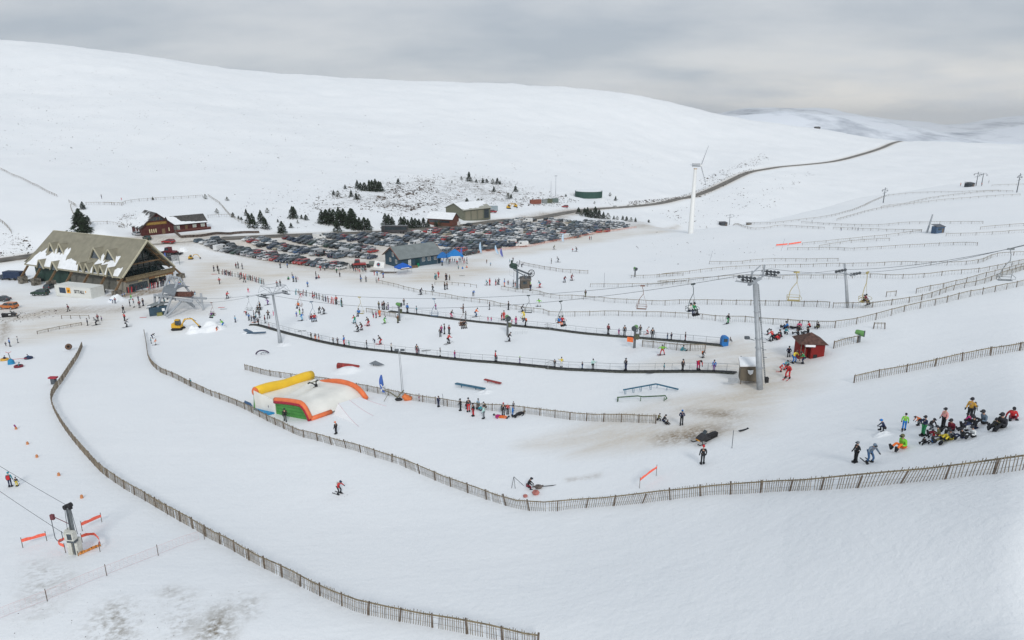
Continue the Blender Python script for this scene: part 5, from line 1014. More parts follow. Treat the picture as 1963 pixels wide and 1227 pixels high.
hN, hB = 2.3, 3.1
def prof(t): return hN * (.94 + .10 * math.sin(t * math.pi * .85)) * (1 - max(0, (t - .74) / .26) ** 2 * .93)   # near rim height: t 0 back to 1 front
def quadg(a, b_, c, d, n=28, m=24, zf=None):               # a-b near side, d-c far side
    vs = []; fs = []
    for i in range(n+1):
        for j in range(m+1): s_ = i/n; t_ = j/m; p = a.lerp(b_, s_).lerp(d.lerp(c, s_), t_); vs.append(p + Vector((0,0,zf(s_, t_))))
    for i in range(n):
        for j in range(m): fs.append((i*(m+1)+j, (i+1)*(m+1)+j, (i+1)*(m+1)+j+1, i*(m+1)+j+1))
    return vs, fs
def topz(s_, t_):
    z = hN * (.90 - .10*math.sin(math.pi*t_)) * (1 - max(0, (s_-.66)/.34)**1.7*.88) + .10*math.sin(s_*9+t_*3)*.35 + .35*math.exp(-((s_-.35)/.12)**2-((t_-.62)/.18)**2) - .35*math.exp(-((s_-.12)/.12)**2-((t_-.5)/.3)**2); return max(.12, z)
q = MB(); vs, fs = quadg(NL, NR, FR, BR, zf=topz); q.add(vs, fs); base_l = quadg(NL, NR, FR, BR, 1, 1, lambda a, b_: -.2)[0]
q.build("landing_surface", M_AW, r, smooth_=True)
back = BL - NL                                             # extra depth behind the near green wall, up to the bolster
def sl(s_, t_): return (hN*.82 + (hB - hN*.80) * (1 - s_)) 

q = MB(); q.slab([BL+Vector((0,0,-.2)), NL+Vector((0,0,-.2)), NL+Vector((0,0,hN*.85)), BL+Vector((0,0,hB*.95))], .1); q.build("rear_side_sheet", M_AW, r)
pts = [NL.lerp(NR, t_) for t_ in [k/16 for k in range(17)]]; q = MB(); vs = []
for k, p in enumerate(pts): vs += [p+Vector((0,0,-.3)), p+Vector((0,0,prof(k/16)-.1))]
nn = (NR-NL).cross(Vector((0,0,1))).normalized()*-.12; q.add(vs+[v_+nn for v_ in vs], [(2*k,2*k+2,2*k+3,2*k+1) for k in range(16)]+[(34+2*k,34+2*k+1,34+2*k+3,34+2*k+2) for k in range(16)]); q.build("green_side_wall", M_AG, r)
for k in range(3): q = MB(); z = .45+.45*k; q.tube([NL.lerp(NR, .02)+Vector((0,0,z))-nn*.2, NL.lerp(NR, .9-.03*k)+Vector((0,0,z))-nn*.2], .02, 6); q.build("green_seam", mat("airbag_dark_green", (.03,.15,.04), .5), r)
rim = [NL.lerp(NR, k/16)+Vector((0,0,prof(k/16))) for k in range(16)] + [NR+Vector((0,0,.25))]
MB().tube(rim, .34, 12).build("near_rim", M_AO, r, smooth_=True); out_n = -nn.normalized()*.22 if nn.y > 0 else nn.normalized()*.22
MB().tube([p+Vector((0,0,-.26))+Vector((-.02,-.18,0)) for p in rim[:-1]]+[NR+Vector((-.1,-.15,0))], .26, 8).build("crimson_trim", M_AR, r, smooth_=True)
BRx = BR.lerp(FR, .12); rim2 = [BRx.lerp(FR, k/14)+Vector((0,0,1.15*hN*(.62+.28*math.sin(min(1,k/14*1.3)*math.pi*.8))*(1-max(0,(k/14-.72)/.28)**2*.85))) for k in range(15)]
MB().tube(rim2, .38, 12).build("far_rim", M_AO, r, smooth_=True); MB().tube([NR+Vector((0,0,.22)), NR.lerp(FR,.35)+Vector((0,0,.25))], .32, 10).build("front_rim", M_AO, r, smooth_=True); MB().tube([FR+Vector((0,0,.2)), FR.lerp(NR,.18)+Vector((0,0,.2))], .27, 10).build("front_rim", M_AO, r, smooth_=True)
yl0 = BL+Vector((0,0,hB)); yl1 = yl0 + (G(760,300)-G(240,430))*1.0; zA = zb
zz0 = 0
a_ = Q(440+235/4.72, 660+430/4.72, ppm and (FPX/ppm(BL+ab)+.5)) - ab; b_ = Q(440+742/4.72, 660+283/4.72, FPX/ppm(BR+back*.6+ab)) - ab
MB().tube([a_.lerp(b_, k/10)+Vector((0,0,.12*math.sin(k*.9))) for k in range(11)], .74, 18).build("yellow_bolster", M_AY, r, smooth_=True)
q = MB(); vs = []; fs = []; n_, m_ = 12, 16
for i in range(n_+1):
    for j in range(m_+1):
        s_ = i/n_; t_ = j/m_; e0 = a_.lerp(b_, t_) - Vector((0,0,.35)); e1 = NL.lerp(BR, t_); z1 = e1.z + topz(0, t_); p_ = e0.lerp(e1, s_); p_.z = e0.z*(1-s_) + z1*s_ - .45*math.sin(math.pi*s_)*(.6+.4*math.sin(t_*7)); vs.append(p_)
for i in range(n_):
    for j in range(m_): fs.append((i*(m_+1)+j, (i+1)*(m_+1)+j, (i+1)*(m_+1)+j+1, i*(m_+1)+j+1))
q.add(vs, fs); q.build("rear_slope", M_AW, r, smooth_=True)
dirb = (b_-a_).normalized(); MB().tube([a_-dirb*.22, a_-dirb*.02], [.58,.75], 18).build("bolster_cap", M_AO, r, smooth_=True)
MB().tube([BL+Vector((0,0,-.2)), a_+Vector((.05,0,-.4))], [.34,.34], 10).build("green_corner_post", M_AG, r, smooth_=True)
mt_ = G(310,610); o = MB().slab([G(222,592)+Vector((0,0,.05)), G(350,645)+Vector((0,0,.05)), G(440,622)+Vector((0,0,.05)), G(300,572)+Vector((0,0,.05))], .18).build("crash_mat", mat("bright_blue_mat", (.01,.25,.52), .5)); tag(o, "bright blue crash mat on the snow at the foot of the airbag", "mat")
o = MB().slab([G(140,575)+Vector((0,0,.7)), G(215,605)+Vector((0,0,.7)), G(200,590)+Vector((0,0,1.0)), G(150,568)+Vector((0,0,1.0))], .12).build("blue_cushion", mat("slate_blue_mat", (.04,.10,.20), .6)); tag(o, "dull blue padded cushion lying over the long fence beside the airbag", "cushion")
# snow kicker in front of the airbag
k0, k1, k2 = G(925,640), G(1170,745), G(1420,560); tpL, tpR = None, None
kz = zb*1.0; T1 = Q(440+985/4.72, 660+535/4.72, FPX/ppm(k0)+.3); T2 = Q(440+1180/4.72, 660+478/4.72, FPX/ppm(G(1230,520))); k3 = G(1225,525)
q = MB(); n = 14; vs = []; 
for i in range(n+1):
    f_ = i/n; lt = T1.lerp(k1, f_); rt = T2.lerp(k2, f_); h1 = (T1.z-k0.z)*(1-f_)**1.6; h2 = (T2.z-k3.z)*(1-f_)**1.6; gl = k0.lerp(k1, f_); gr = k3.lerp(k2, f_)
    lt = Vector((T1.x+(k1.x-T1.x)*f_, T1.y+(k1.y-T1.y)*f_, k0.z+(k1.z-k0.z)*f_+h1)); rt = Vector((T2.x+(k2.x-T2.x)*f_, T2.y+(k2.y-T2.y)*f_, k3.z+(k2.z-k3.z)*f_+h2))
    vs += [gl+Vector((0,0,-.4)), lt, lt.lerp(rt,.5)+Vector((0,0,.03)), rt, gr+Vector((.6,.6,-.4))]
fs = [(i*5+j, (i+1)*5+j, (i+1)*5+j+1, i*5+j+1) for i in range(n) for j in range(4)] + [(0,1,2,3,4)]
q.add(vs, fs); o = q.build("snow_kicker", gm); tag(o, "steep snow kicker with blue painted edge lines in front of the airbag", "snow ramp")
q = MB(); 
for i in range(n): 
    for c in (1, 2, 3): a, b_ = Vector(vs[i*5+c])+Vector((0,0,.02)), Vector(vs[(i+1)*5+c])+Vector((0,0,.02)); q.bar(a, b_, .03)
q.build("edge_line", mat("faint_dye_line", (.62,.42,.45), .8), o)
# park features
def feature(name, label, cat, build, u, v): p = P(u, v); r_ = thing(name, label, cat, p); build(r_, p); return r_
def lp(p, u, v, dz=0): w_ = P(u, v) - p; return w_ + Vector((0,0,dz))
M_RED = mat("worn_red_plastic", (.30,.045,.04), .6, var=.3); M_RB2 = mat("worn_blue_paint", (.03,.12,.19), .55, var=.2); M_GN2 = mat("worn_green_paint", (.07,.13,.07), .6, var=.25)
def f1(r_, p):
    q = MB(); a = lp(p,648,706,.45); b_ = lp(p,688,706,.15); q.tube([a, a.lerp(b_,.5)+Vector((0,0,.05)), b_], [.55,.5,.4], 14); q.build("pipe", M_RED, r_, smooth_=True)
feature("wall_ride", "thick worn red pipe feature on a snow mound behind the airbag", "snow park feature", f1, 666, 705)
def f2(r_, p):
    q = MB(); q.slab([lp(p,708,701,.35), lp(p,724,703,.25), lp(p,737,702,.2), lp(p,720,697,.5)], .08); q.build("board", mat("grey_ramp_board", (.17,.19,.21), .7), r_); q = MB(); q.bar(lp(p,716,701), lp(p,716,701,.35), .1); q.build("support", M_DSTEEL, r_)
feature("ramp_board", "grey flat board feature lying right of the worn red pipe", "snow park feature", f2, 722, 702)
def boxf(u0, v0, u1, v1, w_, m, h0=.5, h1=.3):
    def f_(r_, p):
        a = lp(p,u0,v0,h0); b_ = lp(p,u1,v1,h1); q = MB(); q.bar(a, b_, w_, .16); q.build("deck", m, r_)
        for t_ in (.2, .7): c = a.lerp(b_, t_); MB().bar(c, c-Vector((0,0,.6)), .12).build("leg", m, r_)
    return f_
feature("grind_box", "long blue grind box on the snow behind the waiting group", "snow park feature", boxf(874,741,929,749,.5,M_RB2), 900, 745)
feature("grind_box", "shorter red grind box beyond the blue one", "snow park feature", boxf(929,732,960,737,.4,M_RED,.4,.2), 944, 734)
def f3(r_, p):
    q = MB(); a, m_, b_ = lp(p,1194,758,.75), lp(p,1257,749,.9), lp(p,1300,750,.25); q.bar(a, m_, .22, .12); q.bar(m_, b_, .22, .12); q.build("rail", M_RB2, r_)
    for t_ in (.03,.28,.5,.8): c = a.lerp(m_, t_); q = MB(); q.tube([c, c+Vector((.12,0,-.6)), c+Vector((.25,0,-.6)), c+Vector((.22,0,0))], .035, 5); q.build("leg", M_RB2, r_)
    for t_ in (.05,.5): c = m_.lerp(b_, t_); MB().bar(c, c-Vector((0,0,.5)), .06).build("leg", M_RB2, r_)
feature("grind_rail", "blue kinked grind rail on many thin legs", "snow park feature", f3, 1245, 757)
def f4(r_, p):
    q = MB(); pts = [lp(p,1184,771,.1), lp(p,1183,769,.5), lp(p,1222,767,.55), lp(p,1232,768,.5), lp(p,1275,766,.5), lp(p,1278,768,.3), lp(p,1275,769,.2)]; q.tube(pts, .08, 7); q.build("rail", M_GN2, r_, smooth_=True)
    for u in (1185, 1228, 1273): a = lp(p,u,769,.5); MB().bar(a, a-Vector((0,0,.6)), .08).build("leg", M_GN2, r_)
feature("grind_rail", "green low double bent rail in front of the blue kinked rail", "snow park feature", f4, 1230, 770)
def f5(r_, p):
    s_ = ppm(p+r_.location*0); c = Vector((0,0,0)); W_ = 13.5/s_
    pts = [Vector((-W_*math.cos(a), 0, W_*.72*math.sin(a)-.1)) for a in [math.pi*(.06+k*.78/12) for k in range(13)]]; MB().tube(pts, .13, 6).build("arch", mat("purple_black_tube", (.05,.03,.07), .5), r_)
    q = MB(); q.tube([(p_.x*.55+.3, 0, p_.z*.62) for p_ in pts], .04, 5)
    for k in (3,6,9): q.bar((pts[k].x*.55+.3,0,pts[k].z*.62), (pts[k].x*.25,0,-.1), .035)
    q.build("support", M_DSTEEL, r_)
feature("rainbow_rail", "curved dark arch rail rising from the snow left of the slim tower's foot", "snow park feature", f5, 504, 680)
def f6(r_, p):
    q = MB(); q.bar(lp(p,474,640,.15), lp(p,509,640,.35), .5, .22); q.bar(lp(p,470,636,.5), lp(p,482,640,.3), .8, .2); q.build("deck", mat("grey_blue_plastic", (.06,.11,.17), .5), r_)
feature("grind_box", "low grey blue box feature half buried below the queue", "snow park feature", f6, 490, 641)
# feather flag with saltire
def flag(label, u, v, hpx, col, wpx=8, lean=0, cross=False, group=None):
    p = P(u, v); s_ = ppm(p); h = hpx/s_; w_ = wpx/s_; r_ = thing("feather_flag", label, "flag", p, 0, group); m = mat("flag_" + "_".join(str(int(c*100)) for c in col), col, .7, var=.1)
    q = MB(); q.tube([(lean*h,0,h*1.0) if k == 9 else (lean*h*(k/9), 0, h*k/9) for k in range(10)], .03, 5); q.build("flag_pole", M_DSTEEL, r_)
    q = MB(); n = 10; vs = []
    for k in range(n+1): f_ = k/n; z = h*(.12+.88*f_); ww = w_*(1-.25*(1-f_))*math.sin(math.pi*min(1, .22+f_*.70)); yy = .08*math.sin(f_*5); vs += [(lean*z,yy,z),(lean*z-ww,yy+.1,z-.08*ww)]
    q.add(vs, [(2*k,2*k+1,2*k+3,2*k+2) for k in range(n)]); s2 = q.build("flag_cloth", m, r_); md = s2.modifiers.new("s", 'SOLIDIFY'); md.thickness = .015
    if cross:
        q = MB(); zc_ = h*.36; hw = w_*.8
        for a, b_ in (((-.02,zc_-.55),(-hw,zc_+.55)), ((-.02,zc_+.55),(-hw,zc_-.55))): q.bar((a[0],-.06,a[1]), (b_[0],-.06,b_[1]), .14, .02, up=(0,1,0))
        q.build("white_cross", M_WHITE, r_)
    return r_
flag("blue feather flag with a white diagonal cross beside the airbag", 739, 757, 41, (.06,.14,.45), 10, -.12, True)
GF = "pale blue and violet feather flags along the orange net"
for i, (u, v, h, c, l, lb) in enumerate(((888,497,22,(.10,.14,.45),-.1,"violet blue feather flag at the right end of the blue tents"),(924,487,23,(.42,.58,.74),-.1,"pale blue feather flag, leftmost one along the orange net"),(957,489,19,(.42,.58,.74),-.35,"pale blue feather flag leaning left, beside a violet one"),(965,494,18,(.12,.14,.40),-.2,"violet feather flag beside the leaning pale one"),(1081,465,17,(.50,.64,.78),-.05,"pale blue feather flag near the middle of the orange net"))): flag(lb, u, v, h, c, 5, l, group=GF)
for u, v, h, c, lb in ((312,500,20,(.42,.46,.66),"pale violet feather flag just right of the lodge roof edge"),(322,506,22,(.10,.16,.45),"blue feather flag right of the lodge gable"),(302,494,16,(.05,.08,.25),"dark blue feather flag half hidden behind the lodge gable")): flag(lb, u, v, h, c, 6, -.1)
# leaning floodlight masts with the tilted machine and orange tub at their foot
p = P(771, 757); s_ = ppm(p); r = thing("floodlight_mast", "tall thin double floodlight mast beside the blue feather flag", "light mast", p); h = 90/s_
q = MB(); q.tube([(0,0,-.3),(-.1,0,h*.5),(-.22,0,h)], [.06,.05,.04], 6); q.tube([(.22,0,-.3),(.1,0,h*.5),(-.05,0,h*.98)], [.04,.04,.03], 6); q.build("mast", M_STEEL, r)
for x in (-.5, .35): q = MB(); q.box(-.3,.3,-.15,.15,-.12,.12); q.v = [(a+x,b_,c+h+.05) for a,b_,c in q.v]; q.build("floodlight", M_DSTEEL, r)
p = P(763, 768); r = thing("tilted_machine", "olive jib of a parked machine leaning at the mast foot", "machine", p); q = MB(); q.bar((.9,0,1.6),(-.1,0,.5),.14); q.bar((-.1,0,.5),(-1.1,0,1.3),.12); q.bar((-1.1,0,1.3),(-2.1,.3,1.5),.10); q.bar((-1.3,0,1.1),(-2.0,-.3,.0),.06); q.build("jib", mat("olive_drab", (.14,.13,.08), .7), r); q = MB(); q.ball((.1,0,.2), .5, sc=(1.2,.7,.5)); q.build("engine", M_BLK, r)
p = P(780, 767); r = thing("plastic_tub", "split orange plastic tub lying against the fence", "tub", p); q = MB(); q.tube([(-.5,0,.75),(-.1,0,.35),(.75,0,.25)], [.35,.5,.3], 12); q.build("tub_shell", mat("tub_orange", (.62,.17,.05), .6), r)
# blue tents
def tent(label, u, v, wpx, hpx, col, ang=10, legs=True, ratio=1.0, white=False):
    p = P(u, v); s_ = ppm(p); w_ = wpx/s_; h = hpx/s_; e_ = h*.62; r_ = thing("gazebo_tent", label, "tent", p, math.radians(ang)); m = mat("tent_" + "_".join(str(int(c*100)) for c in col), col, .6, var=.08); d = w_*.7
    q = MB(); cs = [(-w_/2,-d/2,e_),(w_/2,-d/2,e_),(w_/2,d/2,e_),(-w_/2,d/2,e_)]; k1_ = [(a*.45,b_*.45,e_+(h-e_)*.62) for a,b_,_ in cs]; q.add(cs+k1_+[(0,0,h)], [(i,(i+1)%4,4+(i+1)%4,4+i) for i in range(4)]+[(4+i,4+(i+1)%4,8) for i in range(4)])
    lw_ = [(a,b_,e_-.3) for a,b_,_ in cs]; q.add(cs+lw_, [(i,(i+1)%4,4+(i+1)%4,4+i) for i in range(4)]); o_ = q.build("canopy", m, r_)
    if white: q = MB(); q.box(-w_*.3,w_*.3,-d/2-.03,-d/2-.01,e_-.25,e_-.05); q.build("valance_print", M_WHITE, r_)
    for x, y, _ in cs: MB().bar((x*.97,y*.97,-.2),(x*.97,y*.97,e_),.06).build("leg", M_STEEL, r_)
    if not legs: q = MB(); q.box(-w_*.48,w_*.48,d*.45,d*.47,0,e_); q.build("back_curtain", m, r_)
    return r_
tent("small blue pop up tent at the right end of the blue building", 849, 507, 22, 25, (.01,.12,.36), 5); tent("larger bright blue tent beside the small one, crowd in front", 872, 508, 31, 31, (.01,.16,.45), 12, True, white=True)
tent("blue parasol tent with white edging in front of the blue building", 773, 524, 28, 21, (.01,.10,.45), 35, white=True)
q = P(728, 513); r = thing("painted_banner", "white banner with a blue and red target ring left of the blue building", "banner", q, math.radians(-8)); b2 = MB(); b2.slab([(-2.2,0,0),(1.6,-.3,-.1),(1.6,.5,1.7),(-1.7,.5,2.3)], .05); b2.build("sheet", M_WHITE, r)
for rr_, mm_, nm_ in ((.62,M_RB2,"outer_ring"),(.34,M_RED,"inner_disc")): b2 = MB(); c = Vector((-.4,.1,1.0)); nv = Vector((0,-.93,.35)).normalized(); b2.tube([c+nv*(.1 if rr_>.5 else .13), c+nv*(.12 if rr_>.5 else .15)], rr_, 18); b2.build(nm_, mm_, r)
q = P(706, 512); r = thing("round_gas_tank", "dull grey round tank behind the painted banner", "tank", q); MB().tube([(0,1.5,.8),(1.8,1.8,.8)], .9, 14).build("tank_shell", mat("tank_grey", (.14,.16,.15), .6), r)
for lb, u, v, L_, an in (("dark pallet stack and planks left of the blue building's deck", 722, 521, 4.0, 0), ("long plank lying in the snow before the blue building", 745, 524, 5, 8)):
    p = P(u, v); q = MB(); rr_ = random.Random(int(u)); 
    for k in range(6): z = .1+.08*k; q.bar((-L_/2+rr_.uniform(-.4,.4),rr_.uniform(-.6,.6),z), (L_/2+rr_.uniform(-.4,.4),rr_.uniform(-.6,.6),z), .2, .08)
    o = q.build("timber_pile", M_POST, None, p, math.radians(an)); tag(o, lb, "timber pile")
# tubing carousel, tubes, orange buoys
p = P(22, 698); r = thing("tubing_carousel", "blue tubing carousel post with three spreading arms", "carousel", p); mb2 = mat("carousel_blue", (.02,.22,.42), .5)
q = MB(); q.tube([(0,0,-.1),(0,0,.7),(0,0,1.0)], [.62,.5,.25], 10); q.build("base", mb2, r); MB().tube([(0,0,1.0),(-.15,0,2.2)], .07, 6).build("post", M_DSTEEL, r); q = MB(); q.bar((-.15,0,2.2),(-.9,.3,2.3),.06); q.bar((-.15,0,2.2),(.3,.2,2.4),.06); q.build("top_arm", mat("red_arm", (.5,.06,.05), .6), r); MB().bar((0,0,.9),(2.5,.8,.9),.06).build("arm", MATS["red_arm"], r)
def ring(label, u, v, R_, c1, tilt=0, rider=None):
    p = P(u, v); r_ = thing("snow_tube", label, "snow tube", p); q = MB(); q.tube([(R_*math.cos(a),R_*math.sin(a),.22) for a in [k*math.pi/10 for k in range(20)]], .22, 8, close=True); o_ = q.build("ring", mat("tube_" + c1, CC[c1], .5), r_, smooth_=True); q = MB(); q.tube([(0,0,.1),(0,0,.14)], R_*.8, 16); q.build("seat_sheet", M_BLK, r_)
    if tilt: r_.rotation_euler = (math.radians(tilt), 0, .5); r_.location.z += .8
    return r_
TUB = [ring("yellow striped snow tube with a rider left of the carousel", 9, 691, .52, "mustard"), ring("dark blue snow tube with a rider right of the carousel", 55, 688, .55, "navy"), ring("dark red snow tube with a rider in front of the carousel", 36, 704, .55, "maroon")]
t_ = ring("tan snow tube standing on edge by the fence top", 133, 672, .42, "brown", 70); 
p = P(104, 736); r = thing("gate_stand", "dark stand with red cushions beside the fence bend", "stand", p); q = MB(); q.box(-.35,.35,-.3,.3,-.1,1.0); q.build("frame", M_DSTEEL, r); q = MB(); q.box(-.65,.65,-.35,.35,1.02,1.25); q.build("red_cushion", mat("red_cushion", (.35,.03,.05), .7), r)
GB = "orange foam markers down the left edge of the tubing slope"
for i, (u, v, lb) in enumerate(((31,823,"tallest orange foam marker with a purple cap"),(53,852,"second orange foam marker from the top of the line"),(71,877,"middle orange foam marker of the line"),(113,912,"orange foam marker above the pulley, second from the bottom"),(157,955,"orange foam marker just right of the pulley"))):
    p = P(u, v); r = thing("foam_marker", lb, "marker", p, 0, GB); r.scale = (.78,)*3; q = MB(); q.tube([(0,0,-.1),(0,0,.4),(-.02,0,.5)], [.2,.17,.08], 9); q.build("foam_body", mat("marker_orange", (.55,.23,.10), .7), r)
    if i == 0: q = MB(); q.tube([(0,0,.4),(-.2,0,.85)], .12, 8); q.build("marker_cap", mat("cap_purple", (.25,.03,.15), .7), r)
    MB().slab([(-.42,-.05,.02),(-.1,-.15,.02),(-.05,.12,.02),(-.38,.2,.02)], .05).build("base_plate", M_WHITE, r)
# tripod and odds and ends at the lower kicker
p = P(985, 933); r = thing("tripod_winch", "thin black tripod frame with trailing lines near the crouching person", "tripod", p)
for x, y in ((-.22,-.3),(.15,-.5),(1.1,.0)): MB().bar((0,0,1.1),(x,y,0),.035).build("leg", M_BLK, r)
MB().bar((.15,-.5,0),(1.1,0,0),.02).build("brace", M_BLK, r)
p = P(1032, 937); r = thing("snow_tool", "small engine powered winch with a long dark pole lying on the snow", "winch", p); q = MB(); q.ball((0,0,.22), .3, sc=(1.4,.9,.8)); q.bar((-.6,0,.2),(.5,0,.35),.1); q.build("engine", mat("dirty_engine", (.13,.11,.10), .7, var=.4), r); q = MB(); q.bar((.3,0,.25),(2.4,.3,.3),.06); q.bar((2.2,.3,.3),(2.9,.1,.15),.04); q.build("pole", M_BLK, r)
for lb, u, v, L_ in (("faded red cloth bundle on the snow below the winch", 1027, 948, .35), ("smaller red scrap left of the faded bundle", 1007, 953, .22)): p = P(u, v); o = MB().ball((0,0,L_*.6), L_, sc=(1.1,.8,.8)).build("cloth_bundle", mat("faded_red_cloth", (.42,.16,.14), .8, var=.3), None, p); tag(o, lb, "bundle")
# snow clumps on the near pistes and heaps by the excavator
def heap(label, u, v, rx_px, h, seed, ry=None):
    p = P(u, v); R_ = rx_px / ppm(p); ry = ry or R_*.8; n = 22; q = MB(); vs = []; 
    for i in range(n+1):
        for j in range(n+1):
            x = (i/n*2-1); y = (j/n*2-1); d = math.hypot(x, y); z = h*max(0, 1-d*d)**1.4*(.8+.6*mnoise.noise(Vector((x*2.0+seed, y*2.0, seed))))+.08*mnoise.noise(Vector((x*8,y*8,seed)))*(1-min(1,d))
            vs.append((x*R_, y*ry, z + ground_z(p.x+x*R_, p.y+y*ry) - p.z - .04))
    q.add(vs, [(i*(n+1)+j, (i+1)*(n+1)+j, (i+1)*(n+1)+j+1, i*(n+1)+j+1) for i in range(n) for j in range(n)]); o = q.build("snow_heap", gm, None, p, smooth_=True); tag(o, label, "snow heap"); return o
heap("rounded dirty snow heap at the lodge corner beside the white container", 223, 576, 16, 2.0, 3, 2.6); heap("tall loose snow heap under the excavator bucket", 372, 637, 18, 1.6, 5); heap("long rough snow heap right of the excavator", 405, 632, 30, 2.0, 8); heap("small snow heap behind the red snow groomer near the lodge", 352, 480, 9, 1.6, 11)
heap("smooth snow mound carrying the worn red pipe", 668, 710, 36, .7, 13); heap("rough snow bank before the far end of the blue box", 930, 752, 20, .3, 15); heap("snow bank hiding the base of the slim lattice tower", 546, 661, 18, .4, 19); heap("snow bank around the low grey blue box", 486, 636, 26, .5, 21)
heap("low snow ridge beside the blue hatted child on the right slope", 1692, 834, 22, .3, 23)
# ------------------------------------------------------------------ conifers and heather
M_NEEDLE = mat("conifer_needles", (.022,.036,.020), .9, var=.6, scale=.9); M_NEEDLE2 = mat("pine_needles_olive", (.055,.060,.028), .9, var=.6, scale=.9); M_BARK = mat("conifer_bark", (.07,.05,.035), .95)
def make_crown(seed, h, r_, nleaf, shape=1.0, gap=0):
    rn = random.Random(seed); q = MB(); z0 = h*.06
    tiers = int(7 + h*1.1)
    for k in range(nleaf):
        f_ = rn.random()**.8; ti = (f_*tiers) % 1; z = z0 + (h-z0)*f_; rad = r_*(1-f_)**shape*(.75+.35*ti)*(1+.25*math.sin(seed+f_*9)); a = rn.uniform(0, 2*math.pi)
        if gap and mnoise.noise(Vector((math.cos(a)*2+seed, math.sin(a)*2, z*.9))) < -.12: continue
        rr = rad*math.sqrt(rn.uniform(.12, 1)); c = Vector((rr*math.cos(a), rr*math.sin(a), z - rr*.25)); s_ = rn.uniform(.16,.34)*(.6+.5*(1-f_)); o_ = Vector((math.cos(a), math.sin(a), -.25)); t_ = Vector((-math.sin(a), math.cos(a), rn.uniform(-.4,.4)))
        q.add([c-t_*s_*.6, c+o_*s_*1.3, c+t_*s_*.6, c+Vector((0,0,s_*.6))], [(0,1,2),(0,2,3),(1,2,3),(0,1,3)])
    q.bar((0,0,h*.85),(0,0,h*1.02),.05); return q.mesh("crown")
CROWNS = [make_crown(i, 4.5, 1.35+.15*(i%3), 620, .9) for i in range(4)] + [make_crown(10+i, 4.0, 1.5, 380, .55, 1) for i in range(3)]
for i, c in enumerate(CROWNS): c.materials.append(M_NEEDLE if i < 4 else M_NEEDLE2)
tm = MB().tube([(0,0,-.4),(0,0,1.5),(0,0,3.9)], [.13,.10,.03], 6); tm.bar((0,0,1.2),(.6,.2,1.5),.05); tm.bar((0,0,1.8),(-.5,.3,2.1),.05); TRUNK = tm.mesh("trunk"); TRUNK.materials.append(M_BARK)
def tree(u, v, hpx, kind, label, group, sx=1.0):
    p = P(u, v); h = hpx / ppm(p) / .97; r = thing("conifer_tree", label, "tree", p, random.uniform(0, 6.28), group); k = h / (4.6 if kind < 4 else 4.1); r.scale = (k*sx, k*sx, k)
    o = bpy.data.objects.new("crown", CROWNS[kind]); COL.objects.link(o); o.parent = r; o = bpy.data.objects.new("trunk", TRUNK); COL.objects.link(o); o.parent = r
TREES = [
 ("on the bank left of the car park", "young conifers on the bank above the car park", px(Z2A,[(1345,640),(1460,650),(1610,690),(1705,555),(1690,640),(1285,530),(1475,505),(1825,570),(1785,560),(1310,600),(1420,600),(1165,545),(1112,395)]), [26,20,22,22,9,12,9,10,8,18,24,9,7]),
 ("in the dense clumps behind the car park", "dense dark conifers behind the car park", px(Z3A,[(20,455),(270,500),(310,510),(345,500),(380,520),(410,580),(440,520),(480,520),(520,545),(548,545),(575,565),(610,560),(655,570),(690,560),(300,470),(420,470),(465,470),(535,500)]), [20,22,26,25,28,22,26,24,24,34,24,22,24,20,16,22,20,26]),
 ("beside and right of the coach", "dark conifers beside the coach", px(Z3A,[(845,525),(875,525),(905,525),(985,535),(1015,545),(1050,550),(1085,550),(1115,548),(1150,545),(1190,545),(1230,540),(1300,545),(1330,540)]), [22,20,16,18,20,16,20,18,16,18,14,12,12]),
 ("high on the open hillside", "conifer clump standing high on the hillside", px(Z3A,[(590,190),(620,205),(655,210),(700,205),(725,215),(755,215),(785,215),(800,210),(375,250),(415,265),(535,265),(580,290),(605,290),(480,195),(960,150)]), [15,14,15,18,20,22,18,16,9,11,12,12,10,8,10]),
 ("on the speckled bank above the workshop", "small conifers on the speckled bank", px(Z4A,[(185,220),(310,235),(345,232),(400,245),(440,245),(465,248),(115,205),(250,230),(410,315),(540,380),(565,375),(605,315),(270,430),(300,445),(165,420),(30,235)]), [17,9,7,10,11,7,6,6,10,11,8,11,11,13,10,5]),
 ("between the water tank and car park end", "dark conifers in front of the road below the tank", px(Z4A,[(1200,535),(1255,540),(1285,545),(1325,550),(1360,555),(1400,560),(1440,565),(1230,520),(1495,565),(1525,568),(1575,570),(1610,580),(1650,585),(1690,588),(1810,595),(1460,355),(1510,395),(1060,358),(1320,425),(1175,515)]), [10,17,14,20,16,13,12,12,7,7,8,9,8,8,6,7,8,5,5,12]),
 ("behind the big lodge", "tall dark conifers behind the lodge", px(Z1A,[(700,250),(735,290),(770,300),(720,210),(750,95),(800,230),(760,310)]), [22,40,26,24,14,16,26]),
 ("around the corner fence near the brown building", "small shrubby conifers by the corner fence", px(Z2A,[(915,380),(1215,560),(1240,570),(1020,510),(440,390),(1570,590),(1750,600)]), [9,6,6,9,6,6,6]),
]
ORD = ["small", "slender", "bushy", "broad", "dense", "ragged"]
def cardinal(n):
    o_ = ["first","second","third","fourth","fifth","sixth","seventh","eighth","ninth","tenth","eleventh","twelfth","thirteenth","fourteenth","fifteenth","sixteenth","seventeenth","eighteenth","nineteenth"]
    if n <= 19: return o_[n-1]
    t_ = {2:"twenty",3:"thirty",4:"forty",5:"fifty",6:"sixty"}[n//10]; return t_ + ("-" + o_[n%10-1] if n%10 else "th").replace("tyth", "tieth")
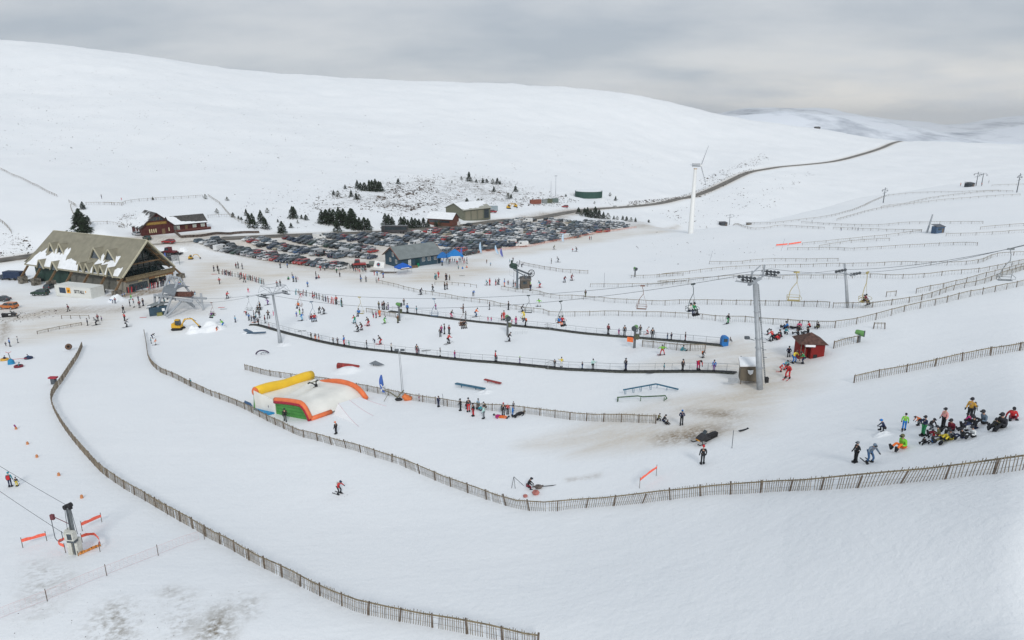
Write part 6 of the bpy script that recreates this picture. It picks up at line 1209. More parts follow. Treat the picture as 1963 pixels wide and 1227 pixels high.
for place, grp, pts, hs in TREES:
    order = sorted(range(len(pts)), key=lambda i: pts[i][0])
    for i, ((u, v), h) in enumerate(zip(pts, hs)):
        lb = cardinal(order.index(i) + 1) + " conifer from the left among those " + place
        tree(u, v + 1, h * 1.05, (i * 3 + len(pts)) % 4 if (h > 13 or i % 3) else 4 + i % 3, lb, grp, 1.25 + .5 * ((i * 7) % 5) / 5)
# heather and boulders poking out of the snow, uncountable
q = MB(); rn = random.Random(5); cnt = 0
def flecks(poly, n, smin, smax, clump=.55, thr=.5, seed=0, ang=None):
    xs = [a for a, b_ in poly]; ys = [b_ for a, b_ in poly]; m_ = 0; tries = 0
    while m_ < n and tries < n * 30:
        tries += 1; u = rn.uniform(min(xs), max(xs)); v = rn.uniform(min(ys), max(ys)); ins = False
        for i in range(len(poly)):
            (ax, ay), (bx, by) = poly[i], poly[(i+1) % len(poly)]
            if (ay > v) != (by > v) and u < (bx-ax)*(v-ay)/(by-ay)+ax: ins = not ins
        if not ins: continue
        w_ = .5 + .5*mnoise.noise(Vector((u*.035+seed, v*.10, seed))) + .35*mnoise.noise(Vector((u*.14+v*.1, v*.35, 3+seed)))
        if w_ < thr + rn.uniform(-.12, .12)*clump*2: continue
        p = P(u, v); s_ = rn.uniform(smin, smax)*(1 if rn.random() < .93 else 1.8); a = rn.uniform(0, 3.14) if ang is None else math.radians(ang)+rn.uniform(-.25,.25); e_ = rn.uniform(1.0, 2.4) if ang is None else rn.uniform(2, 7); dxy = Vector((math.cos(a), math.sin(a), 0))*s_*e_; dn_ = Vector((-math.sin(a), math.cos(a), 0))*s_*.7; t_ = Vector((0,0,s_*rn.uniform(.35,.8)))
        d_ = Vector((0,0,-.25)); q.add([p-dxy+d_, p-dn_+d_, p+dxy+d_, p+dn_+d_, p+t_+dxy*rn.uniform(-.4,.4)], [(0,1,4),(1,2,4),(2,3,4),(3,0,4)]); m_ += 1
flecks([(570,395),(640,362),(760,338),(870,330),(960,338),(1050,365),(1110,385),(1090,400),(1010,392),(960,398),(930,388),(850,402),(770,418),(700,402),(620,405)], 2600, .22, .60, .5, .52, 1)
flecks([(700,395),(770,350),(830,345),(850,380),(800,410)], 700, .3, .75, .5, .52, 2)
flecks([(440,375),(600,340),(700,345),(700,430),(560,440),(460,430)], 260, .2, .5, .5, .55, 3)
flecks([(0,120),(350,150),(620,215),(740,300),(700,340),(560,330),(200,330),(0,290)], 2600, .13, .33, .3, .62, 4, -62)
flecks([(620,215),(1000,230),(1240,280),(1300,340),(1100,340),(800,320)], 420, .12, .34, .3, .64, 5, -62)
flecks([(0,448),(45,445),(70,470),(60,490),(0,492)], 160, .15, .4, .5, .45, 6); flecks([(222,416),(262,404),(254,432),(228,440)], 110, .15, .4, .5, .4, 7)
flecks([(1200,392),(1340,372),(1440,322),(1450,326),(1345,378),(1200,396)], 420, .3, .8, .3, .3, 8); flecks([(1340,345),(1465,290),(1475,310),(1400,335),(1345,358)], 350, .3, .8, .5, .48, 9)
flecks([(1230,400),(1320,395),(1420,350),(1600,320),(1480,400),(1330,440)], 300, .3, .7, .3, .6, 10); flecks([(1210,440),(1300,450),(1500,470),(1500,500),(1230,510)], 90, .12, .35, .5, .55, 11)
flecks([(1205,386),(1300,377),(1345,361),(1395,337),(1440,322),(1442,325),(1398,341),(1350,366),(1300,381),(1205,391)], 700, .25, .6, .2, .2, 20)
flecks([(980,380),(1060,372),(1110,384),(1060,392),(1000,398)], 200, .3, .8, .5, .4, 12); flecks([(1140,376),(1190,374),(1195,392),(1150,392)], 60, .2, .5, .5, .4, 13)
flecks([(0,1120),(240,1130),(480,1130),(490,1180),(440,1227),(0,1227)], 900, .02, .06, .6, .58, 14); flecks([(0,598),(110,594),(115,606),(40,618),(0,622)], 130, .12, .3, .5, .3, 15)
o = q.build("heather_and_stones", mat("heather_brown", (.075,.058,.045), .95, var=.5, scale=.15)); tag(o, "brown heather and stones poking through the snow", "heather", kind="stuff")
# ------------------------------------------------------------------ cars, vans, coach, groomers, excavator, snowmobile
def paint(n, c): return mat("paint_" + n, c, .30, .15, var=.06, scale=1, spec=.6)
PC = dict(black=(.015,.017,.02), dark_grey=(.05,.055,.062), silver=(.42,.44,.46), white=(.66,.67,.67), dark_blue=(.02,.035,.07), blue=(.035,.09,.19), red=(.33,.035,.035), dark_red=(.14,.015,.02), grey_blue=(.09,.13,.17), dark_green=(.02,.05,.035), pale_gold=(.32,.29,.22), orange=(.50,.15,.03))
PW = ["black"]*8+["dark_grey"]*8+["silver"]*11+["white"]*8+["dark_blue"]*5+["blue"]*3+["red"]*3+["dark_red"]*1+["grey_blue"]*6+["dark_green"]*2+["pale_gold"]*1
# side profile of the body (x forward) and of the glass house, per type
TYPES = dict(
 hatchback=(4.0, 1.72, [(-2.0,.35),(-2.0,.85),(-1.9,.98),(1.0,.98),(1.75,.86),(1.98,.62),(2.0,.35)], [(-1.85,.97),(-1.45,1.45),(.05,1.48),(.95,.97)], .31),
 estate=(4.6, 1.78, [(-2.3,.35),(-2.32,.9),(-2.2,.98),(1.25,.98),(2.0,.86),(2.28,.62),(2.3,.35)], [(-2.2,.97),(-1.95,1.44),(.15,1.47),(1.1,.97)], .32),
 saloon=(4.5, 1.76, [(-2.25,.38),(-2.25,.9),(-1.5,.98),(1.1,.97),(1.9,.85),(2.22,.6),(2.25,.36)], [(-1.6,.97),(-.85,1.42),(.2,1.43),(1.05,.97)], .32),
 off_roader=(4.6, 1.88, [(-2.3,.5),(-2.3,1.1),(-2.2,1.15),(1.2,1.15),(2.1,1.08),(2.28,.85),(2.3,.5)], [(-2.2,1.14),(-2.05,1.74),(.35,1.78),(1.1,1.14)], .38),
 van=(5.3, 2.0, [(-2.65,.45),(-2.65,2.2),(-2.5,2.3),(1.1,2.3),(1.7,1.35),(2.5,1.15),(2.65,.9),(2.65,.45)], [(1.08,1.4),(1.05,2.2),(1.14,2.22),(1.68,1.38)], .36))
CARM = {}
M_TYRE = mat("tyre_rubber", (.02,.02,.02), .85); M_LAMP = mat("lamp_glass", (.55,.55,.52), .2); M_TAIL = mat("tail_lamp_red", (.35,.02,.02), .3)
def loft(prof, w_, inset=.06, topw=None):
    q = MB(); n = len(prof); zs = [p[1] for p in prof]; zl, zh = min(zs), max(zs); vs = []
    hw = [w_/2*(1 if topw is None else 1-(1-topw)*(z-zl)/(zh-zl+1e-6)) for z in zs]
    for s_ in (-1, 1): vs += [(x, s_*(h_), z) for (x, z), h_ in zip(prof, hw)]
    vs2 = [(x*.985, s_*(h_-inset), z+.0) for s_ in (-1, 1) for (x, z), h_ in zip(prof, hw)]
    q.add(vs, [tuple(range(n)), tuple(range(2*n-1, n-1, -1))] + [(i, i+n, (i+1)%n+n, (i+1)%n) for i in range(n)]); return q
def car_meshes(t):
    L, Wd, bp_, gp, wr = TYPES[t]; body = loft(bp_, Wd)
    roof = [p for p in gp]; zt_ = max(p[1] for p in gp)
    if t != "van":
        body2 = loft([(gp[1][0]-.05, zt_-.04), (gp[1][0]+.08, zt_+.03), (gp[2][0]-.1, zt_+.04), (gp[2][0]+.08, zt_-.03)], Wd*.80); body.add(body2.v, body2.f)
        for s_ in (-1, 1):
            for a, b_ in ((gp[0], gp[1]), (gp[3], gp[2])): body.bar((a[0], s_*Wd*.47, a[1]), (b_[0], s_*Wd*.40, b_[1]), .07)
            body.bar(((gp[0][0]+gp[3][0])/2-.1, s_*Wd*.475, gp[0][1]), ((gp[1][0]+gp[2][0])/2-.1, s_*Wd*.405, zt_), .07)
    for s_ in (-1, 1):
        for xw in (-L*.30, L*.30): body.tube([(xw, s_*(Wd/2-.02), wr), (xw, s_*(Wd/2+.02), wr)], wr+.07, 12)
    bm_ = body.mesh("body"); glass = loft(gp, Wd*.955, topw=.84).mesh("windows") if t != "van" else (lambda q: (q.box(.2,1.0,-Wd/2-.01,Wd/2+.01,1.35,1.95), q)[1])(loft([(1.10,1.36),(1.13,2.22),(1.18,2.24),(1.76,1.38)], Wd*.9)).mesh("windows")
    wm = MB().tube([(0,-.1,0),(0,.1,0)], wr, 12).tube([(0,-.11,0),(0,.11,0)], wr*.55, 8, mi=1).mesh("wheel")
    lm = MB(); 
    fx = bp_[-2][0]
    for s_ in (-1, 1): lm.box(fx-.08, fx+.02, s_*Wd*.40-.18, s_*Wd*.40+.18, .62, .78)
    tmq = MB()
    for s_ in (-1, 1): tmq.box(-L/2-.02, -L/2+.06, s_*Wd*.43-.10, s_*Wd*.43+.10, .72, .95)
    return bm_, glass, wm, lm.mesh("headlight_pair"), tmq.mesh("tail_lamp_pair"), L, Wd, wr
for t_ in TYPES:
    m = car_meshes(t_); m[0].materials.append(paint("black", PC["black"])); m[1].materials.append(M_GLASS); m[2].materials.append(M_TYRE); m[2].materials.append(M_STEEL); m[3].materials.append(M_LAMP); m[4].materials.append(M_TAIL); CARM[t_] = m
def raw(name, me_, parent=None, loc=None, m=None):
    o = bpy.data.objects.new(name, me_); COL.objects.link(o); o.parent = parent
    if loc: o.location = loc
    if m: o.material_slots[0].link = 'OBJECT'; o.material_slots[0].material = m
    return o
def car(t, col, p, rz, label, group=None, parts=2, name="parked_car", cat="car"):
    m = CARM[t]; r = raw(name, m[0], None, p, paint(col, PC[col])); r.rotation_euler = (0, 0, rz); tag(r, label, cat, group)
    raw("windows", m[1], r)
    if parts:
        L, Wd, wr = m[5], m[6], m[7]
        for sx in (-1, 1):
            for sy in (-1, 1): raw("wheel", m[2], r, (sx*L*.30, sy*(Wd/2-.05), wr))
        if parts > 1: raw("headlights", m[3], r); raw("tail_lamps", m[4], r)
    return r
# rows of the car park, laid out in the lot from the snow edge backwards
lotw = [P(*q_) for q_ in LOT]
def in_lot(x, y, poly=lotw):
    ins = False
    for i in range(len(poly)):
        a, b_ = poly[i], poly[(i+1) % len(poly)]
        if (a.y > y) != (b_.y > y) and x < (b_.x-a.x)*(y-a.y)/(b_.y-a.y)+a.x: ins = not ins
    return ins
def near_px(u, v, lst): return any(abs(u-a) < wx and abs(v-b_) < wy for a, b_, wx, wy in lst)
AVOID = [(785,497,62,22),(862,498,30,12),(756,440,34,12),(690,512,32,16),(725,516,26,10),(600,520,20,6)]
rowdir = Vector((.86,-.51,0)).normalized(); perp = Vector((.51,.86,0)).normalized(); org = P(620, 512)
rn = random.Random(42); cars = []
for k in range(-6, 40):
    pair = k // 2; off = pair * 15.6 + (k % 2) * 5.1 + (rn.uniform(-.2,.2))
    s_ = -170.
    while s_ < 210:
        s_ += 2.75 + (rn.random() < .04)*3.0 + rn.uniform(0, .25)
        p = org + perp * off + rowdir * s_
        if not in_lot(p.x, p.y): continue
        z = ground_z(p.x, p.y); p = Vector((p.x, p.y, z)); u, v = pix(p)
        if near_px(u, v, AVOID) or rn.random() < .05: continue
        t_ = rn.choices(["hatchback","estate","saloon","off_roader","van"], [40,20,12,23,4])[0]; c_ = rn.choice(PW); 
        if t_ == "van": c_ = rn.choice(["white","white","silver"])
        rz = heading(perp) + (math.pi if rn.random() < .55 else 0) + rn.uniform(-.05,.05); cars.append([k, s_, p, t_, c_, rz, u, v])
cars.sort(key=lambda c: c[2].length); N_IND = 292
NM = {"hatchback":"hatchback","estate":"estate car","saloon":"saloon car","off_roader":"off roader","van":"panel van"}
near = cars[:N_IND]; far = cars[N_IND:]
rows = {}
for c in near: rows.setdefault(c[0], []).append(c)
ks = sorted(rows); ordn = ["first","second","third","fourth","fifth","sixth","seventh","eighth","ninth","tenth","eleventh","twelfth","thirteenth","fourteenth","fifteenth","sixteenth","seventeenth","eighteenth"]
for ri, k in enumerate(ks):
    rr_ = sorted(rows[k], key=lambda c: c[6]); cnts = {}
    for c in rr_:
        key = (c[3], c[4]); cnts[key] = cnts.get(key, 0) + 1
    seen = {}
    for c in rr_:
        key = (c[3], c[4]); seen[key] = seen.get(key, 0) + 1; nmc = c[4].replace("_", " ") + " " + NM[c[3]]
        pre = "only " if cnts[key] == 1 else cardinal(seen[key]) + " "
        lb = pre + nmc + (" in the " if cnts[key] == 1 else " from the left in the ") + ordn[ri] + " parking row from the snow"
        car(c[3], c[4], c[2], c[5], lb, "cars packed in the snow resort car park", 2 if c[2].length < 262 else 1)
# the rest of the packed cars, farther back: one mass
q = MB(); cm = list(PC)
fm = [paint(c, PC[c]) for c in cm] + [M_GLASS, M_TYRE]
for c in far:
    M_ = Matrix.Translation(c[2]) @ Matrix.Rotation(c[5], 4, 'Z')
    for j, mi in ((0, cm.index(c[4])), (1, len(cm))):
        me_ = CARM[c[3]][j]; q.add([M_ @ v_.co for v_ in me_.vertices], [tuple(f.vertices) for f in me_.polygons], mi)
if far: o = q.build("parked_cars", fm, fix=False); tag(o, "mass of cars packed in the farther part of the car park", "cars", kind="stuff")
# cars standing elsewhere
def P_car(u, v, t, col, ang, label, **kw): return car(t, col, P(u, v), math.radians(ang), label, None, 2, **kw)
P_car(323, 466, "estate", "red", 175, "red estate car driving on the road below the brown building")
P_car(282, 459, "hatchback", "dark_green", 140, "dark green car parked at the corner of the brown building"); P_car(262, 451, "estate", "silver", 140, "snow topped car parked beside the brown building's left wall")
P_car(17, 592, "off_roader", "orange", 175, "orange pickup truck on the slushy track at the left edge", name="pickup_truck", cat="pickup truck")
P_car(4, 577, "saloon", "dark_grey", 175, "dark grey car behind the orange pickup at the left edge"); P_car(78, 566, "off_roader", "dark_green", 178, "dark green off roader parked left of the white container")
P_car(3, 535, "saloon", "dark_blue", 160, "dark blue car at the left edge beside the navy trailer"); P_car(95, 553, "hatchback", "dark_grey", 100, "small dark vehicle against the lodge rear wall"); P_car(70, 540, "saloon", "black", 170, "black car under the lodge's rear eaves")
P_car(1180, 398, "hatchback", "white", 20, "white car alone on the road below the water tank"); P_car(1083, 398, "off_roader", "red", 185, "red vehicle in the yard below the radio masts"); P_car(325, 499, "hatchback", "dark_grey", 20, "dark car half hidden behind the lodge gable")
P_car(915, 419, "off_roader", "red", 150, "red tractor like vehicle in front of the workshop bays"); P_car(872, 433, "van", "white", 170, "white van parked beside the brown ended cabin", name="parked_van", cat="van"); P_car(1012, 426, "van", "white", 175, "large white van at the top corner of the car park", name="parked_van", cat="van")
P_car(1000, 473, "van", "white", 190, "white minibus at the net side of the car park", name="minibus", cat="minibus"); P_car(978, 469, "van", "white", 190, "white van behind the white minibus", name="parked_van", cat="van"); P_car(612, 458, "van", "white", 15, "tall white box van at the rear left of the car park", name="parked_van", cat="van")
P_car(897, 434, "off_roader", "black", 160, "black vehicle in front of the workshop shed"); P_car(930, 418, "off_roader", "dark_green", 20, "olive loader parked at the right corner of the workshop shed", name="loader", cat="loader")
p = P(29, 536); r = thing("trailer", "navy blue box trailer parked under the lodge's rear eaves", "trailer", p, math.radians(-8)); MB().box(-3,3,-1.2,1.2,.6,2.7).build("box_body", mat("navy_trailer", (.015,.03,.07), .6), r)
for x in (-1, 1): MB().tube([(x,-1.25,.4),(x,-1.0,.4)], .4, 12).build("wheel", M_TYRE, r)
# coach
p = P(757, 447); r = thing("coach", "dark grey coach parked at the back of the car park", "coach", p, math.radians(-3)); mc = paint("coach_grey", (.045,.045,.05))
q = MB(); q.prism([(-5.9,.4),(5.9,.4),(5.9,3.35),(5.6,3.5),(-5.5,3.5),(-5.9,3.2)], -1.25, 1.25); q.build("body", mc, r); q = MB(); q.box(-4.2,5.7,-1.28,1.28,1.7,3.0); q.build("side_windows", M_GLASS, r); MB().box(-5.97,-5.85,-1.1,1.1,1.3,3.1).build("windscreen", M_GLASS, r)
for x in (-3.6, 3.0, 4.2):
    for y in (-1.27, 1.07): MB().tube([(x,y,.5),(x,y+.2,.5)], .5, 14).build("wheel", M_TYRE, r)
for x in (-6.15,): MB().box(x-.05,x+.15,-1.5,-1.3,2.3,2.9).build("mirror", M_BLK, r)
# tracked groomer
def groomer(label, u, v, ang, col, sc=1.0):
    p = P(u, v); r = thing("snow_groomer", label, "snow groomer", p, math.radians(ang)); r.scale = (sc,)*3; m = paint("groomer_" + col, PC[col])
    for s_ in (-1, 1):
        q = MB(); q.prism([(-2.4,.35),(-2.0,0),(1.9,0),(2.5,.45),(2.3,.95),(-2.2,.95)], s_*1.5-.5, s_*1.5+.5); q.build("track", M_TYRE, r)
        for x in (-1.6,-.6,.4,1.4): MB().tube([(x,s_*2.02,.48),(x,s_*2.06,.48)], .36, 10).build("wheel", M_DSTEEL, r)
    q = MB(); q.prism([(-2.5,.8),(2.0,.8),(2.1,1.3),(-.2,1.5),(-2.4,1.45)], -1.1, 1.1); q.build("chassis", m, r); q = MB(); q.prism([(-.5,1.45),(1.5,1.4),(1.15,2.75),(-.4,2.8)], -1.0, 1.0); q.build("cab", m, r)
    q = MB(); q.prism([(-.3,1.7),(1.5,1.65),(1.18,2.6),(-.25,2.65)], -1.03, 1.03); q.prism([(1.38,1.6),(1.56,1.55),(1.22,2.6),(1.1,2.6)], -.85, .85); q.build("cab_windows", M_GLASS, r)
    q = MB(); q.slab([(2.9,-2.6,.1),(2.9,2.6,.1),(3.15,2.6,1.15),(3.15,-2.6,1.15)], .12); q.bar((2.0,-.6,.8),(2.9,-.6,.6),.15); q.bar((2.0,.6,.8),(2.9,.6,.6),.15); q.build("blade", M_BLK, r)
    q = MB(); q.box(-3.9,-2.7,-2.3,2.3,.15,.55); q.bar((-2.4,0,.9),(-3.2,0,.5),.2); q.build("tiller", M_BLK, r); return r
groomer("bright red snow groomer parked left of the blue building", 688, 512, 195, "red", .95); groomer("rusty orange snow groomer between the lodge and the road", 326, 488, 170, "dark_red", .95)
def excavator(label, u, v, ang, sc, mini=True, boom=True):
    p = P(u, v); r = thing("excavator", label, "excavator", p, math.radians(ang)); r.scale = (sc,)*3; my = mat("machine_yellow", (.62,.36,.03), .5, var=.12)
    for s_ in (-1, 1): q = MB(); q.prism([(-1.5,.3),(-1.2,0),(1.2,0),(1.5,.3),(1.2,.62),(-1.2,.62)], s_*.85-.25, s_*.85+.25); q.build("track", M_TYRE, r)
    q = MB(); q.prism([(-1.35,.7),(1.0,.7),(1.0,1.15),(-.2,1.35),(-.5,1.9),(-1.25,1.85)], -.95, .95); q.build("body", my, r); q = MB(); q.prism([(-.5,1.1),(.75,1.1),(.6,2.75),(-.5,2.8)], -.55, .5); q.build("cab", my, r)
    q = MB(); q.prism([(-.4,1.35),(.78,1.3),(.64,2.55),(-.4,2.6)], -.58, .53); q.build("cab_windows", M_GLASS, r)
    q = MB(); q.bar((1.0,.0,1.2),(2.0,0,2.9),.28,.34,up=(0,1,0)); q.bar((2.0,0,2.9),(3.9,0,3.0),.26,.32,up=(0,1,0)); q.build("boom", my, r); q = MB(); q.bar((3.8,0,3.15),(5.6,0,1.0),.22,.26,up=(0,1,0)); q.build("dipper_arm", my, r)
    q = MB(); q.bar((1.6,.0,2.0),(3.0,0,3.3),.09); q.bar((3.3,0,3.35),(5.0,0,2.4),.09); q.build("hydraulic_ram", M_DSTEEL, r); q = MB(); q.prism([(5.4,1.1),(5.8,1.0),(6.1,.55),(5.6,.15),(5.2,.35)], -.35, .35); q.build("bucket", M_BLK, r); return r
excavator("yellow mini excavator with bent boom reaching right over a snow heap", 342, 632, 0, .86); 
excavator("small yellow digger in the yard left of the containers", 975, 400, 10, .95); excavator("second yellow digger with folded arm deeper in the yard", 988, 397, 190, .85); excavator("tiny yellow loader behind the red snow groomer near the lodge", 366, 497, 10, .55)
P_car(945, 408, "off_roader", "red", 20, "red tractor beside the right end of the workshop shed", name="tractor", cat="tractor")
def snowmobile(label, u, v, ang, sc=1.0):
    p = P(u, v); r = thing("snowmobile", label, "snowmobile", p, math.radians(ang)); r.scale = (sc,)*3
    q = MB(); q.prism([(-1.5,.12),(-1.35,.0),(.1,.0),(.35,.25),(.2,.42),(-1.45,.42)], -.22, .22); q.build("track", M_TYRE, r); q = MB(); q.prism([(-.3,.35),(1.05,.3),(1.2,.5),(.75,.8),(.3,.98),(.1,.7),(-.3,.62)], -.36, .36); q.build("cowl", mat("black_cowl", (.03,.03,.033), .35), r)
    q = MB(); q.prism([(-1.5,.45),(.1,.45),(.1,.72),(-.5,.75),(-1.1,.85),(-1.5,.8)], -.2, .2); q.build("seat", M_BLK, r); q = MB(); q.slab([(.35,-.25,.95),(.35,.25,.95),(.1,.22,1.3),(.1,-.22,1.3)], .03); q.build("windshield", M_GLASS, r)
    MB().bar((.15,-.4,1.08),(.15,.4,1.08),.05).build("handlebar", M_BLK, r); q = MB(); q.box(.75,1.2,-.3,.3,.36,.46); q.build("bumper_trim", mat("amber_trim", (.75,.32,.02), .5), r); q = MB(); q.box(-.2,.25,-.39,-.35,.4,.6); q.build("side_decal", M_WHITE, r)
    for s_ in (-1, 1): q = MB(); q.tube([(.2,s_*.5,.03),(1.3,s_*.5,.03),(1.6,s_*.5,.2)], .06, 5); q.bar((.9,s_*.5,.05),(.8,s_*.25,.4),.06); q.build("ski", M_BLK, r)
    return r
snowmobile("black snowmobile with amber trim parked on the dirty snow patch", 1353, 846, 208, .9); snowmobile("black snowmobile on the slush at the left edge below the orange pickup", 20, 607, 20, 1.2)
# racked skis on the two rack fences, and loose boards and sledges
def ski_set(label, pts, n, seed):
    c = dens(pts); rn_ = random.Random(seed); cols = ["red","navy","white","black","teal","yellow","dark","maroon","grey"]
    for i in range(n):
        t_ = i/(n-1)*(len(c)-1.01); k = int(t_); p = c[k].lerp(c[k+1], t_-k) + Vector((0,-.25,0)); cc = rn_.choice(cols); a = rn_.uniform(-.5,.5); q = MB()
        for s_ in (-.06,.06): q.bar((s_,0,-.1),(s_+a*.4,.35,1.55),.09,.03); q.bar((s_+a*.4,.35,1.55),(s_+a*.5,.28,1.7),.08,.02)
        o = q.build("pair_of_skis", cloth(cc), None, p); tag(o, cardinal(i+1) + f" pair of skis from the left, {cc}, leaning on the " + label, "skis", "skis leaning on the " + label)
RK = "on the ski rack"; 
fence("wooden ski rack loaded with skis below the lodge, the left one", px(Z5A,[(280,118),(400,140),(520,165),(690,215)]), hgt=1.0, post=1.8, pk=False, lean=0, name="ski_rack", cat="ski rack", group=None); fence("ski rack by the chairlift loaded with red and dark skis", px(Z5A,[(975,305),(1060,315),(1150,335),(1240,365),(1400,412)]), hgt=1.0, post=1.8, pk=False, lean=0, name="ski_rack", cat="ski rack", group=None)
ski_set("long rack below the lodge", px(Z5A,[(285,118),(400,140),(520,165),(690,215)]), 26, 3); ski_set("rack by the chairlift", px(Z5A,[(980,308),(1060,318),(1150,338),(1240,367),(1390,410)]), 18, 5)
ski_set("lodge shop front", px((220,450,10.2),[(250,1140),(330,1130),(420,1115)]), 12, 8); ski_set("rental bay under the balcony", px((220,450,10.2),[(690,1060),(800,1040),(960,1000)]), 16, 9)
LOOSE = [(1425,826,"crossed skis lying on the snow right of the snowmobile","black",20),(489,618,"orange sledge lying left of the conveyor queue","orange",10),(428,593,"small grey mat on the snow near the station","grey",0),(424,590,"thin red board on the snow near the station","red",0),(274,609,"red sledge left of the blue grey shed","red",0),(410,526,"red board left of the long ski rack","red",0),(578,635,"dark board beside the conveyor start","dark",5),(885,529,"dark plank lying near the low rope barrier","dark",0),(1130,711,"flat dark plank below the lower conveyor","dark",0),(1250,716,"second flat dark plank below the lower conveyor","dark",-3),(816,673,"small dark block below the conveyor left part","black",0)]
for u, v, lb, c_, an in LOOSE:
    p = P(u, v); q = MB(); L_ = .5 if u > 1400 else .75; q.bar((-L_,0,.06),(L_,.1,.06),.22,.05); q.bar((L_,.1,.06),(L_+.15,.12,.16),.2,.04); o = q.build("board", cloth(c_), None, p, math.radians(an)); tag(o, lb, "board")
# information boards
for lb, u, v, h in (("white information board on posts right of the lodge", 338, 508, 20), ):
    p = P(u, v); s_ = ppm(p); r = thing("information_board", lb, "sign", p, .3); MB().box(-1.2,1.2,-.05,.05,1.4,3.4).build("panel", mat("grey_white_panel", (.33,.35,.36), .7, var=.5, scale=4), r)
    for x in (-1.1,1.1): MB().bar((x,0,-.2),(x,0,1.4),.1).build("post", M_GRN, r)
# ------------------------------------------------------------------ people
def J(**k): return {a: Vector(b) for a, b in k.items()}
def sym(d): return d
def base_pose(kneeL=(-.1,.02,.5), kneeR=(.1,.02,.5), footL=(-.11,-.02,.09), footR=(.11,-.02,.09), pel=(0,0,.95), chest=(0,.0,1.32), neck=(0,.0,1.48), head=(0,.02,1.63),
              elL=(-.27,-.02,1.14), elR=(.27,-.02,1.14), haL=(-.27,.10,.90), haR=(.27,.10,.90), toeL=None, toeR=None):
    d = J(kneeL=kneeL, kneeR=kneeR, footL=footL, footR=footR, pel=pel, chest=chest, neck=neck, head=head, elL=elL, elR=elR, haL=haL, haR=haR)
    ax = (d['chest']-d['pel']).normalized(); d['hipL'] = d['pel']+Vector((-.10,0,-.03)); d['hipR'] = d['pel']+Vector((.10,0,-.03)); d['shL'] = d['chest']+Vector((-.19,0,0))+ax*.07; d['shR'] = d['chest']+Vector((.19,0,0))+ax*.07
    d['toeL'] = Vector(toeL) if toeL else d['footL']+Vector((-.02,.17,-.05)); d['toeR'] = Vector(toeR) if toeR else d['footR']+Vector((.02,.17,-.05)); return d
POSES = {
 's': base_pose(),
 'a': base_pose(elL=(-.30,.08,1.16), haL=(-.10,.26,1.18), elR=(.30,.08,1.16), haR=(.10,.26,1.12)),
 'w': base_pose(kneeL=(-.1,.20,.52), footL=(-.10,.24,.10), kneeR=(.1,-.05,.50), footR=(.1,-.32,.16), chest=(0,.04,1.31), neck=(0,.06,1.47), head=(0,.09,1.62), elL=(-.27,-.14,1.13), haL=(-.26,-.16,.9), elR=(.27,.10,1.12), haR=(.25,.28,.98)),
 'k': base_pose(pel=(0,-.10,.86), chest=(0,.12,1.18), neck=(0,.22,1.32), head=(0,.29,1.45), kneeL=(-.17,.16,.48), kneeR=(.17,.16,.48), footL=(-.19,.0,.10), footR=(.19,.0,.10), elL=(-.33,.22,1.02), haL=(-.30,.45,.98), elR=(.33,.22,1.02), haR=(.30,.45,.98)),
 'b': base_pose(pel=(0,-.06,.86), chest=(0,.08,1.20), neck=(0,.14,1.35), head=(.02,.18,1.49), kneeL=(-.24,.10,.50), kneeR=(.24,.10,.50), footL=(-.30,.0,.10), footR=(.30,.0,.10), elL=(-.40,.05,1.18), haL=(-.60,.12,1.10), elR=(.40,.05,1.16), haR=(.58,.14,1.05)),
 'g': base_pose(pel=(0,0,.13), chest=(0,.08,.50), neck=(0,.14,.65), head=(0,.19,.80), kneeL=(-.17,.42,.40), kneeR=(.17,.40,.34), footL=(-.17,.78,.10), footR=(.17,.80,.10), toeL=(-.2,.83,.26), toeR=(.2,.85,.26), elL=(-.30,.16,.32), haL=(-.20,.38,.34), elR=(.30,-.05,.30), haR=(.32,-.12,.06)),
 'c': base_pose(pel=(0,0,.50), chest=(0,-.02,.87), neck=(0,.0,1.03), head=(0,.03,1.18), kneeL=(-.12,.42,.50), kneeR=(.12,.42,.50), footL=(-.12,.50,.10), footR=(.12,.50,.10), elL=(-.28,.08,.70), haL=(-.16,.34,.62), elR=(.28,.08,.70), haR=(.16,.34,.62)),
 'n': base_pose(pel=(0,-.12,.90), chest=(0,.22,1.08), neck=(0,.36,1.12), head=(0,.48,1.15), kneeL=(-.14,.0,.50), kneeR=(.14,.02,.50), elL=(-.24,.36,.86), haL=(-.18,.50,.66), elR=(.24,.36,.86), haR=(.18,.52,.66)),
 'r': base_pose(kneeL=(-.22,.14,.40), footL=(-.26,.10,.09), kneeR=(.20,.28,.40), footR=(.20,.26,.09), pel=(0,0,.42), chest=(0,.16,.76), neck=(0,.24,.90), head=(0,.31,1.03), elL=(-.30,.30,.62), haL=(-.16,.48,.50), elR=(.30,.30,.62), haR=(.16,.48,.50)),
 'l': base_pose(pel=(0,0,.14), chest=(.0,-.38,.16), neck=(0,-.54,.18), head=(0,-.68,.20), kneeL=(-.14,.42,.22), kneeR=(.14,.44,.15), footL=(-.16,.84,.10), footR=(.16,.86,.10), toeL=(-.24,.88,.24), toeR=(.24,.9,.24), elL=(-.36,-.22,.10), haL=(-.42,.02,.08), elR=(.36,-.3,.10), haR=(.44,-.06,.08)),
 'u': base_pose(pel=(0,0,.55), chest=(.06,-.12,.25), neck=(.08,-.20,.14), head=(.12,-.28,.12), kneeL=(-.12,.10,.95), kneeR=(.22,.30,.80), footL=(-.3,.02,1.25), footR=(.5,.55,.95), elL=(-.30,.0,.20), haL=(-.52,.10,.16), elR=(.30,.05,.22), haR=(.45,.15,.10)),
 'p': base_pose(elL=(-.36,.02,1.22), haL=(-.50,.16,1.35), elR=(.27,.0,1.12), haR=(.24,.16,.95)),
}
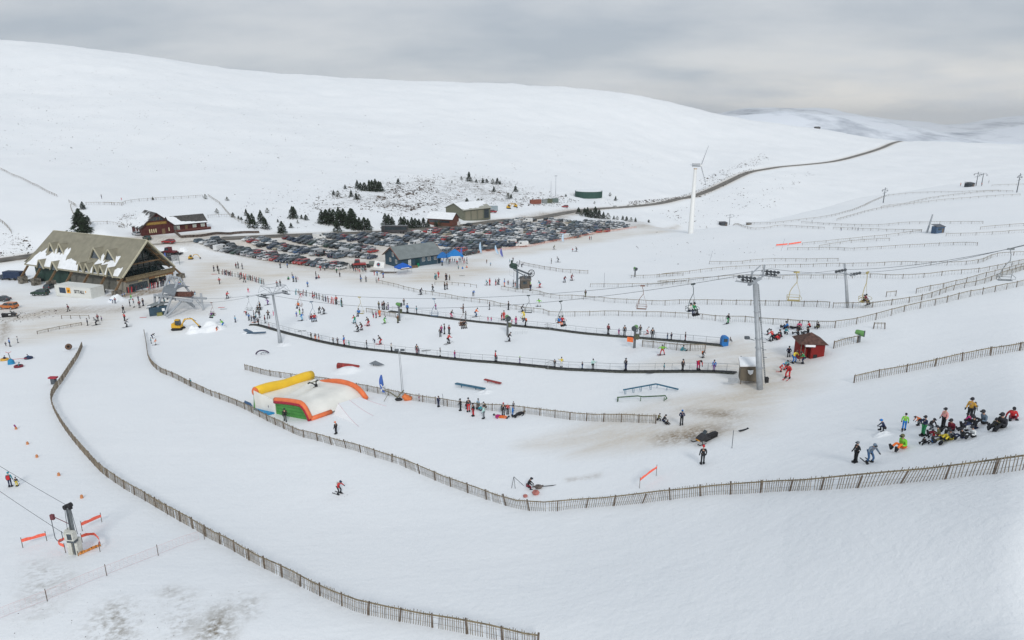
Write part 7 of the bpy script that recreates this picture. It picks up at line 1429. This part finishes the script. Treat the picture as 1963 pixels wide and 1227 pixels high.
def skin(vr, edges, root, name, lv=1, boxes=None):
    me_ = bpy.data.meshes.new("t"); me_.from_pydata([tuple(v) for v, _ in vr], edges, []); o = bpy.data.objects.new("t", me_); COL.objects.link(o)
    m = o.modifiers.new("k", 'SKIN'); 
    for i, (_, r_) in enumerate(vr): d = me_.skin_vertices[0].data[i]; d.radius = r_ if isinstance(r_, tuple) else (r_, r_); d.use_root = (i == root)
    m2 = o.modifiers.new("s", 'SUBSURF'); m2.levels = lv; bpy.context.view_layer.update(); dg = bpy.context.evaluated_depsgraph_get(); out_ = bpy.data.meshes.new_from_object(o.evaluated_get(dg)); out_.name = name
    bpy.data.objects.remove(o); out_.polygons.foreach_set("use_smooth", [True]*len(out_.polygons)); return out_
def pose_meshes(k):
    d = POSES[k]; D = {}
    up = (d['head']-d['neck']).normalized()
    keys = ['pel','chest','neck','head','shL','shR','elL','elR','haL','haR','hipL','hipR','kneeL','kneeR','footL','footR','toeL','toeR']
    rad = dict(pel=(.12,.10), chest=(.14,.11), neck=.055, head=(.075,.09), shL=.065, shR=.065, elL=.042, elR=.042, haL=.03, haR=.03, hipL=.085, hipR=.085, kneeL=.055, kneeR=.055, footL=.04, footR=.04, toeL=.035, toeR=.035)
    E = [('pel','chest'),('chest','neck'),('neck','head'),('chest','shL'),('chest','shR'),('shL','elL'),('shR','elR'),('elL','haL'),('elR','haR'),('pel','hipL'),('pel','hipR'),('hipL','kneeL'),('hipR','kneeR'),('kneeL','footL'),('kneeR','footR'),('footL','toeL'),('footR','toeR')]
    vr = [(d[x], rad[x]) for x in keys] + [(d['head']+up*.12, (.07,.08)), (d['head']+Vector((0,.09,.02)), .018)]; ed = [(keys.index(a), keys.index(b_)) for a, b_ in E] + [(3, len(keys)), (3, len(keys)+1)]
    D['body'] = skin(vr, ed, 0, "body")
    mid_ = d['pel'].lerp(d['chest'], .0)-(d['chest']-d['pel']).normalized()*.05
    kj = ['pel','chest','neck','shL','shR','elL','elR','haL','haR']; rj = dict(pel=(.15,.125), chest=(.17,.135), neck=.08, shL=.082, shR=.082, elL=.062, elR=.062, haL=.05, haR=.05)
    vj = [(d[x] if x != 'pel' else mid_, rj[x]) for x in kj]; vj.append((d['pel'].lerp(d['chest'], .5), (.145,.12)))
    D['jacket'] = skin(vj, [(0,9),(9,1),(1,2),(1,3),(1,4),(3,5),(4,6),(5,7),(6,8)], 0, "jacket")
    kt = ['pel','hipL','hipR','kneeL','kneeR','footL','footR']; rt = dict(pel=(.14,.12), hipL=.10, hipR=.10, kneeL=.076, kneeR=.076, footL=.07, footR=.07)
    D['trousers'] = skin([(d[x], rt[x]) for x in kt], [(0,1),(0,2),(1,3),(2,4),(3,5),(4,6)], 0, "trousers")
    q = MB(); hc = d['head']+up*.06; q.ball(hc, .122, n=12, sc=(.95,1.08,1.0)); D['helmet'] = q.mesh("helmet"); D['helmet'].polygons.foreach_set("use_smooth", [True]*len(D['helmet'].polygons))
    q = MB(); f_ = hc+Vector((0,.11,-.03)); q.box(f_.x-.085,f_.x+.085,f_.y,f_.y+.05,f_.z-.035,f_.z+.045); D['goggles'] = q.mesh("goggles")
    for h, e_ in (('haL','elL'),('haR','elR')):
        q = MB(); v_ = (d[h]-d[e_]).normalized(); s_ = v_.cross(Vector((0,0,1))); s_ = s_.normalized() if s_.length > .1 else Vector((1,0,0)); c = d[h]
        q.bar(c, c+v_*.09, .085, .04); 
        for i in range(4): b0 = c+v_*.08+s_*(i-1.5)*.021; q.tube([b0, b0+v_*.05+Vector((0,0,-.012)), b0+v_*(.075-.006*abs(i-1.5))+Vector((0,0,-.035))], [.010,.010,.008], 4)
        q.tube([c+v_*.02+s_*.04, c+v_*.06+s_*.07, c+v_*.09+s_*.065], [.012,.012,.009], 4)
        D['glove'+h[-1]] = q.mesh("glove")
    for f_, t_ in (('footL','toeL'),('footR','toeR')): q = MB(); a, b_ = d[f_], d[t_]; v_ = (b_-a).normalized(); q.bar(a-v_*.08+Vector((0,0,-.03)), b_+v_*.06, .12, .13); q.bar(a+Vector((0,0,-.02)), a.lerp(d['knee'+f_[-1]], .32), .14); D['boot'+f_[-1]] = q.mesh("boot")
    if k in 'kswapn': 
        for nm_, f_ in (('skiL','footL'),('skiR','footR')): a = d[f_]; q = MB(); q.bar((a.x,a.y-.75,.02),(a.x,a.y+.80,.02),.085,.025); q.bar((a.x,a.y+.80,.02),(a.x,a.y+.95,.10),.07,.02); D[nm_] = q.mesh("ski")
    if k in 'bgrcu':
        a, b_ = d['footL'], d['footR']; c = (a+b_)/2; v_ = (b_-a); v_.normalize(); n_ = Vector((0,.9,.25)).normalized() if k == 'g' else Vector((0,1,0)); zoff = Vector((0,.12,-.02)) if k == 'g' else Vector((0,0,-.08)); q = MB(); u_ = Vector((0,0,1)) if k != 'g' else Vector((0,1,.2))
        q.bar(c-v_*.72+zoff, c+v_*.72+zoff, .27, .025, up=u_); D['board'] = q.mesh("snowboard")
    bc = d['pel'].lerp(d['chest'], .75); q = MB(); q.box(bc.x-.15,bc.x+.15,bc.y-.33,bc.y-.13,bc.z-.22,bc.z+.22); D['backpack'] = q.mesh("backpack")
    for mm_ in D.values(): mm_.materials.append(M_BLK)
    return D
PM = {k: pose_meshes(k) for k in POSES}
HT_ = {k: max(v.co.z for v in PM[k]['helmet'].vertices) for k in PM}
POSE_W = dict(s="standing", a="standing with arms folded", w="walking", k="skiing", b="riding a snowboard", g="sitting on the snow", c="seated", n="bending forward", r="kneeling", l="lying on the snow", u="tumbling upside down", p="standing with one arm out")
PEOPLE = []
def person(k, p, h, rz, top, bot, gear=None, hat=None, pack=None, boots="black"):
    big_ = ppm(p) * h; sc = h / HT_[k]; sc = max(.55, min(1.22, sc)); D = PM[k]; r = bpy.data.objects.new("person", D['body']); COL.objects.link(r); r.location = p; r.rotation_euler = (0, 0, rz); r.scale = (sc,)*3
    r.material_slots[0].link = 'OBJECT'; r.material_slots[0].material = M_SKIN
    for nm, c in (('jacket', top), ('trousers', bot), ('helmet', hat or 'dark'), ('bootL', boots), ('bootR', boots), ('gloveL', 'black'), ('gloveR', 'black'), ('goggles', 'black')):
        if (big_ < 20 and nm[:5] in ('glove', 'goggl')) or (big_ < 11.5 and nm[:4] == 'boot'): continue
        raw(nm.rstrip('LR'), D[nm], r, None, cloth(c))
    if gear == 'ski' and 'skiL' in D: raw("ski", D['skiL'], r, None, cloth(bot if bot in ('red','orange') else 'dark')); raw("ski", D['skiR'], r, None, cloth(bot if bot in ('red','orange') else 'dark'))
    if gear == 'board' and 'board' in D: raw("snowboard", D['board'], r, None, cloth(random.choice(['dark','maroon','navy','olive'])))
    if pack: raw("backpack", D['backpack'], r, None, cloth(pack))
    return r
rp_ = random.Random(99)
def crowd(z, where, lst, gear=None, group=None, zoff=None):
    for e_ in lst:
        x, y, h, k, top, bot = e_[:6]; ex = e_[6] if len(e_) > 6 else {}
        u, v = z[0]+x/z[2], z[1]+y/z[2]; p = P(u, v)
        if zoff: p = p + Vector((0,0,zoff))
        s_ = ppm(p); dep = math.atan2(HC-p.z, math.hypot(p.x, p.y)); hm = h / z[2] / s_ / math.cos(dep)
        if v < 700: hm *= 1.10
        if k in 'gl': hm = hm * (1.2 if k == 'g' else 2)
        rz = math.radians(ex['f']) if 'f' in ex else rp_.uniform(0, 6.28)
        g_ = ex.get('g', gear if gear else ('ski' if k == 'k' else 'board' if k == 'b' else None))
        r = person(k, p, hm, rz, top, bot, g_, ex.get('hat'), ex.get('pack'))
        kid = "child" if hm / HT_[k] < .74 and k not in 'lu' else ""
        PEOPLE.append([r, top, bot, k, ex.get('w', where), u, v, kid, group, ex.get('lab')])
K = lambda s: s
A = "near the long ski rack"; B = "on the open snow below the car park"; C_ = "on the nursery slope"; D_ = "in the queue at the lower conveyor start"; E_ = "on the lower conveyor"; F_ = "on the upper conveyor"; G_ = "by the drag lift"; H_ = "before the blue building"; I_ = "by the fence right of the airbag"; L_ = "outside the lodge"; M_ = "near the red hut"; R_ = "in the resting group on the right slope"
crowd(Z5A, A, [(238,95,50,'s','navy','black'),(273,92,52,'s','black','black'),(438,70,48,'s','maroon','black'),(458,68,55,'s','black','dark'),(494,75,50,'s','dark','navy'),(474,168,50,'s','dark','black'),(490,160,55,'a','maroon','black'),(513,195,55,'w','black','black'),(570,178,45,'s','dark','dark'),(340,130,40,'n','dark','navy'),(288,208,55,'w','red','black'),(380,135,38,'n','navy','black')])
crowd(Z5A, B, [(838,65,52,'s','grey','black'),(902,65,45,'s','blue','black'),(1200,92,48,'w','red','maroon'),(1240,90,42,'w','white','black'),(1252,50,42,'s','dark','black'),(1283,40,32,'s','navy','dark'),(1347,112,45,'s','green','black'),(1376,148,45,'s','black','dark'),(1160,145,48,'s','dark','dark'),(1190,157,26,'g','red','black'),(1160,166,22,'g','navy','navy'),(912,170,24,'g','green','black'),(945,150,42,'s','grey','dark'),(957,190,60,'s','blue','black'),(982,192,50,'s','navy','black'),(997,172,26,'s','red','red'),(1085,237,50,'s','blue','navy'),(1564,165,40,'s','navy','black'),(1566,193,38,'n','blue','black'),(1613,190,50,'w','grey','black'),(808,235,52,'s','maroon','black'),(838,230,55,'s','dark','black'),(548,288,42,'w','red','pink'),(358,342,60,'k','red','black'),(727,398,56,'k','purple','purple')])
crowd(Z5A, "beside the corner of the blue building", [(1688,132,45,'s','maroon','red'),(1714,137,46,'s','blue','black'),(1769,154,50,'s','blue','maroon'),(1706,202,45,'s','grey','dark'),(1728,185,36,'s','navy','red'),(1500,92,40,'s','black','navy'),(1520,98,34,'s','red','black'),(1585,100,38,'s','teal','black'),(1555,104,30,'s','maroon','red'),(1600,95,40,'s','navy','black'),(1540,95,34,'s','dark','red'),(1570,88,36,'s','white','navy'),(1612,102,36,'s','maroon','black')])
crowd(Z5A, D_, [(530,495,42,'n','red','black'),(555,540,62,'p','blue','black'),(600,512,58,'s','grey','navy'),(605,562,72,'s','black','navy'),(620,535,60,'s','teal','dark'),(650,517,55,'s','dark','grey'),(640,582,62,'s','black','black'),(700,565,70,'s','maroon','dark'),(730,522,80,'k','black','black'),(578,545,50,'a','navy','black'),(776,497,42,'s','pink','pink'),(655,445,70,'s','black','dark'),(630,435,34,'s','dark','olive')])
crowd(Z5A, "on the snow right of the excavator", [(320,602,72,'k','lime','blue'),(263,637,46,'k','maroon','orange'),(431,557,56,'s','skyblue','navy')])
crowd(Z5A, C_, [(985,507,46,'s','blue','purple'),(1014,487,60,'s','black','lime'),(1042,467,36,'s','navy','dark'),(1030,542,82,'k','blue','skyblue'),(1192,475,60,'k','black','dark'),(1234,482,62,'k','dark','black'),(1510,567,68,'k','red','teal',dict(pack='green')),(1635,590,74,'k','black','red'),(1575,627,66,'k','black','maroon'),(1540,642,66,'k','black','black'),(1690,745,36,'n','navy','navy'),(1745,757,76,'k','black','red')])
crowd(Z5A, "by the red loaded ski rack", [(1345,390,80,'s','red','dark'),(1395,415,72,'s','black','olive'),(1025,330,38,'n','maroon','red'),(1135,345,36,'n','red','maroon'),(1250,360,34,'s','dark','navy')])
crowd(Z5A, E_, [(737,612,42,'s','maroon','red'),(1118,714,54,'s','black','olive'),(1157,723,55,'s','black','orange'),(1188,730,57,'s','navy','orange'),(1317,754,50,'s','grey','dark'),(1357,762,56,'s','navy','brown'),(1416,771,80,'s','blue','red'),(1460,774,42,'s','teal','green'),(1620,798,66,'s','black','grey'),(1845,828,70,'s','white','black')], zoff=.2)
crowd(Z5A, "in the beginners' queue at the upper conveyor foot", [(1680,517,45,'s','navy','red'),(1705,517,55,'s','magenta','maroon'),(1738,507,66,'s','orange','orange'),(1780,567,60,'k','green','lime'),(1730,432,62,'s','olive','dark'),(1760,440,64,'s','maroon','dark'),(1778,442,95,'s','dark','black'),(1800,442,50,'s','white','black'),(1815,442,62,'s','dark','purple')])
crowd(Z6A, C_, [(485,562,72,'s','brown','olive'),(692,307,60,'k','navy','black'),(802,280,64,'w','black','black'),(968,517,66,'k','black','pink'),(1077,470,75,'s','black','dark'),(1100,524,65,'s','dark','dark'),(1190,507,76,'k','orange','jeans'),(828,440,50,'s','magenta','purple'),(1315,442,65,'s','dark','black'),(1487,444,74,'s','black','black'),(1606,462,62,'k','black','dark'),(1625,527,72,'k','yellow','yellow'),(1763,414,68,'b','lime','white'),(880,652,66,'s','magenta','purple'),(908,662,86,'s','black','dark'),(870,687,76,'s','dark','black'),(949,662,76,'s','maroon','black'),(942,750,90,'k','red','black'),(1490,728,76,'k','black','black'),(658+500,1,1,'s','red','red')][:-1])
crowd(Z6A, F_, [(541,407,56,'s','dark','black'),(572,477,82,'s','blue','black'),(656,487,66,'p','teal','dark'),(1300,552,36,'s','pink','pink'),(1330,557,30,'s','pink','purple'),(1516,580,40,'s','pink','maroon'),(1553,580,66,'s','magenta','magenta'),(1640,597,62,'n','navy','black',dict(pack='orange')),(1424,545,60,'s','maroon','red'),(1444,542,78,'s','red','red')], zoff=.2)
crowd(Z6A, H_, [(830,172,56,'s','teal','black'),(818,166,48,'s','white','teal'),(853,152,56,'w','red','red'),(920,176,60,'s','dark','brown'),(928,170,50,'s','navy','navy'),(953,177,46,'s','olive','dark'),(910,262,62,'s','black','black'),(930,257,66,'s','brown','dark'),(1168,322,46,'n','blue','dark')])
crowd(Z6A, G_, [(1293,222,46,'k','teal','dark'),(1316,222,62,'s','red','red'),(1371,222,52,'s','black','red'),(1385,218,46,'s','white','black'),(1398,216,56,'p','navy','black'),(1449,232,66,'s','blue','orange'),(1482,220,42,'s','maroon','brown'),(1530,237,60,'s','dark','black'),(1546,232,44,'s','navy','orange'),(1770,242,60,'k','teal','red'),(1685,272,72,'s','black','navy',dict(hat='lime')),(1590,240,36,'s','magenta','pink')])
crowd(Z6A, E_, [(658,852,82,'s','dark','maroon'),(676,852,46,'s','navy','navy'),(870,872,70,'s','grey','white'),(1000,887,62,'s','magenta','purple'),(1368,922,92,'s','red','black'),(1381,922,52,'s','navy','black'),(1588,940,60,'s','navy','purple',dict(hat='lime'))], zoff=.2)
crowd((700,440,9.815), H_, [(1450,677,110,'s','blue','black'),(1580,652,92,'s','navy','dark'),(1398,592,64,'s','red','dark'),(1565,602,72,'s','red','green'),(1525,617,66,'s','black','navy'),(1730,662,80,'w','red','black'),(1680,612,62,'s','dark','black'),(1860,642,72,'s','maroon','red'),(1885,640,50,'s','red','navy'),(1915,642,112,'s','dark','black'),(1755,747,62,'s','teal','black'),(1832,742,36,'g','blue','blue'),(1915,722,34,'g','orange','brown'),(1835,592,72,'s','red','maroon'),(1600,622,80,'s','navy','red'),(1770,605,70,'s','dark','navy'),(1640,600,60,'s','navy','black'),(1800,605,66,'s','black','dark'),(1480,590,60,'s','grey','dark'),(1350,585,60,'s','maroon','dark'),(1545,595,70,'s','dark','olive'),(1710,600,60,'s','black','navy'),(1870,600,66,'s','maroon','dark'),(1420,590,56,'s','dark','red')])
crowd(Z4A, "on the wide slope beyond the drag lift", [(952,842,38,'k','olive','dark'),(1275,757,34,'s','red','dark'),(1290,757,34,'s','dark','dark'),(1122,862,30,'k','red','black'),(1158,862,42,'k','dark','dark'),(345,968,34,'s','brown','brown'),(380,990,32,'s','skyblue','dark'),(662,1003,32,'n','navy','black'),(552,960,30,'s','teal','black'),(583,950,36,'s','black','black'),(89,1020,30,'s','teal','black'),(10,1118,44,'s','olive','dark')])
crowd(Z7A, "on the middle slope above the upper conveyor", [(458,122,46,'s','dark','black'),(520,107,50,'k','grey','black'),(576,290,56,'k','maroon','navy'),(640,274,56,'k','maroon','maroon'),(766,422,62,'s','black','olive'),(1326,757,60,'k','white','red'),(1260,762,82,'s','black','black'),(1370,802,96,'s','black','black')])
crowd(Z7A, F_, [(971,767,86,'s','maroon','black'),(1067,772,52,'s','purple','magenta'),(1118,780,86,'s','dark','black'),(1505,817,56,'s','navy','jeans'),(1541,820,62,'s','navy','dark'),(1668,827,72,'s','dark','maroon')], zoff=.2)
crowd(Z7A, E_, [(487,1064,70,'s','black','black'),(549,1067,92,'p','yellow','white',dict(hat='black')),(737,1082,64,'s','navy','jeans'),(833,1092,102,'p','mint','black'),(1130,1097,112,'a','dark','navy'),(1475,1102,72,'p','teal','dark'),(1643,1102,108,'s','dark','black'),(1785,1092,100,'n','red','magenta',dict(hat='black'))], zoff=.2)
crowd(Z7A, "below the short fence near the upper conveyor", [(1460,947,90,'b','lime','red',dict(f=175)),(1640,907,40,'g','teal','teal'),(1828,972,64,'k','black','dark',dict(pack='orange'))])
crowd(Z8A, E_, [(390,1062,80,'s','blue','purple'),(575,1010,48,'s','red','black')], zoff=.2)
crowd(Z8A, M_, [(762,802,46,'k','dark','black'),(790,845,74,'k','red','black'),(830,837,32,'g','red','dark'),(843,826,36,'g','maroon','black'),(857,815,40,'g','dark','black'),(882,800,52,'r','teal','black'),(900,757,38,'g','blue','black'),(878,760,28,'g','navy','navy'),(945,757,22,'l','black','black'),(982,752,36,'g','pink','black'),(972,775,32,'g','black','black'),(1055,760,46,'r','red','black'),(975,800,32,'g','black','black'),(1045,794,40,'g','black','dark'),(1115,752,32,'g','black','olive'),(908,945,62,'c','navy','black',dict(g=None,f=160)),(943,996,86,'k','yellow','blue',dict(hat='brown')),(1010,1000,76,'k','green','navy'),(885,1042,72,'k','teal','maroon'),(852,1057,62,'k','red','red',dict(hat='blue')),(902,1102,112,'k','red','red',dict(f=140)),(503,850,32,'c','black','dark',dict(g=None)),(486,725,66,'w','black','green',dict(g='ski'))])
crowd(Z8A, "along a thin fence on the far slope", [(1272,82,20,'s','navy','jeans'),(1348,76,20,'s','dark','black'),(1388,82,22,'s','jeans','dark'),(1070,22,14,'s','navy','black'),(780,38,12,'s','black','black')])
crowd(Z1B, "at the far upper station", [(1602,376,18,'s','orange','brown'),(1722,376,26,'s','red','dark'),(1762,360,16,'s','black','dark'),(1688,376,16,'s','grey','dark')])
crowd(Z2B, R_, [(375,787,195,'p','black','black',dict(f=100,hat='grey')),(500,792,198,'k','camo','jeans',dict(f=185,hat='camo',lab="person in camouflage jacket and jeans crouching, skis on, at the group's lower left")),(808,657,115,'g','lime','orange',dict(f=110,hat='olive')),(635,507,112,'r','navy','dark',dict(f=70,hat='blue')),(812,497,160,'s','lime','blue',dict(f=-30,g='ski')),(945,452,88,'n','orange','black',dict(f=90)),(985,547,190,'a','navy','green',dict(f=100)),(1045,482,112,'r','black','grey',dict(f=200)),(1165,480,195,'s','salmon','black',dict(f=100)),(1245,502,100,'g','maroon','black',dict(f=110)),(1400,412,220,'p','mustard','black',dict(f=110)),(1440,362,128,'s','black','black',dict(f=170,hat='brown')),(1412,447,100,'r','magenta','black',dict(f=30)),(1540,437,112,'g','camo','black',dict(f=95)),(1705,472,142,'g','dark','black',dict(f=110)),(1650,480,90,'g','olive','dark',dict(f=120)),(1790,390,100,'g','red','maroon',dict(f=150)),(1130,550,82,'g','olive','maroon',dict(f=60)),(1190,587,50,'l','yellow','olive',dict(f=120)),(1240,580,84,'g','grey','yellow',dict(f=100)),(1075,610,52,'g','blue','dark',dict(f=100)),(1460,480,100,'g','black','navy',dict(f=70)),(1440,557,92,'g','white','black',dict(f=100)),(1345,567,84,'g','black','navy',dict(f=95)),(1000,612,52,'g','dark','black',dict(f=120)),(1380,500,70,'g','white','dark',dict(f=80)),(1085,555,60,'g','red','grey',dict(f=95))], gear=None)
crowd(Z3B, "on the trodden snow near the snowmobile", [(690,447,138,'a','navy','black',dict(f=170,hat='blue')),(880,802,172,'s','black','black',dict(f=0,hat='red'))])
crowd(Z3B, "at the right end of the paled fence", [(480,412,66,'r','olive','black'),(522,427,78,'r','black','navy'),(555,442,40,'g','black','black')])
crowd(Z4B, I_, [(178,280,56,'s','magenta','magenta'),(330,327,86,'a','navy','navy',dict(hat='brown')),(503,357,96,'p','black','black'),(565,367,112,'s','dark','red'),(603,400,104,'s','black','red'),(640,342,82,'s','skyblue','dark'),(685,420,106,'s','mint','grey'),(700,347,58,'r','black','dark'),(660,357,38,'g','teal','navy'),(838,397,104,'s','black','black',dict(hat='red')),(872,387,88,'s','red','black',dict(hat='white')),(912,405,92,'s','blue','blue'),(918,342,58,'s','grey','dark'),(965,392,40,'l','black','black'),(815,412,22,'l','magenta','orange'),(548,345,50,'s','maroon','navy')])
crowd(Z4B, "behind the long fence bend", [(1028,972,90,'r','black','maroon',dict(f=-90,lab="black clad person kneeling beside the winch behind the long fence bend"))])
crowd(Z5B, "around the airbag", [(362,615,86,'p','navy','red',dict(hat='blue',f=-90)),(505,697,122,'w','black','black',dict(f=200)),(965,812,114,'s','black','dark',dict(hat='orange',f=60))])
crowd((0,0,1), "on the empty piste in front of the long curved fence", [(650,947,27,'k','red','dark',dict(hat='navy',f=-120,pack='white'))])
crowd((0,0,1), "on the white hillside above the lodge", [(195,381,9,'s','black','navy'),(233,384,5,'s','red','red')])
crowd((0,0,1), "behind the long curved fence", [(366,740,15,'s','teal','jeans'),(330,722,9,'s','dark','maroon')])
crowd(Z6B, "on the path at the left edge", [(100,227,80,'s','blue','dark'),(60,224,40,'s','navy','black'),(176,190,60,'s','white','grey')])
crowd(Z6B, "at the top of the long curved fence", [(1495,150,46,'n','black','navy'),(1483,197,54,'s','teal','black'),(1522,212,56,'k','orange','white')])
crowd(Z7B, "on the lower left slope", [(105,375,150,'s','teal','navy',dict(pack='red',f=20,hat='teal')),(168,370,95,'s','black','yellow',dict(f=20,g='ski'))])
crowd(Z1A, L_, [(622,1024,62,'w','maroon','dark'),(795,1152,62,'s','navy','black'),(888,1114,62,'s','maroon','dark'),(875,1147,72,'k','grey','dark'),(922,1114,46,'s','purple','black'),(1120,1037,62,'w','black','dark'),(1130,1112,70,'p','red','black'),(1145,1167,70,'k','grey','dark'),(1177,977,56,'s','dark','dark'),(1215,987,70,'s','grey','white',dict(hat='red')),(1265,992,66,'s','maroon','dark'),(1298,974,66,'s','dark','navy'),(1253,927,42,'s','navy','black'),(1490,957,50,'s','teal','dark'),(1045,952,52,'s','maroon','navy'),(1018,952,38,'n','blue','navy'),(1189,918,50,'w','lime','green'),(1110,900,40,'s','blue','navy'),(1130,890,34,'s','blue','dark')])
crowd((220,450,10.22), L_, [(1075,960,70,'s','dark','blue'),(1010,935,110,'s','dark','maroon'),(960,960,90,'s','black','dark'),(900,980,80,'s','brown','dark'),(850,1000,80,'s','dark','olive'),(760,1040,90,'s','dark','brown'),(710,1050,70,'s','dark','grey'),(665,1085,60,'n','red','dark'),(540,1090,90,'s','black','navy'),(1265,990,70,'s','red','blue'),(1290,985,80,'s','lime','blue'),(1000,870,60,'s','blue','dark')])
crowd((240,500,8.765), "at the chairlift station", [(905,410,52,'s','red','dark'),(932,415,60,'s','grey','blue'),(970,390,90,'s','black','dark'),(1122,560,60,'s','dark','black'),(1175,575,66,'s','navy','skyblue'),(1150,570,50,'s','red','dark'),(665,725,90,'s','dark','black'),(595,765,60,'n','dark','black')])
# riders on the lift chairs
def rider(ch, dx_, top, bot, hat=None, lab=None, gear='ski'):
    c = CHAIRS[ch]; s_ = c.scale[0]; o_ = Vector((dx_, -.10, -2.90)) * s_; rz = c.rotation_euler.z; w_ = c.location + Matrix.Rotation(rz, 3, 'Z') @ o_
    k = 'c'; sc = max(.8, min(1.12, s_)); r = person(k, w_ - Vector((0,0,.40*sc)), HT_[k]*sc, rz + math.pi, top, bot, 'board' if gear == 'board' else None, hat)
    PEOPLE.append([r, top, bot, k, "on a lift chair", *pix(w_), "", None, lab])
for ch, lst in dict(a=[(-.25,'purple','dark'),(.25,'dark','green')], c=[(-.25,'dark','olive'),(.28,'black','black')], d=[(-.2,'orange','navy')], e=[(-.25,'maroon','jeans'),(.27,'red','jeans')], f=[(-.25,'blue','navy')], h=[(-.28,'brown','black'),(.05,'black','black'),(.36,'dark','olive')], j=[(-.27,'blue','orange'),(.25,'red','black')], l=[(-.27,'white','navy'),(.27,'green','black')], n=[(-.2,'dark','brown'),(.27,'maroon','black')]).items():
    for a in lst: rider(ch, a[0], a[1], a[2], gear='board' if ch in 'n' else 'ski')
for tb_, c1, c2 in zip(TUB, ("navy","jeans","teal"), ("black","navy","black")):
    r = person('g', tb_.location + Vector((0,0,.12)), .85, rp_.uniform(0,6), c1, c2); PEOPLE.append([r, c1, c2, 'g', "in a snow tube by the carousel", *pix(tb_.location), "", None, None])
# the boarder tumbling on the airbag
pa_ = Q(440+785/4.72, 660+398/4.72, FPX/ppm(BR.lerp(NL, .45)+ab)); r = person('u', pa_ - Vector((0,0,.15)), 1.25, 2.6, 'black', 'black', 'board'); PEOPLE.append([r, 'black', 'black', 'u', "", *pix(pa_), "", None, "black clad snowboarder tumbling upside down on the cream airbag"])
# labels: clothing, pose, place; look-alikes are told apart by their order from the left
CN = dict(camo="camouflage", skyblue="pale blue", mint="mint green", salmon="salmon", jeans="denim blue", dark="charcoal", lime="lime green", teal="teal", mustard="mustard", grey="grey")
def cn(c): return CN.get(c, c)
byl = {}
for e_ in PEOPLE:
    r, top, bot, k, where, u, v, kid, grp, lab = e_
    who = "child" if kid else "person"
    if lab: L0 = lab
    elif top == bot: L0 = f"{who} all in {cn(top)} {POSE_W[k]} {where}"
    else: L0 = f"{who} in {cn(top)} jacket, {cn(bot)} trousers, {POSE_W[k]} {where}"
    byl.setdefault(L0, []).append(e_)
for L0, es in byl.items():
    es.sort(key=lambda e_: e_[5])
    for i, e_ in enumerate(es):
        lb = L0 if len(es) == 1 else (cardinal(i+1) + " from left, " + L0)
        tag(e_[0], " ".join(lb.split()[:16]), "person", "people out on the snow")
# ------------------------------------------------------------------ the air between the camera and the far hills
hv = bpy.data.materials.new("haze_air"); hv.use_nodes = True; t = hv.node_tree; t.nodes.clear()
o_ = t.nodes.new("ShaderNodeOutputMaterial"); pv = t.nodes.new("ShaderNodeVolumePrincipled"); pv.inputs["Density"].default_value = 0.00008; pv.inputs["Color"].default_value = (.92,.945,.97,1); pv.inputs["Anisotropy"].default_value = .1
t.links.new(pv.outputs[0], o_.inputs["Volume"])
hz = MB().box(-16500, 16500, -16500, 16500, HC - 345, HC + 190).build("haze", hv); tag(hz, "pale blue winter haze hanging over the distant hills", "haze", kind="stuff")
